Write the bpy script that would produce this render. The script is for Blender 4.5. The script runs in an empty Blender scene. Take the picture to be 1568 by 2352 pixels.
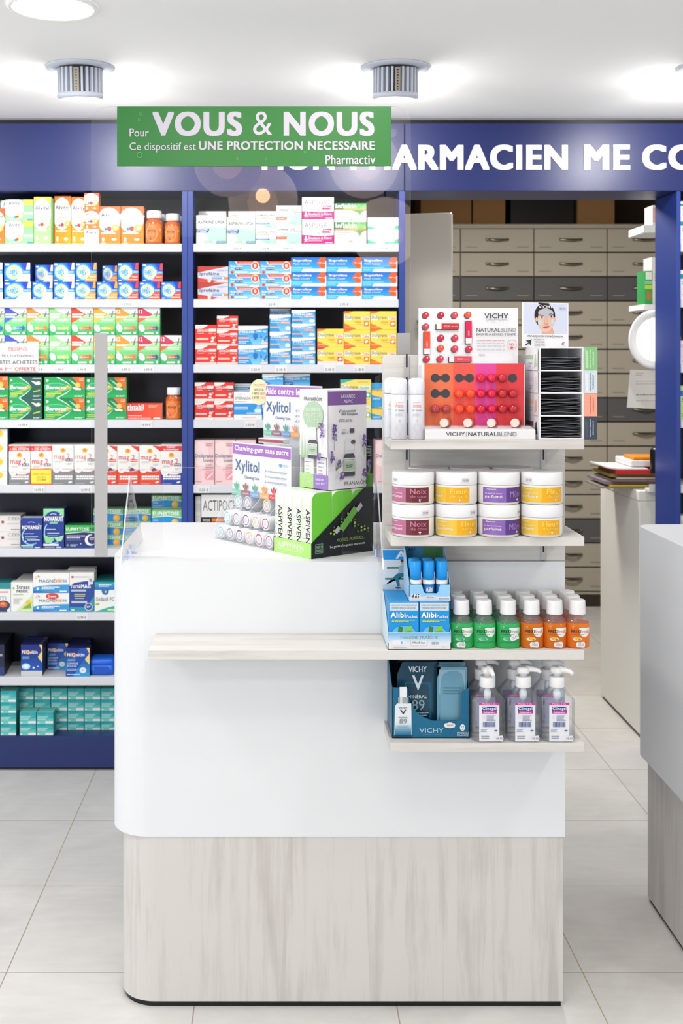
import bpy, math, random
from mathutils import Vector, Matrix
from mathutils.geometry import tessellate_polygon
random.seed(4)
SC = bpy.context.scene
COL = SC.collection
PI = math.pi

# ------------------------------------------------------------------ camera, world, lights, exposure
FPX, CX, CY, CH, CD = 2695.0, 640.0, 817.0, 1.462, 2.632     # focal length in px, principal point, eye height, distance to the counter front
cam = bpy.data.cameras.new('camera')
cam.sensor_fit = 'AUTO'
cam.sensor_width = 36.0
cam.lens = FPX / 2352.0 * 36.0
cam.shift_x = (784.0 - CX) / 2352.0
cam.shift_y = -(1176.0 - CY) / 2352.0
cam.clip_start = 0.05
cam.dof.use_dof = True
cam.dof.focus_distance = 2.55
cam.dof.aperture_fstop = 7.0
cam_ob = bpy.data.objects.new('camera', cam)
COL.objects.link(cam_ob)
cam_ob.location = (0, -CD, CH)
cam_ob.rotation_euler = (PI / 2, 0, 0)
SC.camera = cam_ob

SC.view_settings.view_transform = 'Standard'
SC.view_settings.look = 'None'
SC.view_settings.exposure = 0.32
SC.view_settings.gamma = 1.0
SC.view_settings.use_curve_mapping = False
SC.cycles.use_denoising = True
SC.cycles.max_bounces = 10
SC.cycles.diffuse_bounces = 4
SC.cycles.glossy_bounces = 3
SC.cycles.transmission_bounces = 8
SC.cycles.transparent_max_bounces = 16
SC.cycles.caustics_reflective = False
SC.cycles.caustics_refractive = False
SC.cycles.sample_clamp_indirect = 4.0

world = bpy.data.worlds.new('daylight')
SC.world = world
world.use_nodes = True
wb = world.node_tree.nodes['Background']
wb.inputs['Color'].default_value = (0.93, 0.96, 1.0, 1)
wb.inputs['Strength'].default_value = 0.86

CEIL = 2.30

def lamp(name, kind, loc, energy, size=0.2, color=(1, 0.985, 0.97), aim=None, **kw):
    l = bpy.data.lights.new(name, kind)
    l.energy = energy
    l.color = color
    if kind == 'AREA':
        l.shape = 'DISK'
        l.size = size
    else:
        l.shadow_soft_size = size
    for k, v in kw.items():
        setattr(l, k, v)
    o = bpy.data.objects.new(name, l)
    COL.objects.link(o)
    o.location = loc
    if aim is not None:
        d = Vector(aim) - Vector(loc)
        o.rotation_euler = d.to_track_quat('-Z', 'Y').to_euler()
    return o

# round recessed ceiling lamps: first in view, rest unseen, fifth added to brighten the counter
for i, (x, y, e) in enumerate([(-.542, .18, 7.5), (-1.45, -.7, 6), (-.32, -1.45, 3.5), (.2, -1.45, 3.5), (.25, -.45, 4.5), (1.6, -1.0, 7),
                               (-1.7, -2.7, 12), (-.9, -4.2, 12), (1.6, -2.8, 10)]):
    lamp('ceiling_light', 'AREA', (x, y, CEIL - .012), e, .2)
# added area fills behind the camera, standing in for unseen shop windows
for x, e in ((-2.7, 80), (2.9, 6)):
    wl = lamp('front_fill_light', 'AREA', (x, -5.3, 1.35), e, 2.0, (.95, .975, 1.0), (x * .15, 0, 1.2))
    wl.data.shape = 'RECTANGLE'; wl.data.size = 2.0; wl.data.size_y = 2.0
wl = lamp('side_fill_light', 'AREA', (-3.9, .1, 1.3), 14, 2.0, (.96, .98, 1.0), (1, .3, .8))  # side fill added to brighten the right counter, no window known there
wl.data.shape = 'RECTANGLE'; wl.data.size = 2.2; wl.data.size_y = 2.0
# swivelled spots washing the blue fascia
for x in (-1.49, -.577, .339, 1.255):
    lamp('wall_spot', 'SPOT', (x, .85, 2.245), 16, .045, (1, .97, .92), (x + .12, 1.5, 1.9), spot_size=2.1, spot_blend=.8)
    lamp('wall_spot_spill', 'POINT', (x, .91, 2.17), 2.6, .05, (1, .98, .95))
# unseen area fill added to brighten the back room
lamp('back_room_fill', 'AREA', (.85, 2.6, 2.4), 36, .4, (1, .95, .88), (1.5, 2.7, .4))

# ------------------------------------------------------------------ materials
_mats = {}
def lin(h):
    h = h.lstrip('#')
    c = [int(h[i:i + 2], 16) / 255 for i in (0, 2, 4)]
    return tuple((v / 12.92 if v <= .04045 else ((v + .055) / 1.055) ** 2.4) for v in c) + (1.0,)

def mat(key, col=None, rough=.45, metal=0, spec=.4, trans=0, ior=1.45, emit=0):
    if key in _mats:
        return _mats[key]
    m = bpy.data.materials.new('paint_' + key.lstrip('#'))
    m.use_nodes = True
    b = m.node_tree.nodes['Principled BSDF']
    c = lin(col or key)
    if col is None:                      # printed card stock: inks on paper of about 75 % reflectance
        c = tuple(v * .84 for v in c[:3]) + (1.0,)
    b.inputs['Base Color'].default_value = c
    b.inputs['Roughness'].default_value = rough
    b.inputs['Metallic'].default_value = metal
    b.inputs['Specular IOR Level'].default_value = spec
    b.inputs['Transmission Weight'].default_value = trans
    b.inputs['IOR'].default_value = ior
    if emit:
        b.inputs['Emission Color'].default_value = c
        b.inputs['Emission Strength'].default_value = emit
    _mats[key] = m
    return m

def nodes(name):
    m = bpy.data.materials.new(name)
    m.use_nodes = True
    nt = m.node_tree
    return m, nt, nt.nodes, nt.links, nt.nodes['Principled BSDF']

def wood(key, stretch, c0, c1, c2, rough=.55):
    m, nt, N, L, b = nodes(key)
    tc = N.new('ShaderNodeTexCoord')
    mp = N.new('ShaderNodeMapping'); mp.inputs['Scale'].default_value = stretch
    L.new(tc.outputs['Object'], mp.inputs['Vector'])
    n1 = N.new('ShaderNodeTexNoise'); n1.inputs['Scale'].default_value = 1.0; n1.inputs['Detail'].default_value = 7; n1.inputs['Roughness'].default_value = .65
    n1.inputs['Distortion'].default_value = .25
    L.new(mp.outputs[0], n1.inputs['Vector'])
    mp2 = N.new('ShaderNodeMapping'); mp2.inputs['Scale'].default_value = [s * .22 for s in stretch]
    L.new(tc.outputs['Object'], mp2.inputs['Vector'])
    n2 = N.new('ShaderNodeTexNoise'); n2.inputs['Scale'].default_value = 1.0; n2.inputs['Detail'].default_value = 3
    L.new(mp2.outputs[0], n2.inputs['Vector'])
    n3 = N.new('ShaderNodeTexNoise'); n3.inputs['Scale'].default_value = 7.0; n3.inputs['Detail'].default_value = 4
    L.new(tc.outputs['Object'], n3.inputs['Vector'])
    mix = N.new('ShaderNodeMath'); mix.operation = 'MULTIPLY_ADD'
    L.new(n2.outputs[0], mix.inputs[0]); mix.inputs[1].default_value = .7; L.new(n1.outputs[0], mix.inputs[2])
    mx2 = N.new('ShaderNodeMath'); mx2.operation = 'MULTIPLY_ADD'
    L.new(n3.outputs[0], mx2.inputs[0]); mx2.inputs[1].default_value = .25; L.new(mix.outputs[0], mx2.inputs[2])
    r = N.new('ShaderNodeValToRGB')
    r.color_ramp.elements[0].position = .62; r.color_ramp.elements[0].color = lin(c0)
    r.color_ramp.elements[1].position = 1.22 if False else 1.0; r.color_ramp.elements[1].color = lin(c2)
    e = r.color_ramp.elements.new(.82); e.color = lin(c1)
    L.new(mx2.outputs[0], r.inputs[0])
    L.new(r.outputs[0], b.inputs['Base Color'])
    b.inputs['Roughness'].default_value = rough
    b.inputs['Specular IOR Level'].default_value = .25
    bp = N.new('ShaderNodeBump'); bp.inputs['Strength'].default_value = .08; bp.inputs['Distance'].default_value = .002
    L.new(n1.outputs[0], bp.inputs['Height']); L.new(bp.outputs[0], b.inputs['Normal'])
    return m

WOODV = wood('pale_oak_vertical', (48, 48, 3.0), '#aaa6a1', '#b9b4af', '#c6c2be')
WOODH = wood('pale_oak_horizontal', (2.6, 42, 42), '#a9a5a0', '#bdb9b4', '#cbc8c4')

def floor_mat():
    m, nt, N, L, b = nodes('cement_tiles')
    tc = N.new('ShaderNodeTexCoord')
    mp = N.new('ShaderNodeMapping')
    mp.inputs['Location'].default_value = (.645 + .455 * 6, -.149 + .455 * 12, 0)
    L.new(tc.outputs['Object'], mp.inputs['Vector'])
    br = N.new('ShaderNodeTexBrick')
    br.offset = 0; br.squash = 1
    br.inputs['Scale'].default_value = 1
    br.inputs['Brick Width'].default_value = .455
    br.inputs['Row Height'].default_value = .455
    br.inputs['Mortar Size'].default_value = .0016
    br.inputs['Mortar Smooth'].default_value = .2
    br.inputs['Color1'].default_value = (.0, .0, .0, 1); br.inputs['Color2'].default_value = (1, 1, 1, 1)
    br.inputs['Mortar'].default_value = (.5, .5, .5, 1)
    L.new(mp.outputs[0], br.inputs['Vector'])
    n = N.new('ShaderNodeTexNoise'); n.inputs['Scale'].default_value = 3.2; n.inputs['Detail'].default_value = 8; n.inputs['Roughness'].default_value = .6
    n.inputs['Distortion'].default_value = .6
    L.new(tc.outputs['Object'], n.inputs['Vector'])
    mp3 = N.new('ShaderNodeMapping'); mp3.inputs['Scale'].default_value = (9, 40, 1)
    L.new(tc.outputs['Object'], mp3.inputs['Vector'])
    n2 = N.new('ShaderNodeTexNoise'); n2.inputs['Scale'].default_value = 1.0; n2.inputs['Detail'].default_value = 6
    L.new(mp3.outputs[0], n2.inputs['Vector'])
    a = N.new('ShaderNodeMath'); a.operation = 'MULTIPLY_ADD'; L.new(n2.outputs[0], a.inputs[0]); a.inputs[1].default_value = .3; L.new(n.outputs[0], a.inputs[2])
    bw = N.new('ShaderNodeMath'); bw.operation = 'MULTIPLY_ADD'; L.new(br.outputs['Color'], bw.inputs[0]); bw.inputs[1].default_value = .1; L.new(a.outputs[0], bw.inputs[2])
    r = N.new('ShaderNodeValToRGB')
    r.color_ramp.elements[0].position = .42; r.color_ramp.elements[0].color = lin('#bbb9b6')
    r.color_ramp.elements[1].position = .92; r.color_ramp.elements[1].color = lin('#d3d1ce')
    L.new(bw.outputs[0], r.inputs[0])
    mx = N.new('ShaderNodeMixRGB'); L.new(br.outputs['Fac'], mx.inputs[0]); L.new(r.outputs[0], mx.inputs[1]); mx.inputs[2].default_value = lin('#9a8f80')
    L.new(mx.outputs[0], b.inputs['Base Color'])
    b.inputs['Roughness'].default_value = .42
    b.inputs['Specular IOR Level'].default_value = .35
    return m

def front_fresnel(N, L, fr):          # thin plastic shells mirror on their outer side only
    ge = N.new('ShaderNodeNewGeometry')
    iv = N.new('ShaderNodeMath'); iv.operation = 'SUBTRACT'; iv.inputs[0].default_value = 1; L.new(ge.outputs['Backfacing'], iv.inputs[1])
    ml = N.new('ShaderNodeMath'); ml.operation = 'MULTIPLY'; L.new(fr.outputs[0], ml.inputs[0]); L.new(iv.outputs[0], ml.inputs[1])
    return ml.outputs[0]

def plexi_mat(key, tint=(1, 1, 1, 1), white=0.0, rim=None):
    m = bpy.data.materials.new(key)
    m.use_nodes = True
    nt = m.node_tree; N = nt.nodes; L = nt.links
    for n in list(N):
        N.remove(n)
    out = N.new('ShaderNodeOutputMaterial')
    tr = N.new('ShaderNodeBsdfTransparent'); tr.inputs[0].default_value = tint
    if rim:                              # more plastic to look through towards the outline
        lw = N.new('ShaderNodeLayerWeight'); lw.inputs[0].default_value = .45
        pw = N.new('ShaderNodeMath'); pw.operation = 'POWER'; pw.inputs[1].default_value = 1.6; L.new(lw.outputs['Facing'], pw.inputs[0])
        cm = N.new('ShaderNodeMixRGB'); cm.inputs[1].default_value = tint; cm.inputs[2].default_value = rim
        L.new(pw.outputs[0], cm.inputs[0]); L.new(cm.outputs[0], tr.inputs[0])
    gl = N.new('ShaderNodeBsdfGlossy'); gl.inputs['Roughness'].default_value = .01
    fr = N.new('ShaderNodeFresnel'); fr.inputs[0].default_value = 1.68
    fc = front_fresnel(N, L, fr)
    mx = N.new('ShaderNodeMixShader')
    L.new(fc, mx.inputs[0]); L.new(tr.outputs[0], mx.inputs[1]); L.new(gl.outputs[0], mx.inputs[2])
    last = mx
    if white:
        df = N.new('ShaderNodeBsdfDiffuse'); df.inputs[0].default_value = (.8, .82, .88, 1)
        m2 = N.new('ShaderNodeMixShader'); m2.inputs[0].default_value = white
        L.new(mx.outputs[0], m2.inputs[1]); L.new(df.outputs[0], m2.inputs[2]); last = m2
    L.new(last.outputs[0], out.inputs[0])
    return m

PLEXI = plexi_mat('clear_acrylic')
PLEXI_EDGE = plexi_mat('acrylic_edge', white=.5)
ACRYL = plexi_mat('display_acrylic', white=.12)
FILM = plexi_mat('frosted_film', white=.45)
mat('white_lam', '#d6d8da', rough=.4, spec=.3)
mat('ceil', '#f0f0ef', rough=.9, spec=.1)
mat('navy', '#121f58', rough=.37, spec=.5)
mat('navy_edge', '#223a85', rough=.35, spec=.5)
mat('navy_plinth', '#1e2c60', rough=.4)
mat('navy_dark', '#14182c', rough=.5)
mat('metal', '#8b8578', rough=.3, metal=1)
mat('alu', '#b9b9bb', rough=.45, metal=.6)
mat('lampgrey', '#c3c8d4', rough=.4)
mat('lamp_on', '#fffdf6', emit=6)
mat('bulb', '#ffd9a8', emit=14)
mat('jar_body', '#d8d5d0', rough=.35)
mat('cap', '#dededf', rough=.35)
mat('black', '#0c0d10', rough=.3, spec=.5)
mat('gloss_black', '#0a0b0e', rough=.18, spec=.6)
_mats['clear'] = plexi_mat('clear_plastic', (.98, .985, .99, 1), white=.05, rim=(.58, .62, .68, 1))
def liquid(key, col, tint):
    m = bpy.data.materials.new(key); m.use_nodes = True
    nt = m.node_tree; N = nt.nodes; L = nt.links
    for n in list(N): N.remove(n)
    out = N.new('ShaderNodeOutputMaterial')
    tr = N.new('ShaderNodeBsdfTransparent'); tr.inputs[0].default_value = lin(tint)
    df = N.new('ShaderNodeBsdfDiffuse'); df.inputs[0].default_value = lin(col)
    tl = N.new('ShaderNodeBsdfTranslucent'); tl.inputs[0].default_value = lin(col)
    m0 = N.new('ShaderNodeMixShader'); m0.inputs[0].default_value = .4; L.new(df.outputs[0], m0.inputs[1]); L.new(tl.outputs[0], m0.inputs[2])
    m1 = N.new('ShaderNodeMixShader'); m1.inputs[0].default_value = .62; L.new(tr.outputs[0], m1.inputs[1]); L.new(m0.outputs[0], m1.inputs[2])
    gl = N.new('ShaderNodeBsdfGlossy'); gl.inputs['Roughness'].default_value = .04
    fr = N.new('ShaderNodeFresnel'); fr.inputs[0].default_value = 1.4
    m2 = N.new('ShaderNodeMixShader'); L.new(front_fresnel(N, L, fr), m2.inputs[0]); L.new(m1.outputs[0], m2.inputs[1]); L.new(gl.outputs[0], m2.inputs[2])
    L.new(m2.outputs[0], out.inputs[0])
    _mats[key] = m
liquid('green_liq', '#4fe088', '#9af6bc')
liquid('orange_liq', '#ff9a2a', '#ffcc88')
mat('amber', '#b4541c', rough=.12, spec=.6)

# ------------------------------------------------------------------ mesh builder
class MB:
    def __init__(s):
        s.v = []; s.f = []; s.m = []; s.s = []
        s.keys = []
    def mi(s, k):
        if k not in s.keys:
            s.keys.append(k)
        return s.keys.index(k)
    def face(s, pts, k, smooth=False):
        b = len(s.v)
        s.v += [tuple(p) for p in pts]
        s.f.append(list(range(b, b + len(pts)))); s.m.append(s.mi(k)); s.s.append(smooth)
    def idx(s, verts, faces, k, smooth=False):
        b = len(s.v)
        s.v += [tuple(p) for p in verts]
        i = s.mi(k)
        for f in faces:
            s.f.append([b + j for j in f]); s.m.append(i); s.s.append(smooth)
    def box(s, x0, x1, y0, y1, z0, z1, k, keys=None):
        v = [(x0, y0, z0), (x1, y0, z0), (x1, y1, z0), (x0, y1, z0), (x0, y0, z1), (x1, y0, z1), (x1, y1, z1), (x0, y1, z1)]
        fs = {'bottom': (3, 2, 1, 0), 'top': (4, 5, 6, 7), 'front': (0, 1, 5, 4), 'right': (1, 2, 6, 5), 'back': (2, 3, 7, 6), 'left': (3, 0, 4, 7)}
        b = len(s.v); s.v += v
        for n, f in fs.items():
            s.f.append([b + j for j in f]); s.m.append(s.mi((keys or {}).get(n, k))); s.s.append(False)
    def bbox(s, x0, x1, y0, y1, z0, z1, k, r=.002):      # box with softened vertical and horizontal edges
        s.loft([(z0, r), (z0 + r, 0), (z1 - r, 0), (z1, r)], lambda i: [(x0 + i + r, y0 + i), (x1 - i - r, y0 + i), (x1 - i, y0 + i + r), (x1 - i, y1 - i - r),
                (x1 - i - r, y1 - i), (x0 + i + r, y1 - i), (x0 + i, y1 - i - r), (x0 + i, y0 + i + r)], k)
    def loft(s, secs, ring, k, smooth=False, cap=True):
        b = len(s.v); n = None
        for z, a in secs:
            r = ring(a); n = len(r)
            s.v += [(x, y, z) for x, y in r]
        i = s.mi(k)
        for q in range(len(secs) - 1):
            for j in range(n):
                j2 = (j + 1) % n
                s.f.append([b + q * n + j, b + q * n + j2, b + (q + 1) * n + j2, b + (q + 1) * n + j]); s.m.append(i); s.s.append(smooth)
        if cap:
            s.f.append([b + j for j in reversed(range(n))]); s.m.append(i); s.s.append(False)
            s.f.append([b + (len(secs) - 1) * n + j for j in range(n)]); s.m.append(i); s.s.append(False)
    def lathe(s, prof, k, n=24, cx=0, cy=0, sx=1, sy=1, smooth=True, cap=True, kz=None):
        b = len(s.v)
        for r, z in prof:
            for j in range(n):
                a = 2 * PI * j / n
                s.v.append((cx + sx * r * math.cos(a), cy + sy * r * math.sin(a), z))
        for q in range(len(prof) - 1):
            kk = kz(0.5 * (prof[q][1] + prof[q + 1][1])) if kz else k
            i = s.mi(kk)
            for j in range(n):
                j2 = (j + 1) % n
                s.f.append([b + q * n + j, b + q * n + j2, b + (q + 1) * n + j2, b + (q + 1) * n + j]); s.m.append(i)
                same = abs(prof[q][1] - prof[q + 1][1]) > 1e-6
                s.s.append(smooth and same)
        if cap:
            s.f.append([b + j for j in reversed(range(n))]); s.m.append(s.mi(kz(prof[0][1]) if kz else k)); s.s.append(False)
            s.f.append([b + (len(prof) - 1) * n + j for j in range(n)]); s.m.append(s.mi(kz(prof[-1][1]) if kz else k)); s.s.append(False)
    def prism(s, pts, z0, z1, k, smooth=False):          # pts counter-clockwise in xy
        n = len(pts); b = len(s.v); i = s.mi(k)
        s.v += [(x, y, z0) for x, y in pts] + [(x, y, z1) for x, y in pts]
        for j in range(n):
            j2 = (j + 1) % n
            s.f.append([b + j, b + j2, b + n + j2, b + n + j]); s.m.append(i); s.s.append(smooth)
        s.f.append([b + j for j in reversed(range(n))]); s.m.append(i); s.s.append(False)
        s.f.append([b + n + j for j in range(n)]); s.m.append(i); s.s.append(False)
    def slab(s, pts, fn, t, k, ke=None):                  # outline pts (u,v) mapped by fn(u,v,depth), given thickness t
        n = len(pts); b = len(s.v); i = s.mi(k); ie = s.mi(ke or k)
        s.v += [tuple(fn(u, v, 0)) for u, v in pts] + [tuple(fn(u, v, t)) for u, v in pts]
        for tri in tessellate_polygon([[Vector((u, v, 0)) for u, v in pts]]):
            s.f.append([b + j for j in tri]); s.m.append(i); s.s.append(False)
            s.f.append([b + n + j for j in reversed(tri)]); s.m.append(i); s.s.append(False)
        for j in range(n):
            j2 = (j + 1) % n
            s.f.append([b + j, b + j2, b + n + j2, b + n + j]); s.m.append(ie); s.s.append(False)
    def tube(s, pts, r, k, n=8):
        b = len(s.v); i = s.mi(k)
        for q, p in enumerate(pts):
            p = Vector(p)
            d = (Vector(pts[min(q + 1, len(pts) - 1)]) - Vector(pts[max(q - 1, 0)])).normalized()
            a = d.cross(Vector((0, 0, 1)))
            if a.length < 1e-3:
                a = Vector((1, 0, 0))
            a.normalize(); c = d.cross(a)
            rr = r[q] if isinstance(r, (list, tuple)) else r
            for j in range(n):
                t = 2 * PI * j / n
                s.v.append(tuple(p + a * rr * math.cos(t) + c * rr * math.sin(t)))
        for q in range(len(pts) - 1):
            for j in range(n):
                j2 = (j + 1) % n
                s.f.append([b + q * n + j, b + q * n + j2, b + (q + 1) * n + j2, b + (q + 1) * n + j]); s.m.append(i); s.s.append(True)
        s.f.append([b + j for j in range(n)]); s.m.append(i); s.s.append(False)
        s.f.append([b + (len(pts) - 1) * n + j for j in range(n)]); s.m.append(i); s.s.append(False)
    def ball(s, c, r, k, n=16, m=10, half=False):
        pr = []
        for q in range(m + 1):
            a = -PI / 2 + PI * q / m
            pr.append((max(1e-5, r * math.cos(a)), c[2] + r * math.sin(a)))
        s.lathe(pr, k, n, c[0], c[1], cap=False)
    def xform(s, M, start=0):
        s.v[start:] = [tuple(M @ Vector(p)) for p in s.v[start:]]
    def mesh(s, name):
        me = bpy.data.meshes.new(name)
        me.from_pydata(s.v, [], s.f)
        for k in s.keys:
            me.materials.append(k if not isinstance(k, str) else mat(k))
        me.polygons.foreach_set('material_index', s.m)
        me.polygons.foreach_set('use_smooth', s.s)
        me.update()
        return me
    def build(s, name, parent=None, loc=None, rotz=0):
        return put(name, s.mesh(name), parent, loc, rotz)

def put(name, me, parent=None, loc=None, rotz=0):
    o = bpy.data.objects.new(name, me)
    COL.objects.link(o)
    if parent is not None:
        o.parent = parent
    if loc is not None:
        o.location = loc
    if rotz:
        o.rotation_euler = (0, 0, rotz)
    return o

def tag(o, label, cat, group=None):
    o['label'] = label; o['category'] = cat
    if group:
        o['group'] = group
    return o

def thing(name, label, cat, loc=(0, 0, 0), rotz=0, group=None):
    o = bpy.data.objects.new(name, None)
    COL.objects.link(o)
    o.empty_display_size = .05
    o.location = loc; o.rotation_euler = (0, 0, rotz)
    return tag(o, label, cat, group)

def structure(name, mb, label=None):
    o = mb.build(name)
    o['kind'] = 'structure'
    return o

# ------------------------------------------------------------------ printed faces
_txt = {}
def text_mesh(t, bold=0, it=0, res=2):
    k = (t, bold, it, res)
    if k in _txt:
        return _txt[k]
    cu = bpy.data.curves.new('lettering', 'FONT')
    cu.body = t; cu.size = 1; cu.fill_mode = 'FRONT'
    cu.resolution_u = res
    cu.shear = .28 * it
    cu.space_character = 1 + .06 * bold
    ob = bpy.data.objects.new('lettering', cu)
    me = bpy.data.meshes.new_from_object(ob)
    base = [(v.co.x, v.co.y) for v in me.vertices]
    bf = [list(p.vertices) for p in me.polygons]
    bpy.data.objects.remove(ob); bpy.data.curves.remove(cu); bpy.data.meshes.remove(me)
    if not base:
        _txt[k] = ([], [], 1); return _txt[k]
    vs, fs = [], []
    dx = .02 * bold; dy = .011 * bold
    sh = [(0, 0)] if not bold else [(-dx, -dy), (dx, -dy), (-dx, dy), (dx, dy)] + ([(0, dy), (0, -dy)] if bold > 1.4 else [])
    for sx, sy in sh:
        o = len(vs)
        vs += [(x + sx, y + sy, .5 * (len(vs) // len(base))) for x, y in base]
        fs += [[o + i for i in f] for f in bf]
    x0 = min(v[0] for v in vs); x1 = max(v[0] for v in vs); y0 = min(v[1] for v in vs); y1 = max(v[1] for v in vs)
    vs = [((x - x0) / (x1 - x0), (y - y0) / max(1e-6, y1 - y0), l) for x, y, l in vs]
    _txt[k] = (vs, fs, (x1 - x0) / max(1e-6, y1 - y0))
    return _txt[k]

def clip(pts, x0=0, y0=0, x1=1, y1=1):
    for ax, lim, sg in ((0, x0, 1), (0, x1, -1), (1, y0, 1), (1, y1, -1)):
        out = []
        for i in range(len(pts)):
            a, b = pts[i - 1], pts[i]
            ia = sg * (a[ax] - lim) >= 0; ib = sg * (b[ax] - lim) >= 0
            if ia != ib:
                t = (lim - a[ax]) / (b[ax] - a[ax])
                out.append((a[0] + t * (b[0] - a[0]), a[1] + t * (b[1] - a[1])))
            if ib:
                out.append(b)
        pts = out
        if not pts:
            return []
    return pts

class Art:
    """a printed face: coordinates run 0..1 across w and up h; fn maps metres (u, v, lift) to a point"""
    def __init__(s, mb, w, h, fn, eps=.0001, seg=1, docl=True, res=2):
        s.mb, s.w, s.h, s.fn, s.eps, s.seg, s.docl, s.res = mb, w, h, fn, eps, seg, docl, res
        s.k = 1
    def p(s, x, y, k=None):
        return s.fn(x * s.w, y * s.h, (s.k if k is None else k) * s.eps)
    def up(s):
        s.k += 1
    def R(s, x0, y0, x1, y1, c):
        n = max(1, int(math.ceil(s.seg * abs(x1 - x0))))
        for i in range(n):
            a = x0 + (x1 - x0) * i / n; b = x0 + (x1 - x0) * (i + 1) / n
            s.mb.face([s.p(a, y0), s.p(b, y0), s.p(b, y1), s.p(a, y1)], c)
        s.up()
    def P(s, pts, c):
        if s.docl:
            pts = clip(pts)
        if len(pts) < 3:
            return
        tris = tessellate_polygon([[Vector((x, y, 0)) for x, y in pts]])
        area = sum(pts[i - 1][0] * pts[i][1] - pts[i][0] * pts[i - 1][1] for i in range(len(pts)))
        s.mb.idx([s.p(x, y) for x, y in pts], [t if True else t for t in tris], c)
        s.up()
    def E(s, cx, cy, rx, ry, c, n=20, rot=0):            # rx, ry in fractions of the width and of the height
        if ry is None:
            ry = rx * s.w / s.h
        ca, sa = math.cos(rot), math.sin(rot)
        pts = []
        for i in range(n):
            t = 2 * PI * i / n
            u = rx * s.w * math.cos(t); v = ry * s.h * math.sin(t)
            pts.append((cx + (u * ca - v * sa) / s.w, cy + (u * sa + v * ca) / s.h))
        s.P(pts, c)
    def ring(s, cx, cy, rx, ry, t, c, n=20, a0=0, a1=2 * PI):
        if ry is None:
            ry = rx * s.w / s.h
        for i in range(n):
            b0 = a0 + (a1 - a0) * i / n; b1 = a0 + (a1 - a0) * (i + 1) / n
            q = [(cx + rx * math.cos(b0), cy + ry * math.sin(b0)), (cx + rx * math.cos(b1), cy + ry * math.sin(b1)),
                 (cx + rx * (1 - t) * math.cos(b1), cy + ry * (1 - t) * math.sin(b1)), (cx + rx * (1 - t) * math.cos(b0), cy + ry * (1 - t) * math.sin(b0))]
            if s.docl:
                q = clip(q)
            if len(q) > 2:
                s.mb.face([s.p(*z) for z in q], c)
        s.up()
    def T(s, t, x0, y0, x1, y1, c, b=0, it=0, up=0):
        if b < .5 and abs(y1 - y0) * s.h < .02:      # small print is set a little heavier
            b = .5
        vs, fs, ar = text_mesh(t, b, it, s.res)
        if not vs:
            return
        if up == 1:      # reads bottom to top
            pts = [(x1 - v * (x1 - x0), y0 + u * (y1 - y0), l) for u, v, l in vs]
        elif up == -1:   # reads top to bottom
            pts = [(x0 + v * (x1 - x0), y1 - u * (y1 - y0), l) for u, v, l in vs]
        else:
            pts = [(x0 + u * (x1 - x0), y0 + v * (y1 - y0), l) for u, v, l in vs]
        s.mb.idx([s.p(x, y, s.k + l) for x, y, l in pts], fs, c)
        s.k += vs[-1][2]
        s.up()
    def L(s, x0, y0, x1, y1, c, n=2, fill=.5):            # lines of print too small to read
        hh = (y1 - y0) / n
        r = random.Random(int(x0 * 977 + y0 * 331 + n * 7))
        for i in range(n):
            yb = y1 - hh * (i + 1) + hh * (1 - fill) / 2
            xe = x1 - (x1 - x0) * (0 if i == 0 else r.random() * .35)
            x = x0
            while x < xe - 1e-4:
                ln = (.06 + .1 * r.random()) * max(.35, x1 - x0)
                e = min(xe, x + ln)
                s.mb.face([s.p(x, yb), s.p(e, yb), s.p(e, yb + hh * fill), s.p(x, yb + hh * fill)], c)
                x = e + .02 * max(.5, x1 - x0)
        s.up()
    def G(s, x0, y0, x1, y1, ca, cb, n=6, horiz=False):   # printed colour ramp
        A = [int(ca[i:i + 2], 16) for i in (1, 3, 5)]; B = [int(cb[i:i + 2], 16) for i in (1, 3, 5)]
        for i in range(n):
            t = i / (n - 1)
            c = '#%02x%02x%02x' % tuple(int(round(a + (b - a) * t)) for a, b in zip(A, B))
            if horiz:
                xa = x0 + (x1 - x0) * i / n; xb = x0 + (x1 - x0) * (i + 1) / n
                s.mb.face([s.p(xa, y0), s.p(xb, y0), s.p(xb, y1), s.p(xa, y1)], c)
            else:
                ya = y0 + (y1 - y0) * i / n; yb = y0 + (y1 - y0) * (i + 1) / n
                s.mb.face([s.p(x0, ya), s.p(x1, ya), s.p(x1, yb), s.p(x0, yb)], c)
        s.up()

def flat_front(x0, y, z0):
    return lambda u, v, o: (x0 + u, y - o, z0 + v)

# ------------------------------------------------------------------ pixel helpers (rays of the calibrated camera cut by real planes)
def wx(px, D):
    return (px - CX) * D / FPX
def wz(py, D):
    return CH - (py - CY) * D / FPX

# ------------------------------------------------------------------ carton designs (front face art) : each returns side and top colours
W_, NV, GY = '#eeedea', '#26305e', '#8a8d93'

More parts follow.
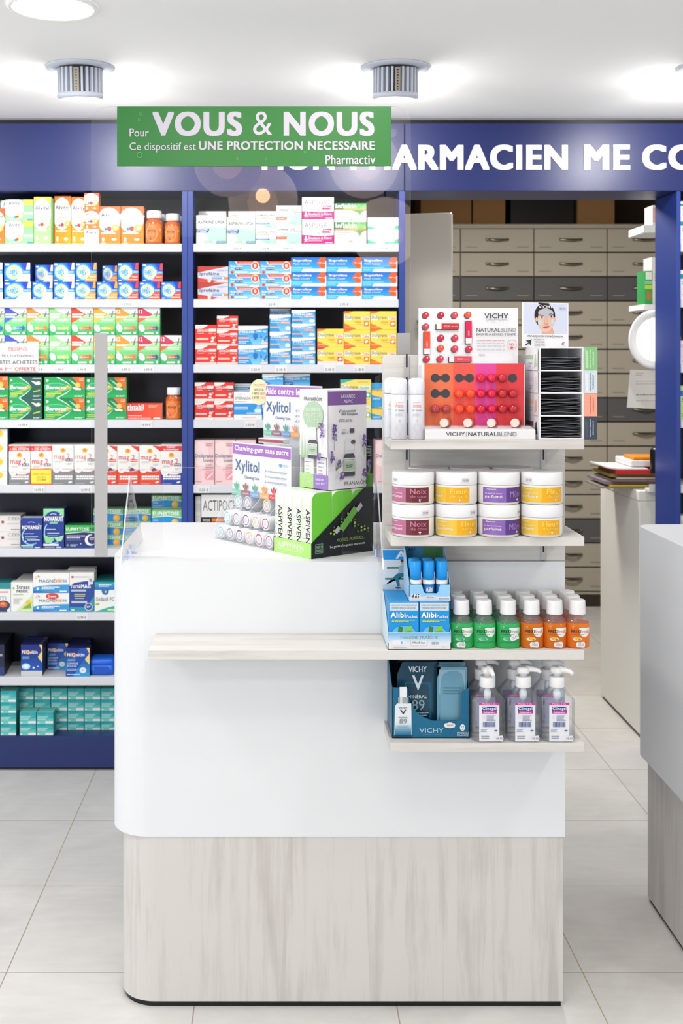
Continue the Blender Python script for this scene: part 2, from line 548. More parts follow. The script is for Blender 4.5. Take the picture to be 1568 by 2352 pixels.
def k_alv(a, ct, cb, sub, subc, wide=0, band=None, plain=0):
    if plain:
        a.R(0, 0, 1, 1, '#f6f4f0')
        a.T('Alvityl', .1, .6, .88, .9, NV, .8); a.T(sub, .2, .36, .82, .5, subc)
        return '#f0eee9', '#f3f1ec'
    a.G(0, 0, 1, 1, cb, ct, 6)
    if band:
        a.R(*band)
    if wide:
        a.E(.3, .62, .36, .46, W_, 28)
        a.T('Alvityl', .12, .68, .53, .93, NV, .8); a.E(.335, .96, .012, None, '#f08030', 8)
        a.L(.12, .48, .5, .62, subc, 2)
        a.E(.5, .27, .12, None, '#e9ee9d', 16); a.ring(.5, .27, .11, .11 * a.w / a.h, .15, '#f8f8d8', 16)
        a.E(.36, .17, .05, None, '#1f8fd0', 12); a.E(.43, .19, .055, None, '#e8412f', 12)
        a.R(.65, .3, 1, .4, '#e8f2ec'); a.L(.14, .05, .5, .11, '#e6f3e6', 1); a.R(.78, .02, .98, .1, '#4a9aa8')
    else:
        a.E(.45, .64, .55, .33, W_, 28)
        a.T('Alvityl', .06, .7, .9, .81, NV, .8); a.E(.51, .845, .03, None, '#f08030', 8)
        a.T(sub, .14, .62, .86, .675, subc); a.L(.2, .54, .8, .58, '#f0b49a', 1)
        a.E(.76, .43, .17, None, '#f7b04a' if band is None else '#e9ee9d', 16); a.E(.76, .43, .08, None, '#fff3df', 12)
        a.E(.3, .4, .075, None, '#1f8fd0', 12); a.E(.47, .41, .11, None, '#e8412f', 14)
        a.R(.08, .27, .75, .3, '#fbe9d4'); a.E(.18, .12, .06, .06, '#fbf3e6', 10); a.E(.7, .12, .12, .035, '#fbe9d4', 10); a.R(.08, .02, .3, .035, '#fbe9d4')
    return cb, '#ece6dd'

def k_bion(a, c, c2):
    a.R(0, 0, 1, 1, '#1238b4')
    a.P([(.0, 0), (.0, 1), (.62, 1), (.8, .6), (.5, .1), (.3, 0)], '#1c5fd0')
    a.E(.37, .5, .37, .47, '#2a90e0', 24, .25); a.E(.37, .5, .31, .39, '#8fd0f6', 24, .25); a.E(.37, .5, .27, .34, '#f2f9fd', 24, .25)
    a.ring(.37, .5, .215, .3, .24, '#f4cf62', 24)
    a.E(.38, .5, .15, .2, '#5fb0e8', 18)
    a.T('BION', .1, .36, .53, .66, '#ffffff', 2); a.T('BION', .12, .38, .51, .64, '#2f8fe0', 0)
    a.T('3', .58, .36, .7, .66, '#ffffff', 2)
    a.P([(.42, 0), (1, 0), (1, .42), (.72, .42)], c); a.R(.7, .44, 1, .58, '#5aa6e6'); a.L(.74, .47, .98, .55, '#d7ecfa', 2)
    a.P([(.84, .64), (1, .64), (1, 1), (.9, 1)], c2); a.T('VITALITÉ', .68, .22, .96, .32, '#ffffff' if c != '#eceae4' else '#e58a7a', 1)
    a.L(.5, .06, .96, .16, '#f8ddc8', 1); a.R(.04, .86, .2, .94, '#e8f0fb'); a.R(.04, .04, .18, .1, '#dfe8fa')
    return '#1a2f86', '#23389a'

def k_multi(a, c, c2, arrow, twelve=0, fizz=0):
    a.R(0, 0, 1, 1, '#f4f5f2')
    a.G(0, 0, 1, .78, '#2fae62', '#b7e9a2', 7)
    a.P([(.0, 1), (.18, 1), (.68, .76), (0, .44)], c); a.P([(.0, .44), (.0, .72), (.4, .64)], c2)
    a.R(.7, .75, 1, .8, '#9a9c9e'); a.P([(.78, .66), (.84, .66), (.92, .9), (.86, .9)], '#77797c')
    if twelve:
        a.T('12', .03, .8, .2, .94, '#ffffff', 1)
    a.L(.03, .63, .54, .8 - .1 * (twelve > 0), '#ffffff', 2, .7)
    a.L(.36, .5, .9, .6, '#f2fbf0', 2, .6)
    a.E(.16, .26, .13, .145, '#f3fdf4' if not fizz else '#eaf4ec', 16, .5)
    if fizz:
        a.E(.1, .42, .05, .03, '#dff0e4', 8)
    ar = arrow
    for j in range(3):
        x = .36 + .15 * j
        a.P([(x, .21), (x + .15, .21), (x + .15, .18 - .02 * j), (x + .28, .26), (x + .15, .34 + .02 * j), (x + .15, .31), (x, .31)], ar[j])
    a.L(.4, .23, .8, .28, '#fff6ea', 1); a.R(.3, .04, .7, .1, '#dff4e3'); a.E(.87, .08, .06, .05, '#e9f8ec', 8)
    return '#2f9f5c', '#e9ebe6'

def k_bero(a, dark=0, oc='#f26a1b'):
    a.G(0, 0, 1, 1, '#17a85a', '#0b7a3e', 6)
    a.P([(0, .0), (.4, 0), (.7, .5), (.35, 1), (0, 1)], '#18a455')
    if dark:
        a.P([(.3, 0), (1, 0), (1, 1), (.3, 1), (.58, .75), (.7, .5), (.58, .25)], '#1c5a4e')
    else:
        a.P([(.68, 1), (.98, 1), (.98, .38)], oc)
    a.P([(0, .62), (.15, .72), (.35, .73), (.55, .62), (.69, .5), (.55, .38), (.35, .28), (.12, .32), (0, .42)], '#63c98a')
    a.P([(.02, .6), (.16, .68), (.35, .69), (.53, .6), (.64, .5), (.5, .4), (.35, .33), (.14, .36), (.02, .44)], '#2ea868')
    a.P([(.25, .3), (.45, .36), (.67, .52), (.55, .58), (.45, .46)], '#f6a01a'); a.P([(.5, .5), (.56, .6), (.66, .53)], '#fbd03a')
    for (p, q) in (((.28, 1), (.69, .52)), ((.28, 0), (.69, .48))):
        a.P([(p[0], p[1]), (p[0] + .06, p[1]), (.56, .5 + (p[1] - .5) * .52), (q[0], q[1]), (.53, .5 + (p[1] - .5) * .5)], '#cdeede')
    a.T('Berocca', .03, .42, .53, .6, '#ffffff', 2, 1)
    a.R(.04, .19, .42, .25, '#b7d84a'); a.R(.04, .11, .26, .16, '#b7d84a'); a.L(.02, .02, .24, .07, '#d9f2de', 1)
    a.E(.07, .84, .035, None, '#d8efe0', 12)
    if dark:
        a.L(.72, .9, .97, .96, '#d8e6e2', 1); a.P([(.66, .82), (.88, .74), (.9, .66), (.84, .6)], '#f0e4dc'); a.E(.9, .7, .06, None, '#f6e2d2', 12)
        a.P([(.74, .26), (.95, .34), (.95, .4), (.74, .32)], '#b9cf3e')
    else:
        a.E(.82, .62, .065, None, '#f2c25e', 12); a.P([(.6, .9), (.75, .72), (.78, .6), (.7, .7)], '#a9dcbc'); a.P([(.69, .52), (.9, .46), (.9, .38), (.74, .4)], '#f0faf2'); a.L(.86, .82, .97, .95, '#ffe2c8', 2)
    a.L(.74, .05, .96, .13, '#eafaee', 2)
    return '#0f6e3a', '#0e7a40'

def k_ristabil(a):
    a.G(0, 0, 1, 1, '#e0382a', '#ec5a34', 5, True)
    a.T('ristabil', .02, .62, .48, .93, '#ffffff', 1); a.R(.02, .56, .46, .6, '#ffffff')
    a.L(.62, .74, .9, .9, '#f9c8b8', 2); a.L(.04, .2, .42, .28, '#fbd9cc', 1); a.L(.04, .06, .68, .13, '#fbd9cc', 1); a.R(.76, .04, .95, .13, '#ffe9e0')
    return '#dcdbe4', '#c94030'

def k_mag(a, v):
    a.R(0, 0, 1, 1, '#efedea')
    off = -.12 if v in ('grey+', 'sticker', 'blue') else 0
    low = {'grey': '#84868b', 'grey+': '#84868b', 'sticker': '#84868b', 'red': '#e8452e', 'blue': '#2340a0'}[v]
    if v in ('grey+', 'sticker', 'blue'):
        a.R(0, .84, 1, .97, '#e03a34')
        if v == 'blue':
            a.T('FORMAT', .28, .915, .7, .96, '#ffffff', 1); a.T('ÉCONOMIQUE', .15, .85, .85, .905, '#ffffff', 1)
        else:
            a.T('OFFRE SPÉCIALE', .2, .925, .8, .96, '#ffffff', 1); a.T('+ 33% OFFERTS', .06, .855, .94, .915, '#ffffff', 1)
    if v == 'red':
        a.P([(.62, 1), (1, .98), (1, .84)], '#e03a34')
    a.E(.5, .86 + off, .13, .055, '#f1b32b', 12); a.E(.5, .87 + off, .065, .045, '#e2891c', 10); a.R(.34, .8 + off, .66, .812 + off, '#f0d68c')
    a.T('mag 2', .07, .6 + off, .82, .77 + off, '#d8323a')
    bx = '#6f7276' if v.startswith('grey') or v == 'sticker' else ('#30386a' if v == 'blue' else '#e2553e')
    a.R(.62, .58 + off, .95, .65 + off, bx)
    if v in ('grey', 'grey+', 'sticker'):
        a.T('24 H', .66, .59 + off, .92, .64 + off, '#f2f2f0', 1)
    else:
        a.L(.64, .59 + off, .93, .64 + off, '#f6d9d0', 1)
    a.L(.1, .55 + off, .5, .6 + off, '#c9c7c6', 2); a.L(.66, .48 + off, .92, .55 + off, '#c4c4c6', 2)
    if v == 'sticker':
        a.R(.0, 0, 1, .4, '#e8512a'); a.R(.03, .025, .97, .38, '#f7e14a')
        a.T('OFFRE SPÉCIALE', .1, .24, .9, .29, '#b89a2c'); a.T('LOT DE 2', .3, .16, .72, .205, '#b89a2c'); a.T('2 X 2 MOIS', .3, .1, .72, .14, '#a98c2a', 1)
        return '#dedcd8', '#e8e6e2'
    y = .36 + off * .6
    a.P([(0, 0), (1, 0), (1, y), (.75, y - .05), (.45, y - .05), (.2, y), (0, y + .03)], low)
    a.P([(.2, y), (.45, y - .05), (.75, y - .05), (1, y), (1, y + .012), (.75, y - .036), (.45, y - .036), (.2, y + .015)], '#d8506a')
    a.E(.2, y + .02, .17, .085, '#f3f1ef', 18); a.L(.1, y - .01, .32, y + .05, '#e6a6a0', 2); a.L(.48, y + .02, .96, y + .045, '#b9b9bc', 1)
    if v == 'red':
        a.P([(.56, y + .02), (.7, y + .08), (.86, y), (.6, y - .02)], '#8c2f44'); a.R(.52, y + .06, .66, y + .1, '#c9c2c8')
    a.L(.12, .12, .94, .235, '#f7f4f2', 2, .75); a.E(.84, .06, .1, .025, '#e8e6e4', 8, .3); a.L(.05, .015, .5, .03, '#e0dedc', 1)
    return '#dedcd8', '#e8e6e2'

def k_yellow(a):
    a.R(0, 0, 1, 1, '#f1efe8'); a.P([(0, .1), (.6, .0), (.2, .4), (.9, .95), (0, 1)], '#e8e6da'); a.P([(0, .25), (.55, .2), (.1, .55)], '#2a6f9e')
    a.E(.45, .7, .34, .3, '#f0c93a', 16); a.P([(.2, .55), (.75, .6), (.5, .2)], '#f0c93a'); a.L(.1, .04, .6, .1, '#b9b9b4', 1)
    return '#1e4d52', '#d8d2ae'

def k_czen(a):
    a.R(0, 0, 1, 1, '#e9e6e3'); a.R(0, .02, .35, .98, '#23242c')
    for x, y in ((.05, .2), (.22, .68), (.3, .36), (.1, .86)):
        a.E(x, y, .1, .1, '#d9bf9a', 12)
    a.T('CZEN', .62, .7, 1.02, .9, '#9a9aa2'); a.E(.47, .6, .05, None, '#d98f8a', 14); a.E(.47, .6, .032, None, '#3a3a48', 12)
    a.L(.6, .46, .98, .54, '#c9c6c4', 2); a.L(.72, .1, .98, .18, '#6f6e74', 1)
    return '#cfccc9', '#d8d5d2'

def k_nova(a, tall=0):
    a.R(0, 0, 1, 1, '#1b3a92')
    if tall:
        a.R(0, .8, 1, 1, '#8fd9a4'); a.E(.5, .6, .55, .34, '#1b3a92', 22); a.L(.18, .93, .82, .96, '#e6f6ea', 1)
    a.ring(.46, .4, .44, .3, .12, '#6fb6ea', 24, 2.3, 5.4); a.ring(.46, .4, .42, .28, .06, '#c9e6fa', 24, 2.4, 5.0)
    a.ring(.48, .83 if tall else .82, .18, .05, .25, '#dcecfa', 10, .4, 2.7)
    y = .68 if tall else .62
    a.T('NOVANUIT', .04, y, .97, y + .13, '#ffffff', 2); a.E(.83, y + .17, .03, .022, '#ffffff', 6)
    if tall:
        a.R(.3, .62, .7, .67, '#6fd0b0')
    a.L(.16, .46, .6, .5, '#dfe9fa', 1); a.L(.2, .36, .8, .4, '#dfe9fa', 1); a.L(.2, .31, .72, .34, '#7fd0a8', 1); a.L(.3, .25, .88, .3, '#dfe9fa', 1)
    if tall:
        a.P([(0, .35), (.3, .28), (.55, .24), (.4, .14), (.12, .13)], '#8fd99a'); a.P([(.55, .25), (.8, .3), (1, .33), (.88, .18), (.68, .18)], '#a6dfae')
    else:
        a.E(.1, .36, .035, .03, '#bfe0fa', 8); a.E(.22, .23, .04, .035, '#bfe0fa', 8)
    a.R(.0, .065, .58 if not tall else .75, .115, '#9adfd0' if not tall else '#e8ecf0'); a.L(.08, .015, .55, .045, '#e8eefc', 1); a.R(.64, .015, .88, .045, '#e8eefc')
    return '#14245e', '#c9cfe2' if not tall else '#3a5a66'

def k_euphn(a):
    a.R(0, 0, 1, 1, '#2a2a6e'); a.G(0, 0, 1, .3, '#123f86', '#2a2a70', 4)
    a.P([(0, .66), (.5, .72), (1, .66), (1, 1), (0, 1)], '#3fae5a'); a.P([(0, .62), (.5, .7), (1, .64), (1, .68), (.5, .735), (0, .66)], '#bfe8c4')
    a.T('EUPHYTOSE', .03, .76, .64, .9, '#ffffff', 1); a.T('NUIT', .66, .76, .97, .9, '#1c5a3e', 1)
    a.L(.04, .42, .54, .58, '#e6e2f2', 2); a.L(.04, .34, .42, .38, '#4a9ad0', 1)
    a.E(.68, .36, .15, None, '#eef0f6', 20); a.E(.73, .38, .125, None, '#2a2a6e', 20); a.L(.66, .36, .8, .5, '#e8e8f4', 2)
    a.E(.07, .14, .03, None, '#9a8a8a', 10); a.L(.14, .08, .34, .18, '#d8e4f4', 2); a.E(.42, .2, .02, None, '#a9d0f0', 8)
    return '#20264e', '#1f7a44'

def k_euph(a):
    a.R(0, 0, 1, 1, '#1f8fd8'); a.P([(0, .6), (.5, .68), (1, .58), (1, 1), (0, 1)], '#7cc98a'); a.P([(0, .56), (.5, .64), (1, .54), (1, .6), (.5, .7), (0, .62)], '#d9efdc')
    a.T('EUPHYTOSE', .04, .7, .92, .93, '#ffffff', 1); a.T('STRESS', .05, .36, .22, .46, '#d9f0fc', 1)
    a.E(.78, .3, .115, None, '#f2b233', 18); a.E(.75, .34, .07, None, '#f7c95a', 14); a.R(0, 0, 1, .06, '#9fd4a4'); a.L(.06, .14, .4, .24, '#bfe2f8', 2)
    return '#2a8a9a', '#a9cf9a'

def k_stress(a):
    a.R(0, 0, 1, 1, '#f1f1ee'); a.P([(.2, 0), (1, 0), (1, .6)], '#d3e6b4'); a.E(.82, .3, .14, .1, '#e9c840', 12); a.E(.68, .16, .1, .07, '#e9c840', 12); a.P([(.5, .1), (.95, .12), (.9, .3)], '#7fae4c')
    a.T('Stress', .26, .77, .86, .9, '#3c4458', 1); a.T('resist', .26, .65, .78, .77, '#3c4458', 1); a.E(.12, .8, .05, .04, '#8fb04a', 8)
    a.L(.1, .55, .56, .62, '#b9d89a', 1); a.L(.12, .26, .52, .46, '#c2c4c4', 4); a.L(.55, .03, .95, .08, '#eef6e4', 1)
    return '#e4e4e0', '#e9e9e5'

def k_magnevie(a, red=0):
    a.R(0, 0, 1, 1, '#f1f1ef'); a.P([(0, 0), (1, 0), (1, .42), (.5, .4), (.2, .36), (0, .28)], '#3a9ad8'); a.P([(0, 0), (.6, 0), (.2, .1), (0, .12)], '#1f6fc0')
    a.T('MAGNÉ', .16, .52, .62, .72, '#3a4a66'); a.T('vie', .63, .52, .8, .76, '#e8963a', 0, 1); a.T('B6', .82, .54, .94, .68, '#6fb0dc', 1)
    for k in range(5):
        t = .8 + k * .5
        a.P([(.13 + .03 * math.cos(t), .68 + .09 * math.sin(t)), (.13 + .075 * math.cos(t - .12), .68 + .22 * math.sin(t - .12)), (.13 + .075 * math.cos(t + .12), .68 + .22 * math.sin(t + .12))], '#f0b83a' if k > 1 else '#3a6ab0')
    if red:
        a.E(.53, .84, .18, .16, '#e0403a', 18); a.T('2 mois', .42, .78, .64, .9, '#ffffff', 1)
    a.L(.24, .18, .74, .33, '#f2f8fc', 2, .6); a.E(.13, .22, .03, .08, '#f2f8fc', 8, -.4); a.R(.74, .05, .93, .12, '#e4f1fa')
    return '#d9dce0', '#e6e7e6'

def k_forte(a):
    a.R(0, 0, 1, 1, '#eeedea'); a.P([(0, 0), (1, 0), (1, .8), (.6, .78), (.2, .74), (0, .66)], '#274a9e'); a.P([(0, 0), (1, 0), (1, .4), (.7, .12), (0, .12)], '#2f9ab0')
    a.T('FORTE PHARMA', .2, .87, .74, .91, '#a9a9ac'); a.E(.12, .89, .06, .03, '#c8323a', 8); a.R(.76, .7, .95, .92, '#e4e2e2'); a.T('B', .82, .77, .9, .85, '#5a5a68', 1)
    a.T('Forté', .06, .6, .46, .71, '#ffffff', 1); a.T('MAG', .48, .6, .86, .7, '#ffffff', 2); a.R(.06, .52, .68, .57, '#b9c6dc')
    a.L(.2, .38, .64, .47, '#d9d85a', 2, .6); a.L(.22, .33, .6, .36, '#d9e2f2', 1); a.R(.08, .22, .72, .28, '#c4c9d8'); a.E(.78, .13, .15, .09, '#274a9e', 16); a.ring(.78, .13, .16, .1, .15, '#e9eef6', 16); a.L(.7, .1, .86, .16, '#e9eef6', 2); a.E(.14, .05, .08, .02, '#e9eef6', 8)
    return '#dcdcda', '#e4e4e1'

def k_sedatif(a):
    a.R(0, 0, 1, 1, '#eff0ee'); a.G(0, .74, 1, 1, '#2a6fc0', '#2fa6c0', 4); a.P([(.3, .76), (.7, .76), (.62, .6), (.5, .57), (.38, .6)], '#1f6fb8'); a.E(.52, .69, .15, .12, '#1f6fb8', 14); a.E(.52, .68, .05, .04, '#e9c84a', 8)
    a.L(.2, .84, .8, .94, '#e9f4fa', 2, .6); a.T('Sédatif PC', .07, .36, .95, .5, '#7a7f8a'); a.E(.14, .26, .1, .04, '#a9c03a', 10, .2); a.P([(0, 0), (1, 0), (1, .22), (.5, .12)], '#36b39a'); a.R(.62, .04, .95, .1, '#d6e0a0')
    return '#1c6f7a', '#1f8a86'

def k_brain(a):
    a.R(0, 0, 1, 1, '#f0eeec'); a.R(0, .78, 1, 1, '#2f8f96'); a.T('am', .3, .4, .8, .54, '#b9bcc4'); a.R(.2, .66, .9, .7, '#d86a5a')
    a.E(.68, .22, .3, .17, '#2a3f66', 16); a.E(.66, .25, .2, .1, '#e0603a', 14); a.E(.66, .28, .1, .04, '#f0a05a', 10); a.P([(.45, 0), (.85, 0), (.8, .15), (.5, .15)], '#2a3f66')
    return '#1f6f74', '#2a7a80'

def k_dark(a):
    a.R(0, 0, 1, 1, '#1a2140'); a.T('NiQuitin', .1, .6, .9, .72, '#e8eaf2', 1); a.P([(0, 0), (1, 0), (1, .3), (0, .1)], '#26407a')
    return '#23242e', '#15182a'

def k_niq(a, white=0):
    a.G(0, 0, 1, 1, '#2f9fe0' if not white else '#1f5fc0', '#14297e', 7)
    a.P([(.6, 1), (.86, 1), (.98, .8), (.8, .6), (.98, .42), (1, .5), (1, 1)], '#f0d488'); a.P([(.6, 1), (.84, 1), (.94, .8), (.6, .4), (.3, 0), (0, 0), (0, .2)], '#1a4fae') if not white else None
    if white:
        a.R(0, 0, 1, .16, '#cfd0d4'); a.E(.24, .3, .2, .1, '#bfe6fa', 14); a.E(.24, .3, .1, .06, '#f4fbff', 10); a.E(.6, .26, .06, .03, '#d9effa', 8); a.E(.8, .3, .04, .02, '#d9effa', 8)
    a.T('NiQuitin', .05, .68, .78, .82, '#ffffff', 1); a.T('Qu', .2, .68, .47, .82, '#f3a24a', 1)
    a.L(.08, .54, .4, .62, '#8fd0f2', 2)
    if not white:
        a.T('COMPRIMÉ', .05, .42, .52, .5, '#d9e8f8', 1); a.T('À SUCER', .05, .33, .46, .41, '#d9e8f8', 1); a.L(.05, .2, .5, .28, '#c2dcf4', 2)
        a.E(.72, .22, .14, .1, '#e6f2fa', 16); a.L(.66, .2, .78, .25, '#7f9ac0', 1); a.L(.05, .04, .6, .1, '#dcf2fc', 1)
    return '#141d4a', '#18245c'

def k_teal(a):
    a.G(0, 0, 1, 1, '#79cfc6', '#3aa9ae', 5); a.R(.06, .78, .55, .96, '#189fae'); a.P([(.6, .8), (1, .72), (1, .95), (.75, .9)], '#1fa8b0'); a.P([(.62, .5), (1, .55), (1, .68), (.8, .62)], '#2aa6ac')
    a.L(.05, .34, .65, .66, '#c9efe9', 3, .5); a.R(.52, .04, .99, .24, '#eceeee'); a.E(.1, .12, .06, .08, '#dff3f0', 8)
    return '#2f9a9a', '#6fc4bc'

def k_aspi(a, v=0):
    g = '#b2e6c8'
    a.R(0, 0, 1, 1, '#efefec'); a.R(0.02, 0, 1, .58 if v != 1 else .34, g); a.P([(0, 0), (.5, 0), (.15, .58 if v != 1 else .34), (0, .58 if v != 1 else .34)], '#d2eedb')
    a.T('UPSA', .14, .86, .36, .91, '#8a9a86', 0, 0)
    a.T('ASPIRINE UPSA', .04, .7, .93 if v != 2 else .76, .82, '#3d3f5c', .5, 1)
    a.L(.05, .63, .52, .67, '#c9c9cc', 1)
    if v == 0:
        a.P([(0, .39), (.4, .39), (.44, .53), (0, .53)], '#2f4a9e'); a.T('DOULEURS', .02, .465, .38, .52, '#ffffff', 1); a.T('ET FIÈVRE', .02, .4, .34, .455, '#ffffff', 1)
        a.P([(.68, .02), (.98, .02), (.98, .1), (.7, .1)], '#2f5f9e'); a.T('500MG', .71, .035, .95, .085, '#ffffff', 1); a.L(.28, .04, .5, .1, '#7fb89a', 2); a.E(.62, .09, .06, .045, '#eef2ee', 10)
    elif v == 1:
        a.T('VITAMINÉE C', .04, .55, .8, .66, '#f0946a', .6, 1); a.P([(0, .24), (.66, .24), (.7, .33), (0, .33)], '#3a6fa6'); a.L(.04, .26, .6, .31, '#e0ecf4', 1); a.L(.5, .08, .78, .16, '#7fb89a', 1)
    else:
        a.L(.7, .6, .98, .66, '#e88a7a', 1, .8); a.P([(0, .24), (.4, .24), (.43, .38), (0, .38)], '#e8644a'); a.L(.04, .28, .34, .34, '#fbdcd2', 1); a.L(.55, .05, .8, .12, '#8fc4a4', 1)
    return '#d3e4d8', '#e4e6e2'

def k_aspegic(a):
    a.R(0, 0, 1, 1, '#f1f0ee'); a.P([(0, 0), (1, 0), (1, .36), (.55, .31), (.35, .34), (0, .37)], '#cf1f7c')
    a.T('ASPÉGIC', .07, .66, .86, .93, '#6a6a70'); a.T('ADULTES', .07, .56, .46, .63, '#c6c6c8'); a.L(.07, .46, .4, .52, '#d2d2d2', 1)
    a.P([(.62, .44), (.9, .44), (.94, .62), (.66, .62)], '#c8337a'); a.T('1000mg', .66, .49, .9, .58, '#ffffff', 1); a.E(.52, .42, .06, .05, '#a9d4bc', 10)
    a.T('Douleurs et Fièvre', .2, .19, .93, .29, '#ffffff', 1); a.L(.2, .1, .66, .17, '#f6cfe0', 2); a.E(.12, .27, .03, .045, '#ffffff', 10); a.P([(.06, .18), (.12, .25), (.18, .18), (.15, .16), (.17, .05), (.12, .12), (.07, .05), (.09, .16)], '#ffffff'); a.R(.74, .03, .96, .07, '#f6cfe0')
    return '#d9a9c0', '#e8e6e4'

def k_inflakin(a):
    a.R(0, 0, 1, 1, '#efedea'); a.G(0, .68, 1, 1, '#8fcf6a', '#3f9e50', 4); a.R(0, .68, .28, 1, '#2c7a44')
    a.T('Inflakin', .04, .74, .7, .97, '#f4faf2', 1); a.P([(.74, 1), (1, .72), (.7, .7)], '#6fc060'); a.R(0, .62, 1, .68, '#ee5f2e'); a.L(.03, .63, .72, .67, '#fbd2c0', 1)
    a.P([(.55, .62), (1, .62), (.86, .5), (.8, .33), (.72, .5)], '#5fae62'); a.P([(.7, .62), (.9, .62), (.8, .42)], '#3f8a4c')
    a.L(.08, .4, .5, .56, '#a9a9a8', 2); a.L(.08, .25, .4, .31, '#b0b0ae', 1); a.L(.08, .1, .42, .15, '#b0b0ae', 1); a.R(.46, .1, .58, .15, '#f0a090'); a.L(.76, .2, .94, .32, '#d6d4d0', 1)
    return '#cfe0cc', '#dcdcd6'

def k_greenwave(a):
    a.R(0, 0, 1, 1, '#f1f1ef'); a.P([(0, 0), (1, 0), (1, .34), (.84, .3), (.74, .16), (.5, .16), (.3, .06), (0, .3)], '#2fc196'); a.P([(.14, 0), (.5, 0), (.62, .14), (.45, .14), (.3, .05)], '#bfe9d8')
    a.L(.3, .7, .9, .84, '#c9cccb', 1, .9); a.L(.12, .4, .52, .6, '#a3d9c6', 3); a.E(.74, .3, .16, .2, '#f1f1ef', 14); a.R(0, .5, .52, .55, '#d6efe6')
    return '#bfdccf', '#e6e8e6'

def k_ipro(a):
    a.R(0, 0, 1, 1, '#c8ccda'); a.P([(0, 1), (1, 1), (0, .62)], '#b23a36'); a.P([(0, 0), (1, 0), (.86, .04), (.0, .3)], '#c8402e'); a.P([(.5, 0), (1, 0), (1, .02), (.7, .12)], '#e4c4b8')
    a.T('Iproféine', .06, .38, .7, .66, '#3a4070', .6); a.L(.5, .36, .9, .42, '#8a94b8', 1); a.R(.46, .22, .8, .26, '#4a9ad0'); a.R(.46, .29, .8, .33, '#7ab4de'); a.R(.84, .2, 1, .34, '#ee8a4a'); a.R(.8, .22, .86, .3, '#f6e6d8')
    a.E(.38, .1, .06, .09, '#f6ded2', 12); a.L(.64, .7, .98, .8, '#a4a8c0', 2)
    return '#8a2a28', '#a33a34'

def k_ibu2(a):
    a.G(0, 0, 1, 1, '#8fcdf0', '#3a95d8', 5); a.P([(.24, 1), (1, 1), (1, .6), (.86, .82), (.3, .8)], '#ea5338'); a.P([(.24, 1), (.28, .78), (.78, .78), (.78, .74), (.26, .74), (.2, 1)], '#f6d8ce')
    a.E(.85, .66, .125, .33, '#f4e3da', 18); a.E(.85, .66, .1, .27, '#e8452e', 18); a.E(.85, .66, .045, .16, '#f6cabc', 10); a.L(.32, .83, .74, .93, '#f8c6b6', 1, .7)
    a.T('Ibuprofène', .06, .52, .46, .7, '#ffffff', 1); a.R(.21, .35, .45, .51, '#3a4660'); a.T('200 mg', .23, .37, .44, .49, '#e8f0f8', 1); a.L(.06, .37, .18, .47, '#e8f4fc', 1); a.L(.5, .3, .74, .36, '#d9eefa', 1)
    a.E(.11, .16, .05, .12, '#d8403a', 12); a.L(.2, .08, .6, .24, '#e4f2fb', 1, .8); a.P([(.66, 0), (1, 0), (1, .14), (.72, .14)], '#f1f1ef'); a.R(.97, 0, 1, .6, '#f1efec')
    return '#cfdce8', '#5a9fd0'

def k_ibu4(a):
    a.G(0, .3, 1, 1, '#2f9ae0', '#1f6fc8', 4); a.R(0, 0, 1, .3, '#48b8dc'); a.R(0, .28, .6, .34, '#7fd4ec')
    a.P([(.72, .62), (.84, 1), (.98, 1), (.98, .3), (.86, .24)], '#ee5c2a'); a.T('400 mg', .76, .56, .96, .68, '#ffe6d8', 1)
    a.T('Ibuprofène', .06, .66, .58, .88, '#ffffff', 1); a.T('Mylan Conseil', .06, .46, .52, .62, '#cfe6f8', 1); a.P([(.28, 0), (1, 0), (1, .22), (.34, .22)], '#ecebe9'); a.L(.34, .06, .9, .14, '#d2d0ce', 1); a.L(.04, .1, .26, .22, '#a9def0', 2); a.R(.97, .2, 1, .75, '#efeae4')
    return '#d9d6d4', '#2a7ab8'

def k_dafa(a, v=0):
    a.R(0, 0, 1, 1, '#e0322c'); a.P([(0, .8), (.3, .82), (.48, .9), (.6, 1), (0, 1)], '#f2ece8'); a.P([(0, 0), (1, 0), (1, .12), (0, .12)], '#e8c9c0' if not v else '#f0e4e0')
    a.L(.08, .9, .36, .95, '#c9b9b4', 1)
    a.T('DAFALGAN', .1, .66, .64, .8, '#f8e8e4', 1, 1); a.R(.64, .67, .98, .82, '#f6d8d2'); a.L(.12, .56, .4, .62, '#f6cfc8', 1)
    if v:
        a.R(.64, .52, .97, .62, '#4a3a5a'); a.T('500 mg', .68, .54, .94, .6, '#f2e6ea', 1)
    else:
        a.T('1000 mg', .64, .53, .96, .62, '#f8d4cc', 1)
    a.R(.06, .26, .62, .36, '#f4c2b8'); a.E(.82, .36, .08, .07, '#f6dcd6', 10); a.P([(.7, .16), (.8, .3), (.9, .16)], '#f6dcd6'); a.P([(.84, .3), (.97, .48), (.98, .46), (.87, .28)], '#f6dcd6')
    return '#cfc4c0', '#b82e2a'

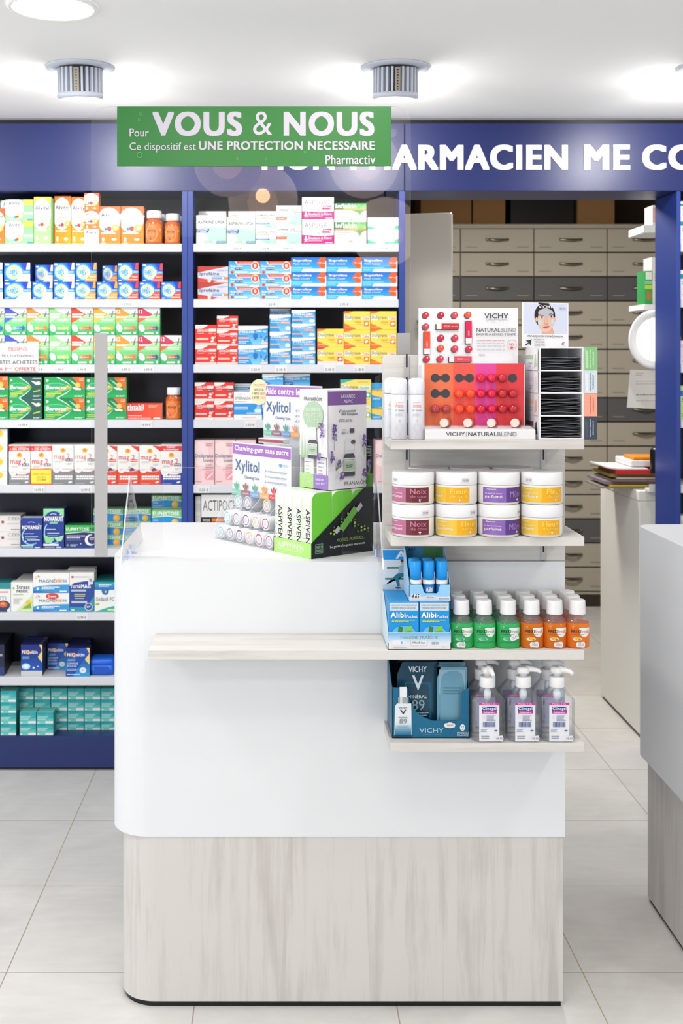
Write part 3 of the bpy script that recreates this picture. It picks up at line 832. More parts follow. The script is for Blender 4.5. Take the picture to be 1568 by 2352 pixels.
def k_effe(a, v=0):
    a.G(0, 0, 1, 1, '#7fc4ee', '#1f8ed8', 6); a.P([(0, .0), (.5, 0), (.3, .5), (0, .75)], '#2a98dc')
    a.P([(0, .76), (.5, .78), (1, .87), (1, 1), (0, 1)], '#efeeec'); a.L(.12, .87, .32, .92, '#c4c6c8', 1)
    if v == 0:   # wide
        a.T('EFFERALGAN', .02, .62, .54, .75, '#ffffff', 1, 1); a.T('1000 mg', .6, .64, .95, .76, '#ffffff', 1, 1); a.T('Paracétamol', .02, .53, .3, .6, '#e2f1fb', 1)
        a.R(0, .3, .36, .4, '#f4a99a'); a.E(.58, .46, .08, .15, '#1f6fb8', 14); a.P([(.52, .3), (.64, .36), (.6, .26)], '#1f6fb8'); a.P([(.74, .52), (.8, .46), (.8, .32), (.76, .36)], '#1f6fb8')
        a.P([(.84, .24), (.96, .5), (.99, .46), (.9, .22)], '#3a6fa6'); a.E(.84, .2, .03, .05, '#f4f8fb', 8); a.R(.78, .02, 1, .12, '#f6d0c8'); a.L(.02, .06, .36, .22, '#d6ecf9', 2)
    elif v == 1:
        a.T('EFFERALGAN', .06, .62, .9, .77, '#ffffff', 1, 1); a.T('Paracétamol', .06, .5, .48, .58, '#e2f1fb', 1); a.R(.52, .46, .95, .58, '#f2a596'); a.T('1000 mg', .56, .48, .92, .56, '#fdeee9', 1)
        a.R(.02, .2, .48, .3, '#f2a596'); a.E(.86, .2, .12, .12, '#eaf4fa', 14)
    else:
        a.T('EFFERALGAN', .04, .6, .62, .74, '#ffffff', 1, 1); a.T('500 mg', .68, .6, .97, .73, '#ffffff', 1, 1); a.T('Paracétamol', .04, .5, .34, .57, '#e2f1fb', 1); a.P([(0, .24), (.32, .24), (.36, .4), (0, .4)], '#2456b0'); a.L(.03, .27, .3, .37, '#cfe0f6', 2); a.E(.7, .2, .2, .16, '#6fb4e0', 14)
    return '#d4dde4', '#e2e4e6'

def k_effmed(a):
    a.R(0, 0, 1, 1, '#f0f0ee'); a.R(0, .18, 1, .58, '#2f95dc'); a.T('EFFERALGAN', .04, .72, .68, .82, '#6a6f76', .4, 1); a.T('MED', .69, .72, .92, .82, '#3a9ad0', .6, 1); a.T('500 mg', .66, .62, .95, .7, '#8a8d92', .4)
    a.L(.04, .62, .46, .68, '#c2c4c6', 1); a.L(.1, .88, .3, .92, '#c9cbcb', 1); a.R(.02, .36, .5, .46, '#bfe0f6'); a.L(.03, .385, .48, .44, '#3f8fce', 1); a.E(.86, .32, .13, .1, '#d9ecf8', 14); a.P([(.78, .38), (.84, .54), (.94, .5), (.96, .38)], '#8fc6ec'); a.R(.46, .2, .98, .26, '#9fd0f0'); a.L(.3, .05, .8, .12, '#efc9be', 1)
    return '#d6d9dc', '#c8ccd0'

def k_doli(a, v=0):
    c = '#f0782a' if v == 0 else '#d8325a'
    a.R(0, 0, 1, 1, '#f6d95a'); a.P([(0, .5), (.25, .5), (.4, .62), (.2, .78), (0, .8)], '#f6eecf')
    a.P([(0, 1), (.34, 1), (.2, .9), (0, .86)], c); a.P([(0, .34), (.45, .04), (.4, 0), (0, 0)], c if v == 0 else '#e8884a')
    a.T('Doliprane', .04, .52, .62, .76, '#7a7a80'); a.R(.66, .52, .98, .7, '#fbe8d8'); a.T('Tabs' if v == 0 else 'Caps', .69, .54, .95, .68, c, 1)
    a.T('1000', .4, .34, .66, .45, '#e8963a'); a.L(.46, .24, .74, .3, '#e8b04a', 1); a.R(.76, .18, .95, .44, c); a.E(.855, .31, .07, .08, '#f8ede4', 12, .5); a.L(.04, .1, .4, .16, '#fbdcb4', 1)
    if v:
        a.R(0, 0, 1, .18, '#f4f1ec'); a.L(.1, .05, .8, .12, '#e4b8b0', 1)
    return '#e9c9a4', '#eacb5a'

def k_orodoz(a, v=0):
    c = '#25b3a8' if v == 0 else '#2a9ad8'
    a.R(0, 0, 1, 1, '#f4dc6a' if v == 0 else '#f0d05a'); a.P([(0, .8), (.45, 1), (0, 1)], c) if v == 0 else a.P([(0, 1), (1, 1), (1, .8), (0, .62)], c)
    a.P([(0, .75), (.3, .7), (.3, .5), (0, .46)], '#f4f2ea') if v == 0 else a.P([(0, 0), (1, 0), (0, .34)], c)
    a.T('Doliprane', .02, .5, .56, .72, '#6a7078'); a.R(.6, .5, .97, .68, '#dff2ee'); a.T('Orodoz', .63, .53, .94, .66, c, 1); a.R(.82, .12, .98, .36, c); a.E(.9, .24, .05, .08, '#f2f8f6', 10); a.L(.55, .84, .9, .92, '#d8c26a', 1); a.L(.05, .08, .4, .18, '#f2f2ea', 2)
    return '#d8dcc0', '#e8d68a'

def k_liquiz(a):
    a.R(0, 0, 1, 1, '#f3cdd0'); a.E(.3, .75, .4, .22, '#f7dcdb', 20); a.E(.4, .5, .35, .1, '#f9e4e2', 18)
    a.T('Doliprane', .02, .585, .94, .69, '#56648a', .5); a.T('Doliprane', .02, .585, .94, .69, '#56648a', 0); a.T('Liquiz', .44, .5, .94, .58, '#56648a', .5)
    a.L(.56, .86, .9, .94, '#c99aa2', 2); a.T('200', .54, .42, .86, .47, '#eaa4ac'); a.R(.54, .375, .96, .395, '#6a5a66'); a.L(.38, .33, .94, .36, '#c9a0a8', 1)
    a.R(.54, .12, .96, .31, '#ee9ca8'); a.P([(.6, .15), (.92, .28), (.94, .25), (.66, .13)], '#f8e6e6'); a.L(.56, .25, .72, .29, '#f6d0d4', 1); a.L(.04, .05, .34, .09, '#d59aa6', 1)
    return '#ecc4c6', '#ecd2d2'

def k_actipoche(a):
    a.R(0, 0, 1, 1, '#e9e8e6'); a.R(0, 0, 1, .58, '#232326'); a.T('ACTIPOCHE', .04, .7, .99, .9, '#5a5a60'); a.P([(.62, 0), (.78, 0), (.96, .58), (.8, .58)], '#f07a24'); a.R(.26, .5, .6, .56, '#f07a24'); a.T('PATCHS', .04, .5, .22, .55, '#f2f0ee', 1)
    a.L(.04, .32, .6, .46, '#e2e0de', 2, .6); a.L(.08, .16, .5, .28, '#b0aeac', 2)
    return '#d9cfc6', '#e2e0dd'

def k_generic(a, base, dark, acc):
    a.R(0, 0, 1, 1, base); a.R(0, .7, 1, .86, dark); a.E(.3, .35, .2, .12, acc, 12); a.L(.08, .5, .9, .64, dark, 2); a.L(.08, .08, .7, .2, acc, 2)
    return dark, base

KINDS = {
    # key: (object name, short description, art)
    'alv_gw': ('vitamin_box', 'wide green and white vitamin box', lambda a: k_alv(a, '#7fc98a', '#9bdc9c', '', '#c9dcc4', 1, (.64, .74, 1, 1, '#efe04a'))),
    'alv_gt': ('vitamin_box', 'tall green vitamin box', lambda a: k_alv(a, '#8fd694', '#a6e08e', 'DÉFENSES', '#c4dcb8', 0, (0, .9, 1, 1, '#f0e24e'))),
    'alv_ot': ('vitamin_box', 'tall orange vitamin box', lambda a: k_alv(a, '#ee7a2a', '#f4a51c', 'VITALITÉ', '#f2b27e')),
    'alv_om': ('vitamin_box', 'orange and white vitamin box', lambda a: k_alv(a, '#ee6a32', '#f08a26', 'VITALITÉ', '#f2b29a')),
    'alv_os': ('vitamin_box', 'small orange vitamin box', lambda a: k_alv(a, '#e85f2e', '#f07a24', 'VITALITÉ', '#f2b29a')),
    'alv_ws': ('vitamin_box', 'small plain white vitamin box', lambda a: k_alv(a, '', '', 'VITALITÉ', '#f2c4aa', plain=1)),
    'bion_w': ('vitamin_box', 'blue and white swirl vitamin box', lambda a: k_bion(a, '#eceae4', '#e4e2dc')),
    'bion_o': ('vitamin_box', 'blue and orange swirl vitamin box', lambda a: k_bion(a, '#f2a03a', '#f0a848')),
    'bion_r': ('vitamin_box', 'blue and red swirl vitamin box', lambda a: k_bion(a, '#ee4a2c', '#e03a3a')),
    'mul_b': ('vitamin_box', 'green vitamin box with blue triangle', lambda a: k_multi(a, '#4052c0', '#3a6ac8', ('#8fc6f0', '#4a9ade', '#1f62b4'))),
    'mul_o': ('vitamin_box', 'green vitamin box with orange triangle', lambda a: k_multi(a, '#f0883a', '#f4a44a', ('#f8c47a', '#f4a24a', '#f08a2a'), 0, 1)),
    'mul_g': ('vitamin_box', 'green vitamin box with pale green triangle', lambda a: k_multi(a, '#8fd68a', '#b8ecb0', ('#d0ea8a', '#c4e67a', '#b4e07a'))),
    'mul_r': ('vitamin_box', 'green vitamin box with red triangle', lambda a: k_multi(a, '#ea4426', '#ee5a30', ('#f6a06a', '#ee7040', '#e85a28'))),
    'mul_y': ('vitamin_box', 'green vitamin box with amber triangle', lambda a: k_multi(a, '#f0a832', '#f4be4a', ('#f4dc8a', '#f0cc5a', '#f0b83a'))),
    'mul_12y': ('vitamin_box', 'green vitamin box with yellow numbered triangle', lambda a: k_multi(a, '#f29a36', '#f4b44a', ('#f8b87a', '#f49a5a', '#ee7a4a'), 1, 1)),
    'mul_12m': ('vitamin_box', 'green vitamin box with magenta numbered triangle', lambda a: k_multi(a, '#c83a5a', '#ee6a3a', ('#f0886a', '#e06a6a', '#5a4a8a'), 1)),
    'bero': ('vitamin_box', 'green and orange effervescent vitamin box', lambda a: k_bero(a)),
    'bero_d': ('vitamin_box', 'green and dark teal vitamin box', lambda a: k_bero(a, 1)),
    'rist': ('medicine_box', 'flat red medicine box', k_ristabil),
    'mag_g': ('supplement_box', 'white and grey supplement box', lambda a: k_mag(a, 'grey')),
    'mag_gp': ('supplement_box', 'grey supplement box with red banner', lambda a: k_mag(a, 'grey+')),
    'mag_s': ('supplement_box', 'supplement box with yellow offer sticker', lambda a: k_mag(a, 'sticker')),
    'mag_r': ('supplement_box', 'white and red supplement box', lambda a: k_mag(a, 'red')),
    'mag_b': ('supplement_box', 'white supplement box with blue base', lambda a: k_mag(a, 'blue')),
    'yel': ('supplement_box', 'white box with yellow drop', k_yellow),
    'czen': ('supplement_box', 'cream box with black seed panel', k_czen),
    'nova': ('sleep_aid_box', 'dark blue sleep aid box', lambda a: k_nova(a)),
    'nova_t': ('sleep_aid_box', 'tall blue and mint sleep aid box', lambda a: k_nova(a, 1)),
    'euphn': ('sleep_aid_box', 'purple and green box with moon', k_euphn),
    'euph': ('sleep_aid_box', 'blue box with orange ball', k_euph),
    'stress': ('supplement_box', 'white box with yellow flowers', k_stress),
    'magnevie': ('supplement_box', 'wide white and blue supplement box', lambda a: k_magnevie(a)),
    'magnevie_r': ('supplement_box', 'white and blue box with red oval', lambda a: k_magnevie(a, 1)),
    'forte': ('supplement_box', 'white and royal blue supplement box', k_forte),
    'sedatif': ('medicine_box', 'teal and white calming remedy box', k_sedatif),
    'brain': ('supplement_box', 'white box with head picture', k_brain),
    'dark': ('medicine_box', 'dark navy quit smoking box', k_dark),
    'niq_w': ('medicine_box', 'blue quit smoking box with grey base', lambda a: k_niq(a, 1)),
    'niq': ('medicine_box', 'blue and yellow quit smoking box', lambda a: k_niq(a)),
    'teal': ('medicine_box', 'small turquoise box', k_teal),
    'aspi': ('medicine_box', 'large pale mint painkiller box', lambda a: k_aspi(a)),
    'aspi_o': ('medicine_box', 'small mint box with orange writing', lambda a: k_aspi(a, 1)),
    'aspi_w': ('medicine_box', 'mint painkiller box with red flash', lambda a: k_aspi(a, 2)),
    'aspegic': ('medicine_box', 'white and magenta painkiller box', k_aspegic),
    'inflakin': ('medicine_box', 'white and green box with orange stripe', k_inflakin),
    'gwave': ('medicine_box', 'white box with green waves', k_greenwave),
    'ipro': ('medicine_box', 'silver and red painkiller box', k_ipro),
    'ibu2': ('medicine_box', 'light blue box with red ribbon', k_ibu2),
    'ibu4': ('medicine_box', 'blue box with orange shield', k_ibu4),
    'dafa': ('medicine_box', 'red and white painkiller box', lambda a: k_dafa(a)),
    'dafa5': ('medicine_box', 'red box with purple dose patch', lambda a: k_dafa(a, 1)),
    'effe_w': ('medicine_box', 'wide sky blue painkiller box', lambda a: k_effe(a, 0)),
    'effe': ('medicine_box', 'narrow sky blue painkiller box', lambda a: k_effe(a, 1)),
    'effe5': ('medicine_box', 'sky blue box with navy flash', lambda a: k_effe(a, 2)),
    'effmed': ('medicine_box', 'white box with broad blue band', k_effmed),
    'doli': ('medicine_box', 'yellow and orange painkiller box', lambda a: k_doli(a)),
    'doli_c': ('medicine_box', 'yellow and crimson painkiller box', lambda a: k_doli(a, 1)),
    'oro': ('medicine_box', 'yellow and turquoise painkiller box', lambda a: k_orodoz(a)),
    'oro_b': ('medicine_box', 'yellow and blue painkiller box', lambda a: k_orodoz(a, 1)),
    'liquiz': ('medicine_box', 'tall pale pink liquid medicine box', k_liquiz),
    'acti': ('patch_box', 'black and white patch box', k_actipoche),
    'g_green': ('medicine_box', 'green topped white box', lambda a: k_generic(a, '#eef0ee', '#3a9a5a', '#4a7ac8')),
    'g_blue': ('medicine_box', 'white box with teal stripes', lambda a: k_generic(a, '#f2f0ee', '#2a8aa0', '#c8a0b0')),
    'g_pink': ('medicine_box', 'pale pink and white box', lambda a: k_generic(a, '#f2e6ee', '#e0c8da', '#b88ab0')),
    'g_lime': ('medicine_box', 'lime green and blue box', lambda a: k_generic(a, '#c8e68a', '#3a6ac0', '#5ab85a')),
    'g_white': ('medicine_box', 'plain white box', lambda a: k_generic(a, '#eeeeec', '#dddddc', '#d0d0d0')),
}
_cart = {}
def carton_mesh(kind, w, h, d):
    k = (kind, round(w, 3), round(h, 3), round(d, 3))
    if k in _cart:
        return _cart[k]
    mb = MB()
    art = Art(mb, w, h, flat_front(-w / 2, 0, 0))
    side, top = KINDS[kind][2](art)
    mb.box(-w / 2, w / 2, 0, d, 0, h, side, {'top': top, 'bottom': top})
    _cart[k] = mb.mesh(KINDS[kind][0])
    return _cart[k]

BOXES = []      # (object, kind, bay, shelf, x, z, row depth)
def carton(kind, x0, x1, z0, h, D, d, bay, shelf, rz=0):
    """x0,x1: pixel edges of the face seen at distance D"""
    xa, xb = wx(x0, D), wx(x1, D)
    w = xb - xa - .0006
    me = carton_mesh(kind, w, h, d)
    o = put(KINDS[kind][0], me, None, ((xa + xb) / 2, D - CD, z0), rz)
    BOXES.append((o, kind, bay, shelf, (xa + xb) / 2, z0, D))
    return o

SHELF_Y = [559.6, 687.3, 837.3, 964.2, 1113.5, 1260.3, 1406.3, 1555.0, 1690.5]
WALL_D = 4.134
SHELF_Z = [CH - (y - CY) * WALL_D / FPX for y in SHELF_Y]
def st(kinds, bay, sh, x0, x1, ys, D=4.142, d=.06, z0=None):
    """a pile on a shelf: ys = pixel heights from the bottom edge to the top edge"""
    kinds = [kinds] * (len(ys) - 1) if isinstance(kinds, str) else kinds
    z = SHELF_Z[sh] if z0 is None else z0
    for i, k in enumerate(kinds):
        top = wz(ys[i + 1], D)
        h = top - z
        carton(k, x0, x1, z, h - .0005, D, d, bay, sh)
        z += h

# ---- left bay
B = 'left'
s = 0
st('alv_os', B, s, -38, 11, [559, 478], 4.142, .05)
st('alv_gw', B, s, 1, 58, [559, 508, 460], 4.215, .05)
st('alv_gw', B, s, 12, 77, [559, 507, 458])
st('alv_gt', B, s, 78, 117, [559, 452], 4.142, .11)
st('alv_ot', B, s, 125, 163, [559, 450], 4.185, .05)
st('alv_ot', B, s, 164, 200.5, [559, 452], 4.185, .05)
st(['alv_ws', 'alv_os', 'alv_os'], B, s, 193.5, 227.5, [559, 526, 483, 443], 4.142, .04)
st('alv_om', B, s, 228, 277, [559, 474], 4.15)
st('alv_om', B, s, 278, 330, [559, 474], 4.15)
s = 1
row = [('bion_w', -52, 7), ('bion_w', 9.5, 72), ('bion_w', 74, 121), ('bion_w', 123, 171), ('bion_o', 172, 220), ('bion_o', 222, 270), ('bion_r', 271, 318), ('bion_r', 320, 368), ('bion_r', 370, 416)]
for k, a0, a1 in row:
    st(k, B, s, a0, a1, [687, 647])
zt = wz(647, 4.142)
for k, a0, a1, dd in [('bion_w', -52, 6, 0), ('bion_w', 9.5, 69.5, 0), ('bion_w', 81, 122, .04), ('bion_w', 123, 171, 0), ('bion_o', 173, 222, 0), ('bion_o', 235, 269, .05), ('bion_r', 270, 318, 0), ('bion_r', 326, 374, .015)]:
    D = 4.142 + dd
    st(k, B, s, a0, a1, [646, 603 + dd * 130], D, .06, zt)
s = 2
for k, a0 in [('mul_b', -40), ('mul_b', 11), ('mul_o', 62), ('mul_g', 113), ('mul_r', 164), ('mul_y', 215), ('mul_12y', 266), ('mul_12m', 317)]:
    st([k, k], B, s, a0, a0 + 50.3, [837, 770, 707])
st('mul_12m', B, s, 368, 416.5, [837, 770])
s = 3
st('bero', B, s, -78, 20, [964, 914, 864])
st('bero_d', B, s, 21, 96, [964, 914, 865.5])
st('bero', B, s, 102, 195.5, [964, 914, 866])
st('bero', B, s, 196, 291, [964, 914, 866.5], 4.15)
st('rist', B, s, 291.5, 372, [964, 926])
s = 4
for q in range(4):
    st('yel', B, s, -30 + q * .0, 17, [1113, 1082, 1051, 1020, 985], 4.142 + q * .042, .04)
for k, a0 in [('mag_gp', 20), ('mag_s', 70), ('mag_g', 120), ('mag_g', 170), ('mag_r', 219.5), ('mag_r', 269), ('mag_r', 319.5), ('mag_b', 368.6)]:
    st(k, B, s, a0, a0 + 49.3, [1113, 1021 if k != 'mag_r' else 1023], 4.142, .1)
s = 5
st('czen', B, s, -30, 47, [1260, 1221, 1184], 4.18, .09)
st('nova', B, s, 48.5, 97.5, [1260, 1189], 4.142, .05)
st('nova_t', B, s, 99.5, 147, [1260, 1168], 4.142, .09)
st('euphn', B, s, 149.5, 235, [1260, 1206])
st('euph', B, s, 214, 283, [1260, 1230, 1199, 1168], 4.21)
st('euph', B, s, 285, 347, [1260, 1230, 1199, 1168], 4.19)
st('euph', B, s, 348, 417, [1260, 1211, 1172], 4.142)
st('euph', B, s, 348, 417, [1172, 1138], 4.2, .06, wz(1172, 4.142))
s = 6
st('brain', B, s, -26, 24.5, [1406, 1338], 4.142, .08)
for q in range(4):
    st('stress', B, s, 25 + 5 * (q > 0) + 6 * q, 75.5 + 2 * q, [1406, 1337 - q * 5], 4.142 + q * .042, .04)
st(['magnevie_r', 'magnevie'], B, s, 76, 159, [1406, 1362, 1316])
st('forte', B, s, 159.5, 216, [1406, 1315])
st('forte', B, s, 156, 218, [1406, 1306], 4.215, .05)
for q in range(3):
    st('sedatif', B, s, 217 + q * 4, 266 + q * 4, [1406, 1337 - q * 6], 4.142 + q * .06, .055)
s = 7
for q in range(4):
    st('dark', B, s, -38 + q * 4, 10 + q * 5, [1555, 1480 - q * 7], 4.15 + q * .05, .045)
for q in range(4):
    st('niq_w', B, s, 48 + q * 4, 97 + q * 4, [1555, 1480 - q * 5], 4.15 + q * .032, .03)
st('niq', B, s, 109, 156, [1555, 1478], 4.23, .05)
for q in range(3):
    st('niq', B, s, 151 + q * 4, 206 - q * .5, [1555, 1488 - q * 8], 4.142 + (q > 0) * .09 + q * .005 + (q > 1) * .05, .05)
s = 8
zb = SHELF_Z[8]
for c in range(6):
    a0 = 40.5 + 38.3 * c
    st('teal', B, s, a0, a0 + 37, [1681, 1657, 1632, 1606.5, 1582], 4.2, .06, zb)
st('teal', B, s, 2, 37.5, [1681, 1657, 1632, 1606.5, 1582], 4.2, .06, zb)
st('teal', B, s, 1, 37, [1689, 1663, 1638, 1613, 1588], 4.14, .055, zb)
st('teal', B, s, 45, 83, [1689, 1662.5, 1636], 4.14, .055, zb)
st('teal', B, s, 84.5, 122.5, [1689, 1662.5, 1636], 4.14, .055, zb)

# ---- middle bay
B = 'right'
s = 0
st('aspi', B, s, 450.5, 519.5, [559, 494])
st('aspi', B, s, 456, 519.5, [559, 485], 4.225, .06)
st('aspi', B, s, 520.5, 586, [559, 498.5])
st('aspi', B, s, 524, 586.5, [559, 485], 4.225, .06)
st('aspi_o', B, s, 587, 633.5, [559, 524.5, 485])
st('aspi_w', B, s, 634, 692.5, [559, 516, 472])
st('aspegic', B, s, 693.5, 766.5, [559, 503.6, 452.5])
st('inflakin', B, s, 767.5, 841, [559, 510, 466.5])
st('gwave', B, s, 844, 915, [559, 527, 499.5])
s = 1
st('ipro', B, s, 454, 524, [687, 649, 611.5])
st('ibu2', B, s, 525, 596.5, [687, 659, 630, 600])
st('ibu2', B, s, 597, 668, [687, 659, 630, 600])
for a0, a1 in ((668.5, 749.5), (750, 831), (831.5, 912.5)):
    st('ibu4', B, s, a0, a1, [687, 658, 625, 591])
s = 2
st('dafa', B, s, 448, 497.5, [837, 793, 746])
st('dafa', B, s, 498, 546, [837, 794, 758, 725])
st('effe_w', B, s, 546.5, 615, [837, 792, 748])
st('effe', B, s, 619, 667.5, [837, 800.5, 761.5, 722])
st('effe', B, s, 619.5, 667, [722, 709], 4.19, .04, wz(722, 4.142))
st('effe', B, s, 669, 724, [837, 807, 775, 743, 711.5])
st(['doli_c', 'doli'], B, s, 728.5, 789.5, [837, 797, 755])
st('doli', B, s, 790, 850, [837, 797, 756.5, 714.5])
st('doli', B, s, 850.5, 911, [837, 797, 756.5, 714.5])
s = 3
st('dafa5', B, s, 447, 491.5, [964, 921, 878.5])
st('dafa5', B, s, 492, 536, [964, 921, 878.5])
st('effmed', B, s, 536.5, 601.5, [964, 899.5])
st('effmed', B, s, 538, 601, [899.5, 881], 4.19, .06, wz(899.5, 4.142))
st('effe5', B, s, 602, 650.5, [964, 929, 893, 858.5])
st('effe5', B, s, 651.5, 712, [964, 929, 893, 858], 4.16)
st('oro', B, s, 782.5, 852, [964, 918, 871.5])
st('oro_b', B, s, 853, 908, [964, 921, 879.5])
s = 4
for a0, a1 in ((447, 492.5), (493.5, 540), (541, 587)):
    st('liquiz', B, s, a0, a1, [1113, 1011], 4.142, .1)
st('liquiz', B, s, 862, 908, [1113, 1011], 4.142, .1)
s = 5
st('g_white', B, s, 448, 461, [1260, 1140], 4.16, .1)
st('acti', B, s, 462, 555, [1260, 1136])

# ---- far right bay, only a sliver in view
B = 'far right'
for sh, items in enumerate([[('g_green', 462, 20), ('g_white', 480, 79)], [('g_blue', 620, 67)], [('g_pink', 782, 55)], [('g_lime', 886, 77)], [], [('g_white', 1185, 75)]]):
    z = SHELF_Z[sh]
    if sh == 0:
        st(['g_blue', 'g_green'], B, 0, 1562.5, 1612, [559, 500, 462], 4.142)
    elif items:
        st(items[0][0], B, sh, 1562.5, 1610, [SHELF_Y[sh], items[0][1]], 4.142)

ORD = ['first', 'second', 'third', 'fourth', 'fifth', 'sixth', 'seventh', 'eighth', 'ninth']
SHN = ['top', 'second', 'third', 'fourth', 'fifth', 'sixth', 'seventh', 'eighth', 'lowest']
def label_boxes():
    from collections import defaultdict
    g = defaultdict(list)
    for b in BOXES:
        g[(b[1], b[2], b[3])].append(b)
    for (kind, bay, sh), L in g.items():
        desc = KINDS[kind][1]
        loc = '%s bay %s shelf' % (bay, SHN[sh])
        fronts = min(b[6] for b in L)
        zs = []
        for b in sorted(L, key=lambda b: b[5]):
            if not zs or b[5] - zs[-1] > .02:
                zs.append(b[5])
        seen = {}
        for b in L:
            r = max(i for i, z in enumerate(zs) if b[5] >= z - .001)
            seen.setdefault(r, []).append(b)
        for r, M in seen.items():
            M.sort(key=lambda b: (round(b[4], 2), b[6]))
            if len(zs) == 1: rn = ''
            elif r == 0: rn = 'bottom row'
            elif r == len(zs) - 1: rn = 'top row'
            elif len(zs) == 3: rn = 'middle row'
            else: rn = ORD[r] + ' row up'
            # split by depth: those with another of the same kind straight in front
            F = [b for b in M if not any(c is not b and abs(c[4] - b[4]) < .035 and c[6] < b[6] - .01 for c in M)]
            K = [b for b in M if b not in F]
            for grp, back in ((F, 0), (K, 1)):
                for i, b in enumerate(grp):
                    t = desc
                    pos = ('%s from left' % ORD[i] if i else 'leftmost') if len(grp) > 1 else ''
                    if back and pos:
                        pos = ORD[i] + ' behind'
                    elif back:
                        pos = 'behind the front one'
                    elif K and len(grp) > 1:
                        pos = pos + ' in front' if i else 'front leftmost'
                    bits = [x for x in (pos, rn) if x]
                    if bits:
                        t += ', ' + ' '.join(bits)
                    t += ', ' + loc
                    tag(b[0], t, 'box', '%s boxes on the %s shelf of the %s bay' % (desc.replace(' box', '', 1), SHN[sh], bay) if len(L) > 1 else None)
label_boxes()

# ------------------------------------------------------------------ the room
mb = MB(); mb.box(-4, 4, -6, 6, -.05, 0, floor_mat()); structure('floor', mb)
mb = MB(); mb.box(-4, 4, -6, 1.53, CEIL, CEIL + .08, 'ceil'); structure('ceiling', mb)
mb = MB()
YB = 1.75
mb.box(-4, .43, YB, YB + .1, 0, 2.9, 'ceil'); mb.box(1.47, 4, YB, YB + .1, 0, 2.9, 'ceil'); mb.box(.43, 1.47, YB, YB + .1, 2.06, 2.9, 'ceil')
structure('wall_back', mb)
mb = MB(); mb.box(-1.9, 1.7, -5.6, -5.5, 0, CEIL, mat('blocker_brown', '#55504c', rough=.8)); structure('dark_blocker_wall', mb)  # unseen dark wall added behind the camera to keep haze off the screen
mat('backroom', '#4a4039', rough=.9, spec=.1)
mat('backroom_side', '#b9b2a8', rough=.9, spec=.1)
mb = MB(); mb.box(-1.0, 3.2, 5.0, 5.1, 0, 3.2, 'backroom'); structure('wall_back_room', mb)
mb = MB(); mb.box(2.95, 3.05, YB + .1, 5.0, 0, 3.2, 'backroom_side'); structure('wall_right', mb)
mb = MB(); mb.box(-1.1, -1.0, YB + .1, 5.0, 0, 3.2, 'backroom_side'); structure('wall_left', mb)
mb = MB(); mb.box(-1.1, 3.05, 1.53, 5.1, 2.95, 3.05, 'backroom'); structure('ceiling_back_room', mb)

# blue fascia with the white sign over the shelves
WY = WALL_D - CD                       # 1.502: front plane of the wall shelving
fz0, fz1 = wz(438.5, WALL_D), wz(283, WALL_D)
fas = thing('fascia_sign', 'long navy blue fascia panel with white capital lettering above the shelves', 'sign', (0, WY, fz0))
mb = MB()
for xa, xb in ((-3, wx(929, WALL_D) - .0012), (wx(929, WALL_D) + .0012, 3)):
    mb.bbox(xa, xb, 0, .24, 0, fz1 - fz0, 'navy', .0015)
mb.build('panel', fas)
mb = MB(); mb.box(-3, 3, .03, .2, fz1 - fz0, CEIL - fz0 - .001, 'black'); mb.build('shadow_gap_strip', fas)  # black strip paints in the shade of the gap above the fascia
mb = MB()
lz0, lz1 = wz(390.5, WALL_D) - fz0, wz(332.5, WALL_D) - fz0
mat('letter_white', '#f6f4ee', rough=.5)
def solid_text(mb, t, x0, x1, z0, z1, y, dep, k, b=1.0, res=4):
    vs, fs, ar = text_mesh(t, b, 0, res)
    P = [(x0 + u * (x1 - x0), z0 + v * (z1 - z0)) for u, v, l in vs]
    mb.idx([(x, y - dep - v[2] * .0003, z) for (x, z), v in zip(P, vs)], fs, k)
    ed = set((f[i - 1], f[i]) for f in fs for i in range(len(f)))     # returns of the letters
    for a, c in ed:
        if (c, a) not in ed:
            mb.face([(P[a][0], y - dep, P[a][1]), (P[c][0], y - dep, P[c][1]), (P[c][0], y, P[c][1]), (P[a][0], y, P[a][1])], k)
for t, a0, a1 in (('MON', 601, 768), ('PHARMACIEN', 804, 1303), ('ME', 1340, 1446), ('CONSEILLE', 1474, 1905)):
    solid_text(mb, t, wx(a0, WALL_D), wx(a1, WALL_D), lz0, lz1, -.0003, .003, 'letter_white', 2.2)
mb.build('lettering', fas)

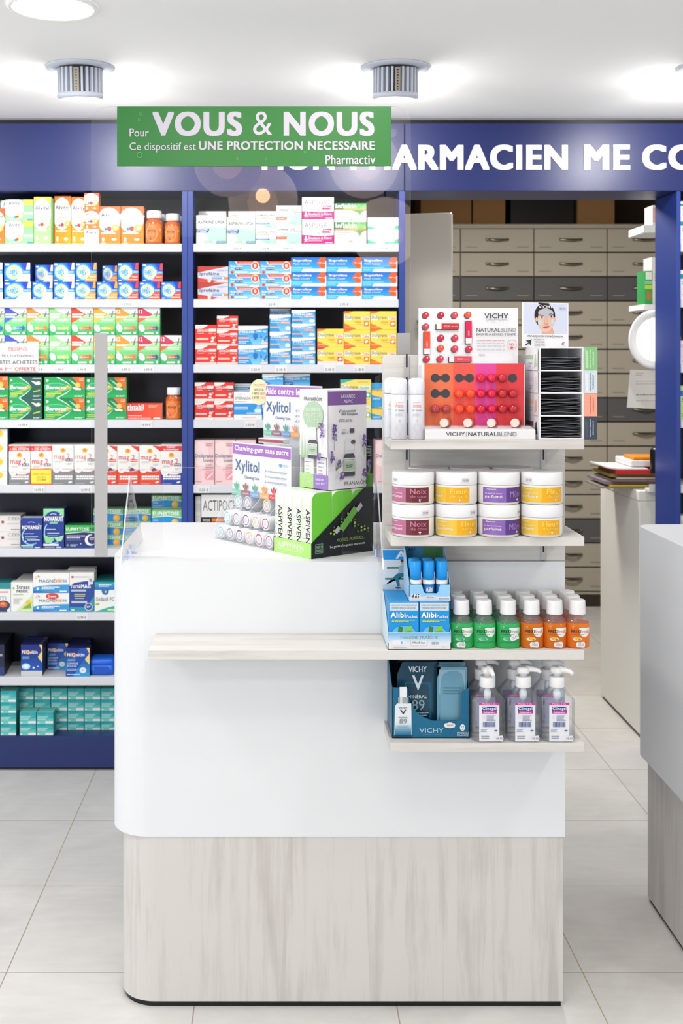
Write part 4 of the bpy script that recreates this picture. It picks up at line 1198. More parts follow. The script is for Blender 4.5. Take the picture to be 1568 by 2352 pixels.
# ------------------------------------------------------------------ wall shelving
LIP = .0292
def tag_art(mb, x, z, txt):
    a = Art(mb, .042, .026, lambda u, v, o: (x - .021 + u, -.0032 - o, z + v))
    mb.box(x - .021, x + .021, -.0032, -.0022, z, z + .026, '#e6e6e8')
    a.T(txt, .12, .22, .88, .58, '#6b6d75')
def shelving(label, x0, x1, lside, rside, tags, plinth=True):
    u = thing('shelving_unit', label, 'shelving', ((x0 + x1) / 2, WY, 0), 0, 'navy wall shelving bays')
    ox = (x0 + x1) / 2
    mb = MB(); mb.box(x0 - ox, x1 - ox, .215, .235, 0, fz0 - .001, 'navy_dark'); mb.build('back_panel', u)
    for xa, xb in (lside, rside):
        if xa is None: continue
        mb = MB(); mb.bbox(xa - ox, xb - ox, -.004, .235, 0, fz0 - .001, 'navy_edge', .001); mb.build('side_panel', u)
    mb = MB(); mb.box(x0 - ox + .0005, x1 - ox - .0005, 0, .214, .012, SHELF_Z[8], 'navy_plinth'); mb.box(x0 - ox + .0005, x1 - ox - .0005, .02, .2, 0, .012, 'black'); mb.build('plinth', u)
    for i in range(8):
        z = SHELF_Z[i]
        mb = MB(); mb.box(x0 - ox + .001, x1 - ox - .001, .004, .214, z - .022, z - .0003, 'shelf_white')
        sh = mb.build('shelf', u)
        mb = MB(); mb.bbox(x0 - ox + .001, x1 - ox - .001, -.002, .004, z - LIP, z - .0002, 'rail', .0012); mb.build('price_rail', sh)
        for px, t in tags.get(i, []):
            mb = MB(); tag_art(mb, wx(px, WALL_D) - ox, z - LIP + .001, t); mb.build('price_tag', sh)
    return u
mat('shelf_white', '#cfcfd2', rough=.4)
mat('rail', '#c9cbd1', rough=.35)
UL0, UL1, UR0, UR1 = wx(418, WALL_D), wx(443.5, WALL_D), wx(916, WALL_D), wx(930, WALL_D)
UM = (UL0 + UL1) / 2
shelving('navy shelving bay behind the screen, left edge of photo, vitamins on top', -1.28, UL0, (-1.30, -1.2805), (UL0, UM - .0004),
         {1: [(292, '13.99 €')], 2: [(88, '4.99 €'), (137, '4.99 €'), (188, '4.99 €'), (289, '4.99 €'), (340, '4.99 €'), (240, '4.99 €')], 3: [(54, '13.99 €'), (336, '14.99 €')], 4: [(90, '14.99 €'), (197, '16.99 €')], 6: [(188, '13.99 €')]})
shelving('navy shelving bay of painkiller boxes in the middle, left of the doorway', UL1, UR0, (UM + .0004, UL1), (UR0, UR1),
         {0: [(545, '2.60 €'), (608, '3.50 €'), (662, '3.67 €'), (880, '7.99 €')], 1: [(622, '1.50 €'), (790, '2.95 €')], 2: [(587, '3.50 €'), (645, '2.18 €'), (757, '2.18 €'), (825, '2.18 €')], 3: [(574, '3.50 €')], 4: [(468, '3.20 €')]})
J0, J1 = wx(1553, WALL_D), wx(1562, WALL_D)
shelving('navy shelving bay right of the doorway, only a sliver visible', J1, 2.4, (J0, J1), (2.4005, 2.42), {})

# promo card clipped on the rail
mb = MB()
x0, x1, z0, z1 = wx(-14, 4.125), wx(88, 4.125), wz(853, 4.125), wz(788, 4.125)
mb.box(x0, x1, 0, .0008, z0, z1, '#e4e4e4')
a = Art(mb, x1 - x0, z1 - z0, flat_front(x0, 0, z0))
a.T('PROMO', .32, .71, .74, .85, '#d95a56', .3); a.T('MULTI-VITAMINES', .18, .5, .9, .6, '#63666e'); a.T('2 BTES ACHETEES', .03, .25, .98, .39, '#4a4e58', .3); a.T('LA 3', .08, .02, .28, .15, '#d95a56'); a.T('ème', .29, .09, .4, .14, '#d95a56'); a.T('OFFERTE', .47, .02, .94, .15, '#d95a56')
tag(mb.build('promo_card', None, (0, WY - .0085, 0)), 'white promo card with red capitals clipped over vitamin shelf edge', 'card')

# jars of vitamins : amber bottles with white caps
def vit_bottle(px, D, z, r, h, label):
    t = thing('vitamin_bottle', label, 'bottle', (wx(px, D), D - CD, z), 0, 'amber vitamin bottles')
    mb = MB(); mb.lathe([(r * .9, 0), (r, .004), (r, h * .6), (r * .96, h * .68), (r * .7, h * .75), (r * .7, h * .8)], 'amber', 20); mb.build('body', t)
    mb = MB(); mb.lathe([(r * .82, h * .77), (r * .84, h * .79), (r * .84, h * .98), (r * .78, h)], 'cap', 20); mb.build('cap', t)
    mb = MB(); a = Art(mb, 2.2 * r, h * .54, lambda u, v, o: (r * 1.005 * math.sin(u / r - 1.1) * (1 + o / r), -r * 1.005 * math.cos(u / r - 1.1) * (1 + o / r), h * .04 + v), seg=10, eps=.00025)
    a.R(0, 0, 1, 1, '#ee7a2c'); a.E(.4, .5, .3, .42, '#f2efe9', 18); a.T('Alvityl', .16, .55, .64, .72, NV); a.L(.2, .4, .6, .48, '#e8a06a', 1); a.E(.85, .7, .06, .09, '#e8c83a', 8); a.E(.9, .25, .05, .08, '#a9c84a', 8); a.E(.35, .2, .05, .08, '#e8412f', 8); a.E(.28, .2, .04, .07, '#1f8fd0', 8)
    mb.build('label', t)
z = SHELF_Z[0]
vit_bottle(354, 4.165, z, .0315, wz(485, 4.165) - z, 'taller amber vitamin bottle in front at right end of top shelf')
vit_bottle(397, 4.165, z, .0295, wz(492, 4.165) - z, 'shorter amber vitamin bottle beside the navy upright on top shelf')
vit_bottle(366, 4.245, z, .0305, wz(493, 4.245) - z, 'amber vitamin bottle half hidden behind the taller one')
vit_bottle(404, 4.245, z, .0295, wz(497, 4.245) - z, 'amber vitamin bottle hidden behind the one by the upright')
z = SHELF_Z[3]
vit_bottle(399.5, 4.17, z, .0295, wz(890, 4.17) - z, 'amber vitamin bottle alone beside flat red box on fourth shelf')

# blue plastic lunch-box like container
def rr_ring(w, d, r, n=5):
    pts = []
    for cx, cy, a0 in ((w - r, d - r, 0), (-w + r, d - r, PI / 2), (-w + r, -d + r, PI), (w - r, -d + r, 1.5 * PI)):
        for i in range(n + 1):
            t = a0 + PI / 2 * i / n
            pts.append((cx + r * math.cos(t), cy + r * math.sin(t)))
    return pts
mat('blue_plastic', '#1c5fd0', rough=.3)
mat('blue_plastic_dark', '#174fb4', rough=.3)
D = 4.19
w = (wx(264.5, D) - wx(209, D)) / 2
h = wz(1508, D) - SHELF_Z[7]
t = thing('plastic_case', 'rounded bright blue plastic case beside quit smoking boxes', 'case', ((wx(264.5, D) + wx(209, D)) / 2, D - CD, SHELF_Z[7]))
mb = MB(); mb.loft([(0, .004), (.004, 0), (h * .62, -.002)], lambda i: rr_ring(w - i - .002, .036 - i, .012), 'blue_plastic', True); mb.build('body', t)
mb = MB(); mb.loft([(h * .62, -.001), (h * .9, 0), (h, .006)], lambda i: rr_ring(w - i - .001, .037 - i, .012), 'blue_plastic', True); mb.build('lid', t)
mb = MB(); mb.loft([(h * .1, 0), (h * .55, 0)], lambda i: [(x * .62, -.0385 + .003 * (y > 0)) for x, y in ((-w, -1), (w, -1), (w, 1), (-w, 1))], 'blue_plastic_dark'); mb.build('front_plate', t)

# ------------------------------------------------------------------ ceiling fittings
def heat_lamp(x, y, label):
    t = thing('recessed_spotlight', label, 'lamp', (x, y, CEIL), 0, 'swivelled recessed spotlights in the ceiling')
    mb = MB(); mb.lathe([(.062, -.004), (.07, -.008), (.098, -.006), (.101, -.001), (.1, -.0003)], 'lampgrey', 40, cap=False)
    mb.lathe([(.0625, -.0003), (.0625, -.0045)], 'black', 40, cap=False); mb.build('trim_ring', t)
    M = Matrix.Translation((0, 0, -.01)) @ Matrix.Rotation(math.radians(6), 4, 'X') @ Matrix.Translation((0, -.004, 0))
    mb = MB(); mb.lathe([(.05, .006), (.05, -.072)], mat('fin_core', '#565d70', rough=.5), 32); mb.xform(M); mb.build('housing', t)
    mb = MB()
    for k in range(26):
        a = 2 * PI * k / 26 - PI / 2
        if k == 0: continue
        c, s_ = math.cos(a), math.sin(a)
        tw = .0032
        p = [(r * c - q * s_, r * s_ + q * c) for r, q in ((.046, -tw), (.0655, -tw), (.0655, tw), (.046, tw))]
        mb.prism(p, -.066, .004, 'lampgrey')
    mb.lathe([(.05, -.0655), (.0665, -.066), (.067, -.074), (.064, -.08), (.05, -.081)], 'lampgrey', 40); mb.xform(M); mb.build('cooling_fins', t)
    mb = MB(); mb.bbox(-.0078, .0078, -.0665, -.05, -.067, .002, mat('strip_beige', '#a29a8e', rough=.5), .001)
    for k in range(8):
        mb.lathe([(.0022, 0), (.0022, .0006)], 'black', 8); n = 4
        st0 = len(mb.v) - 16
        mb.v[st0:] = [(p[0], -.0671 + .0006 - p[2], -.006 - k * .0078 + p[1]) for p in mb.v[st0:]]
    mb.xform(M); mb.build('terminal_strip', t)
    mb = MB(); mb.lathe([(.04, 0), (.04, .004)], 'lamp_on', 20)
    mb.xform(M @ Matrix.Translation((0, .062, -.04)) @ Matrix.Rotation(-PI / 2, 4, 'X') @ Matrix.Scale(.6, 4)); mb.build('lens', t)
for x, lab in ((-.577, 'finned grey recessed spotlight at upper left, turned to the wall'), (.339, 'finned grey recessed spotlight above the green sign right end'), (1.255, 'ceiling spotlight cut by the right photo edge')):
    heat_lamp(x, .778, lab)
t = thing('ceiling_lamp', 'round glowing white ceiling lamp in the top left corner', 'lamp', (-.542, .18, CEIL))
mb = MB(); mb.lathe([(.094, -.003), (.1, -.009), (.107, -.006), (.108, -.0003)], 'ceil', 48, cap=False); mb.build('trim_ring', t)
mb = MB(); mb.lathe([(.0945, -.004), (.0945, -.0015)], 'lamp_on', 48); mb.build('diffuser', t)

# ------------------------------------------------------------------ back room
mat('drawer', '#aaa397', rough=.5); mat('drawer_dark', '#58585a', rough=.5); mat('cab_white', '#e4e3dc', rough=.5)
DB = 6.85
YD = DB - CD
zt = [wz(525 + 55.5 * i, DB) for i in range(16)]
cols = [888, 1056, 1224.5, 1392.5, 1560.5]
mbs = {}
def drawer_meshes(w, h):
    r = {}
    for dark in (0, 1):
        mb = MB(); mb.bbox(-w / 2 + .003, w / 2 - .003, -.018, -.001, -h + .004, -.004, 'drawer_dark' if dark else 'drawer', .002); r['d%d' % dark] = mb.mesh('drawer')
    mb = MB(); mb.tube([(-.062, -.019, 0), (-.05, -.028, -.001), (-.03, -.036, -.004), (0, -.039, -.006), (.03, -.036, -.004), (.05, -.028, -.001), (.062, -.019, 0)], [.007, .0065, .0055, .006, .0055, .0065, .007], 'metal', 8)
    mb.bbox(-.064, .064, -.02, -.0185, -.004, .006, mat('pewter_dark', '#4a443c', rough=.4, metal=.7), .0005)
    mb.ball((-.06, -.021, 0), .009, 'metal', 10, 6); mb.ball((.06, -.021, 0), .009, 'metal', 10, 6)
    r['h'] = mb.mesh('handle')
    mb = MB(); mb.bbox(-.034, .034, -.0195, -.0181, -.003, .003, mat('slot', '#8d867c', rough=.4), .0004); r['l'] = mb.mesh('label_holder')
    return r
DM = drawer_meshes(wx(168.25 + CX, DB), zt[0] - zt[1])
names = ['first', 'second', 'third', 'last']
for c in range(4):
    xa, xb = wx(cols[c], DB), wx(cols[c + 1], DB)
    xc = (xa + xb) / 2
    lab = ['tall beige drawer column mostly behind the open door in the back room', 'tall beige and grey drawer column right of the open door', 'tall beige drawer column behind the mask portrait card', 'tall beige drawer column behind the paper pile and round lamp', 'tall beige drawer column hidden behind the blue jamb'][c]
    cab = thing('drawer_cabinet', lab, 'cabinet', (xc, YD, 0), 0, 'pharmacy drawer columns in the back room')
    w = xb - xa
    mb = MB(); mb.box(-w / 2 + .0006, w / 2 - .0006, 0, .5, .07, wz(515, DB), 'drawer'); mb.box(-w / 2 + .001, w / 2 - .001, -.0012, 0, .1, zt[0] + .001, 'pewter_dark'); mb.build('carcass', cab)
    mb = MB(); mb.box(-w / 2 + .001, w / 2 - .001, -.012, .45, .0, .068, 'pewter_dark'); mb.build('plinth', cab)
    mb = MB(); mb.bbox(-w / 2 + .0008, w / 2 - .0008, -.012, -.0005, .07, zt[15] - .004, 'drawer', .002); mb.build('base_panel', cab)
    for r in range(15):
        if c == 4 and r > 1 and False: continue
        zc = (zt[r] + zt[r + 1]) / 2
        d = put('drawer', DM['d1' if r in (2, 7, 12) else 'd0'], cab, (0, 0, zt[r]))
        hgt = zt[r] - zt[r + 1]
        put('handle', DM['h'], d, (0, 0, -hgt * .47))
        put('label_holder', DM['l'], d, (-w / 2 + .065, 0, -hgt * .78))
        put('label_holder', DM['l'], d, (w / 2 - .065, 0, -hgt * .78))
# cardboard boxes stored on top of the drawer columns
mat('card', '#8a6844', rough=.8, spec=.1)
for i, (a0, a1, k, lab) in enumerate(((966, 1082, 'card', 'brown cardboard box on top of the drawers, nearest the open door'), (1086, 1160, 'card', 'brown cardboard box on top of the drawers, second from left'), (1326, 1411, 'card', 'brown cardboard box on top of the drawers, by itself at right'), (1172, 1318, 'black', 'dark storage crate on top of the drawers between cardboard boxes'))):
    xa, xb = wx(a0, 6.95), wx(a1, 6.95)
    t = thing('cardboard_box' if k == 'card' else 'storage_crate', lab, 'box', ((xa + xb) / 2, 6.95 - CD, wz(515, DB)), 0, 'boxes stored on the drawers' if k == 'card' else None)
    w = xb - xa; h = .24
    mb = MB(); mb.bbox(-w / 2, w / 2, 0, .3, .0005, h, k, .002); mb.build('body', t)
    if k == 'card':
        mb = MB(); mb.box(-w / 2 + .001, w / 2 - .001, -.0006, .2, h - .06, h - .02, mat('tape', '#75583a', rough=.35)); mb.build('tape', t)
    else:
        mb = MB(); mb.bbox(-w / 2 - .01, w / 2 + .01, -.01, .31, h, h + .02, 'pewter_dark', .003); mb.build('rim', t)

# open white door with a bunch of keys in the lock
D = 4.85
dr = thing('door_1', '', '', (0, 0, 0)); del dr['label'], dr['category']
dr['kind'] = 'structure'
dr.location = (wx(1037, D), D - CD, 0); dr.rotation_euler = (0, 0, math.radians(-14))
mb = MB(); mb.bbox(-.62, 0, 0, .04, .008, wz(488, D), mat('door_white', '#c9c5bd', rough=.45), .003); mb.build('door_leaf', dr)
mb = MB(); mb.lathe([(.012, 0), (.012, .012), (.009, .014), (.003, .015), (.003, .022)], 'metal', 14); mb.xform(Matrix.Translation((-.128, -.0005, wz(738, D))) @ Matrix.Rotation(PI / 2, 4, 'X')); lk = mb.build('lock_cylinder', dr)
kr = thing('key_ring', 'small bunch of keys hanging from the open door lock', 'keys', (0, 0, 0))
mb = MB()
kx = .588; ky = 2.2335
mb.tube([(kx + .012 * math.cos(q * PI / 6), ky, wz(744, 4.83) + .012 * math.sin(q * PI / 6)) for q in range(13)], .0015, 'metal', 6); mb.build('ring', kr)
for q, dx in enumerate((-.006, .006)):
    mb = MB(); mb.bbox(kx + dx - .004, kx + dx + .004, ky - .001 + q * .003, ky + .001 + q * .003, wz(775, 4.83), wz(752, 4.83), 'metal', .0006); mb.lathe([(.009, 0), (.009, .002)], 'metal', 12)
    st0 = len(mb.v) - 24
    mb.v[st0:] = [(kx + dx + p[0], ky - .001 + q * .003 + p[2], wz(752, 4.83) + p[1]) for p in mb.v[st0:]]
    mb.build('key', kr)

# low white cabinet of the back room
bc = thing('low_cabinet', 'low white cabinet in the back room under the paper pile', 'cabinet', (1.378, 0, 0))
y0, y1 = YB + .105, 5.03 - CD
mb = MB(); mb.bbox(0, .9, y0, y1, .012, .905, 'cab_white', .003); mb.build('body', bc)
mb = MB(); mb.box(.01, .9, y0, y1 - .01, 0, .012, 'black'); mb.build('plinth', bc)
mb = MB(); mb.bbox(-.002, .9, y0, y1 + .002, .9055, .945, 'cab_white', .003); mb.build('worktop', bc)
# pile of papers and folders
random.seed(7)
pile = [('grey magazine', '#8b857c', 1366, 1545, .006), ('yellow folder', '#e2c22c', 1384, 1550, .008), ('purple and grey booklet', '#8d7f8c', 1372, 1540, .012), ('brown folder', '#8a6a66', 1390, 1548, .009), ('white paper pad', '#e8e6e2', 1400, 1545, .006),
        ('olive folder', '#8f8a3c', 1384, 1530, .012), ('red folder', '#cf2f33', 1398, 1550, .016), ('loose white paper sheets', '#efeeec', 1378, 1470, .006)]
z = .9455
for i, (n, c, a0, a1, h) in enumerate(pile):
    D = 4.66 + .012 * (i % 3)
    xa, xb = wx(a0, D), wx(a1, D)
    mb = MB(); nx = 8
    w = xb - xa
    top = []
    for j in range(nx + 1):
        f = j / nx
        sag = .0 if n[0] != 'l' else .006 * max(0, 1 - f / .4) ** 2
        top.append((xa + f * w, sag))
    pts = [(x, s_) for x, s_ in top] + [(x, s_ + h - .001) for x, s_ in reversed(top)]
    mb.slab(pts, lambda u, v, d: (u, D - CD - .1 + d, v), .26, c)
    name = 'folder' if 'folder' in n else ('magazine' if 'magaz' in n or 'book' in n else 'paper_stack')
    tag(mb.build(name, None, (0, 0, z)), '%s in the untidy pile on the low white cabinet' % n, 'papers', 'papers piled on the low cabinet')
    z += h + .0004
mb = MB(); xa, xb = wx(1432, 4.72), wx(1540, 4.72); mb.bbox(xa, xb, -.1, .12, 0, .026, '#e6e4e8', .003)
tag(mb.build('paper_stack', None, (0, 4.72 - CD, z)), 'thick white paper ream near the top of the pile', 'papers', 'papers piled on the low cabinet')
mb = MB(); xa, xb = wx(1441, 4.71), wx(1500, 4.71); mb.bbox(xa, xb, -.08, .06, 0, .012, '#f0921e', .002)
tag(mb.build('booklet', None, (0, 4.71 - CD, z + .0265)), 'orange booklet on top of the paper pile', 'papers')
t = thing('paper_roll', 'black rounded roll beside the paper pile, cut by the blue jamb', 'roll', (wx(1503, 4.55), 4.55 - CD - .06, .9455 + .064))
mb = MB(); mb.lathe([(.034, 0), (.036, .01), (.036, .09), (.03, .1)], 'black', 20); mb.build('roll', t)
# leaflets standing in a white tray at the front of the cabinet
t = thing('paper_tray', 'white paper tray at the right front of the low cabinet', 'tray', (1.4, 4.44 - CD, .9455))
mb = MB(); mb.bbox(0, .16, 0, .05, 0, .012, '#eeeeee', .001); mb.bbox(0, .16, -.002, 0, 0, .03, '#eeeeee', .0005); mb.build('body', t)

# wall shelves, round lamp and document behind the right jamb
mb = MB(); mb.bbox(0, .5, 0, .2, -.03, 0, 'shelf_white', .002); tag(mb.build('wall_shelf', None, (wx(1478, 4.6), 4.6 - CD, wz(517, 4.6))), 'upper white wall shelf peeping past the blue jamb', 'shelf', 'white wall shelves behind the right jamb')
mb = MB(); mb.bbox(0, .5, 0, .2, -.022, 0, 'shelf_white', .002); tag(mb.build('wall_shelf', None, (wx(1478.5, 4.6), 4.6 - CD, wz(699, 4.6))), 'lower white wall shelf holding green box behind the jamb', 'shelf', 'white wall shelves behind the right jamb')
mb = MB()
w, h = .03, wz(622, 4.62) - wz(699, 4.6)
a = Art(mb, w, h, flat_front(0, 0, 0)); a.R(0, 0, 1, 1, '#2f9a50'); a.R(.1, .74, .9, .97, '#dfe6da'); a.R(0, .6, 1, .7, '#7fc49a'); a.R(0, .46, 1, .57, '#b4d430'); a.E(.5, .26, .34, .14, '#a9763a', 12)
mb.box(0, w, 0, .1, 0, h, '#2a8a48'); tag(mb.build('medicine_box', None, (wx(1480.5, 4.62), 4.62 - CD, wz(699, 4.6) + .0003)), 'narrow green box on the lower wall shelf behind the jamb', 'box')
mb = MB(); mb.box(0, .1, 0, .1, 0, wz(591, 4.62) - wz(699, 4.6), '#d9d7d4'); a = Art(mb, .1, .18, flat_front(0, 0, 0)); a.L(.1, .5, .5, .7, '#c9a0a8', 3)
tag(mb.build('medicine_box', None, (wx(1495.5, 4.62), 4.62 - CD, wz(699, 4.6) + .0003)), 'taller white box beside the green box on wall shelf', 'box')
mb = MB(); mb.box(0, .12, 0, .1, 0, .085, '#d6d2cf'); a = Art(mb, .12, .085, flat_front(0, 0, 0)); a.R(0, .2, .2, .9, '#c8a09c')
tag(mb.build('medicine_box', None, (wx(1498, 4.66), 4.66 - CD, wz(517, 4.6) + .0003)), 'white and pink box on the upper wall shelf', 'box')
t = thing('wall_lamp', 'round white bowl lamp half hidden behind the blue jamb', 'lamp', (wx(1503, 4.42), 4.42 - CD, wz(780, 4.42)))
M = Matrix.Rotation(math.radians(-52), 4, 'Z') @ Matrix.Rotation(PI / 2, 4, 'X')
mb = MB(); mb.lathe([(.08, -.02), (.1, -.012), (.112, 0), (.112, .006), (.1, .01), (.088, .004), (.082, -.004)], 'cap', 40, cap=False); mb.xform(M); mb.build('rim', t)
mb = MB(); mb.lathe([(.0001, -.006), (.06, -.005), (.084, -.002), (.084, -.012), (.0001, -.014)], mat('lamp_soft', '#fff6e4', emit=.45), 40, cap=False); mb.xform(M); mb.build('diffuser', t)
mb = MB(); mb.lathe([(.03, -.02), (.03, -.06)], 'cap', 20); mb.xform(M); mb.build('mount', t)
D = 4.6
t = thing('document_stand', 'white printed sheet on a stand under the round lamp, cut by jamb', 'stand', (0, 0, .9455))
mb = MB(); mb.lathe([(.06, 0), (.06, .006), (.01, .01), (.006, .012)], 'alu', 24, 1.7, D - CD + .05); mb.build('base', t)
mb = MB(); mb.tube([(1.7, D - CD + .05, .01), (1.7, D - CD + .05, .33)], .005, 'alu', 8); mb.bbox(1.44, 1.71, D - CD + .006, D - CD + .05, .33, .336, 'alu', .001); mb.build('pole', t)
mb = MB(); z0 = .9455
P = [(wx(1448, D), wz(849, D) - z0), (wx(1540, D), wz(852, D) - z0), (wx(1540, D), wz(941, D) - z0), (wx(1439, D), wz(936, D) - z0)]
mb.slab([(p[0], p[1]) for p in reversed(P)], lambda u, v, d: (u, D - CD + d + .04 * (v + z0 - 1.3), v), .0015, '#dcdbd8')
a = Art(mb, .15, .14, lambda u, v, o: (1.385 + u, D - CD - o - .0002 + .04 * (1.262 + v - 1.3), 1.262 - z0 + v)); a.L(.1, .6, .9, .75, '#b9b8b6', 2, .3); a.L(.1, .3, .9, .37, '#8f8e8c', 1, .4); a.L(.1, .14, .8, .2, '#c2c1bf', 1, .4); a.L(.1, .86, .3, .96, '#9f9e9c', 2, .3)
mb.build('sheet', t)

# ------------------------------------------------------------------ sales counter
CL, CR, DEP = -.38, .6416, .617
def rc(x0, x1, y0, y1, r, n=10, corner='fl'):
    if corner == 'fl':
        pts = [(x0 + r - r * math.sin(PI / 2 * (i / n)), y0 + r - r * math.cos(PI / 2 * (i / n))) for i in range(n + 1)]
        return [(x1, y0)][::-1] + [] if False else [(x1, y0), (x1, y1), (x0, y1)] + [(x, y) for x, y in reversed(pts)]
    pts = [(x0 + r - r * math.cos(PI / 2 * i / n), y1 - r + r * math.sin(PI / 2 * i / n)) for i in range(n + 1)]
    return [(x0, y0), (x1, y0), (x1, y1)] + list(reversed(pts))
ct = thing('sales_counter', 'white sales counter with pale wood base and wooden side shelves, centre', 'counter', (0, 0, 0))
mb = MB(); mb.prism(rc(CL, CR, 0, DEP, .09, 14), .383, 1.0, 'white_lam'); b_ = mb.build('body', ct)
mb = MB(); mb.prism(rc(CL + .021, CR - .004, .003, DEP - .02, .08, 14), .012, .383, WOODV); mb.build('base', ct)
mb = MB(); mb.prism(rc(CL + .026, CR - .008, .006, DEP - .025, .076, 14), 0, .012, 'black'); mb.build('plinth', ct)
PX0, PX1, PY = .2344, .6445, .012
mb = MB(); mb.bbox(PX0, PX1, PY, PY + .02, 1.0003, 1.463, WOODH, .0006); pn = mb.build('upright_panel', ct)
for a0, a1 in ((928, 940), (1242.5, 1253.5)):
    xa, xb = wx(a0, 2.64), wx(a1, 2.64)
    mb = MB(); mb.bbox(xa, xb, PY - .003, PY - .0002, 1.001, 1.46, 'alu', .0004)
    for zz in [1.0 + .02 + .052 * k for k in range(9)]:
        if zz < 1.44:
            mb.box((xa + xb) / 2 - .0018, (xa + xb) / 2 + .0018, PY - .0034, PY - .0029, zz, zz + .03, 'black')
    mb.build('shelf_standard', pn)
SHF = -.151
ZA, ZB, ZC, ZD = 1.283, 1.079, .8388, .6436
for z, xa, xb, yb in ((ZA, .238, .6457, PY - .004), (ZB, .238, .6457, PY - .004), (ZC, -.276, .6457, -.0003), (ZD, .2357, .6457, -.0003)):
    mb = MB(); mb.bbox(xa, xb, SHF, yb, z - .0195, z, WOODH, .0006); mb.build('shelf', ct)

# right-hand counter
rt = thing('sales_counter', 'white sales counter with wood base cut by the right photo edge', 'counter', (0, 0, 0))
mb = MB(); mb.prism(rc(.97, 2.0, -.06, .563, .05, 10, 'bl'), .39, 1.003, 'white_lam'); mb.build('body', rt)
mb = MB(); mb.prism(rc(.99, 1.98, -.04, .561, .05, 10, 'bl'), .012, .39, WOODV); mb.build('base', rt)
mb = MB(); mb.prism(rc(.995, 1.97, -.035, .555, .05, 10, 'bl'), 0, .012, 'black'); mb.build('plinth', rt)

# ------------------------------------------------------------------ acrylic protective screen with the green notice
SD = 2.701; SY = SD - CD
ps = thing('protective_screen', 'large clear acrylic screen standing on the counter under the green notice', 'screen', (0, SY, 1.0))
X0, X1, ZT = -.431, .3027, 1.035
hx0, hx1, hz = -.2656, .1473, .205
r = .035
# rounded top corners are part of the outline, the serving hatch opens at the bottom
out = [(X0, .0005), (hx0, .0005), (hx0, hz), (hx1, hz), (hx1, .0005), (X1, .0005)]
out += [(X1 - r + r * math.cos(PI / 2 * i / 6), ZT - r + r * math.sin(PI / 2 * i / 6)) for i in range(7)]
out += [(X0 + r - r * math.sin(PI / 2 * i / 6), ZT - r + r * math.cos(PI / 2 * i / 6)) for i in range(7)]
mb = MB(); mb.slab(out, lambda u, v, d: (u, d, v), .003, PLEXI, PLEXI_EDGE); pane = mb.build('pane', ps)
mat('strip_grey', '#a2a1a1', rough=.6)
for xa, xb in ((-.4235, -.394), (.2726, .3020)):
    mb = MB(); mb.bbox(xa, xb, -.0035, -.0003, .0005, .514, 'strip_grey', .0004); mb.build('edge_strip', ps)
mb = MB()
sx0, sx1, sz0, sz1 = -.3718, .2586, wz(382, SD) - 1, wz(245.5, SD) - 1
mat('sign_green', '#2a7333', rough=.3, spec=.4)
mat('sign_grey', '#bfb9c6', rough=.4)
mb.bbox(sx0, sx1, -.0035, -.0003, sz0, sz1, 'sign_green', .0003)
a = Art(mb, sx1 - sx0, sz1 - sz0, lambda u, v, o: (sx0 + u, -.0036 - o, sz0 + v), res=5)
G_ = 'sign_grey'
px = lambda x: (x - 269) / 629.0
py = lambda y: (382 - y) / 136.5
a.T('VOUS', px(350), py(313), px(556), py(257), G_, 2.2); a.T('&', px(581), py(311), px(625), py(257), G_); a.T('NOUS', px(651), py(313), px(859), py(257), G_, 2.2)
a.T('Pour', px(298), py(315), px(342), py(296), G_); a.T('Ce dispositif est', px(298), py(351), px(450), py(328), G_); a.T('UNE PROTECTION NECESSAIRE', px(457), py(345), px(860), py(325), G_, 1.6); a.T('Pharmactiv', px(747), py(378), px(861), py(357), G_, .8)
for ex, ey, er in ((324, 262, 4), (320, 276, 3), (321, 357, 7), (545, 366, 3), (610, 366, 2.5), (700, 350, 2.5)):
    a.ring(px(ex), py(ey), er / 629, er / 136.5, .25, '#67b26c', 10)
mb.build('notice', ps)
for fx, fy0, fy1, ap in ((-.3428, -.101, .32, .185), (.2255, -.101, .29, .185)):
    mb = MB()
    y0, y1 = fy0 - SY, fy1 - SY
    o2 = [(y0, .0006), (y1, .0006), (.006, ap), (-.004, ap)]
    mb.slab(o2, lambda u, v, d: (fx + d - .0015, u, v), .003, FILM if False else PLEXI, PLEXI_EDGE); mb.build('foot', ps)
mat('clip_lilac', '#c6cfee', rough=.2)
for cx_ in (-.3428, .2255):
    for cy_ in (-.02, .045):
        mb = MB(); mb.bbox(cx_ - .011, cx_ + .011, cy_ - .004, cy_ + .004, .0006, .003, 'clip_lilac', .0005)
        for sgn in (-1, 1):
            mb.bbox(cx_ + sgn * .004 - .0018, cx_ + sgn * .004 + .0018, cy_ - .004, cy_ + .004, .003, .02, 'clip_lilac', .0006)
        mb.build('clip', ps)

# ------------------------------------------------------------------ turned displays on the counter top
TH = math.radians(38)
U = Vector((math.sin(TH), -math.cos(TH), 0)); V = Vector((math.cos(TH), math.sin(TH), 0))   # along the front, into the display
RZ = math.atan2(U.y, U.x)                                   # local x = U, local y = V

# -- white and green slim cases in a black and lime tray
C0 = Vector((.074, .030, 1.0004))
WF, DS = .14, .19
C1 = C0 - U * WF
tr = thing('counter_display', 'black and lime card tray of green cases at the counter front', 'display', C1, RZ)
mat('lime', '#a6dc74', rough=.4); mat('case_green', '#6cc63c', rough=.3); mat('ink_black', '#151a1d', rough=.3)
mb = MB()
mb.box(.0005, WF - .0005, .0005, DS - .0005, 0, .002, 'ink_black')
mb.box(0, WF, 0, .0015, 0, .034, 'lime')
a = Art(mb, WF, .034, lambda u, v, o: (u, -o, v)); a.T('ASPIVENIN', .12, .42, .8, .82, '#e9f6dc', 1.5); a.L(.13, .26, .76, .36, '#e9f6dc', 1)
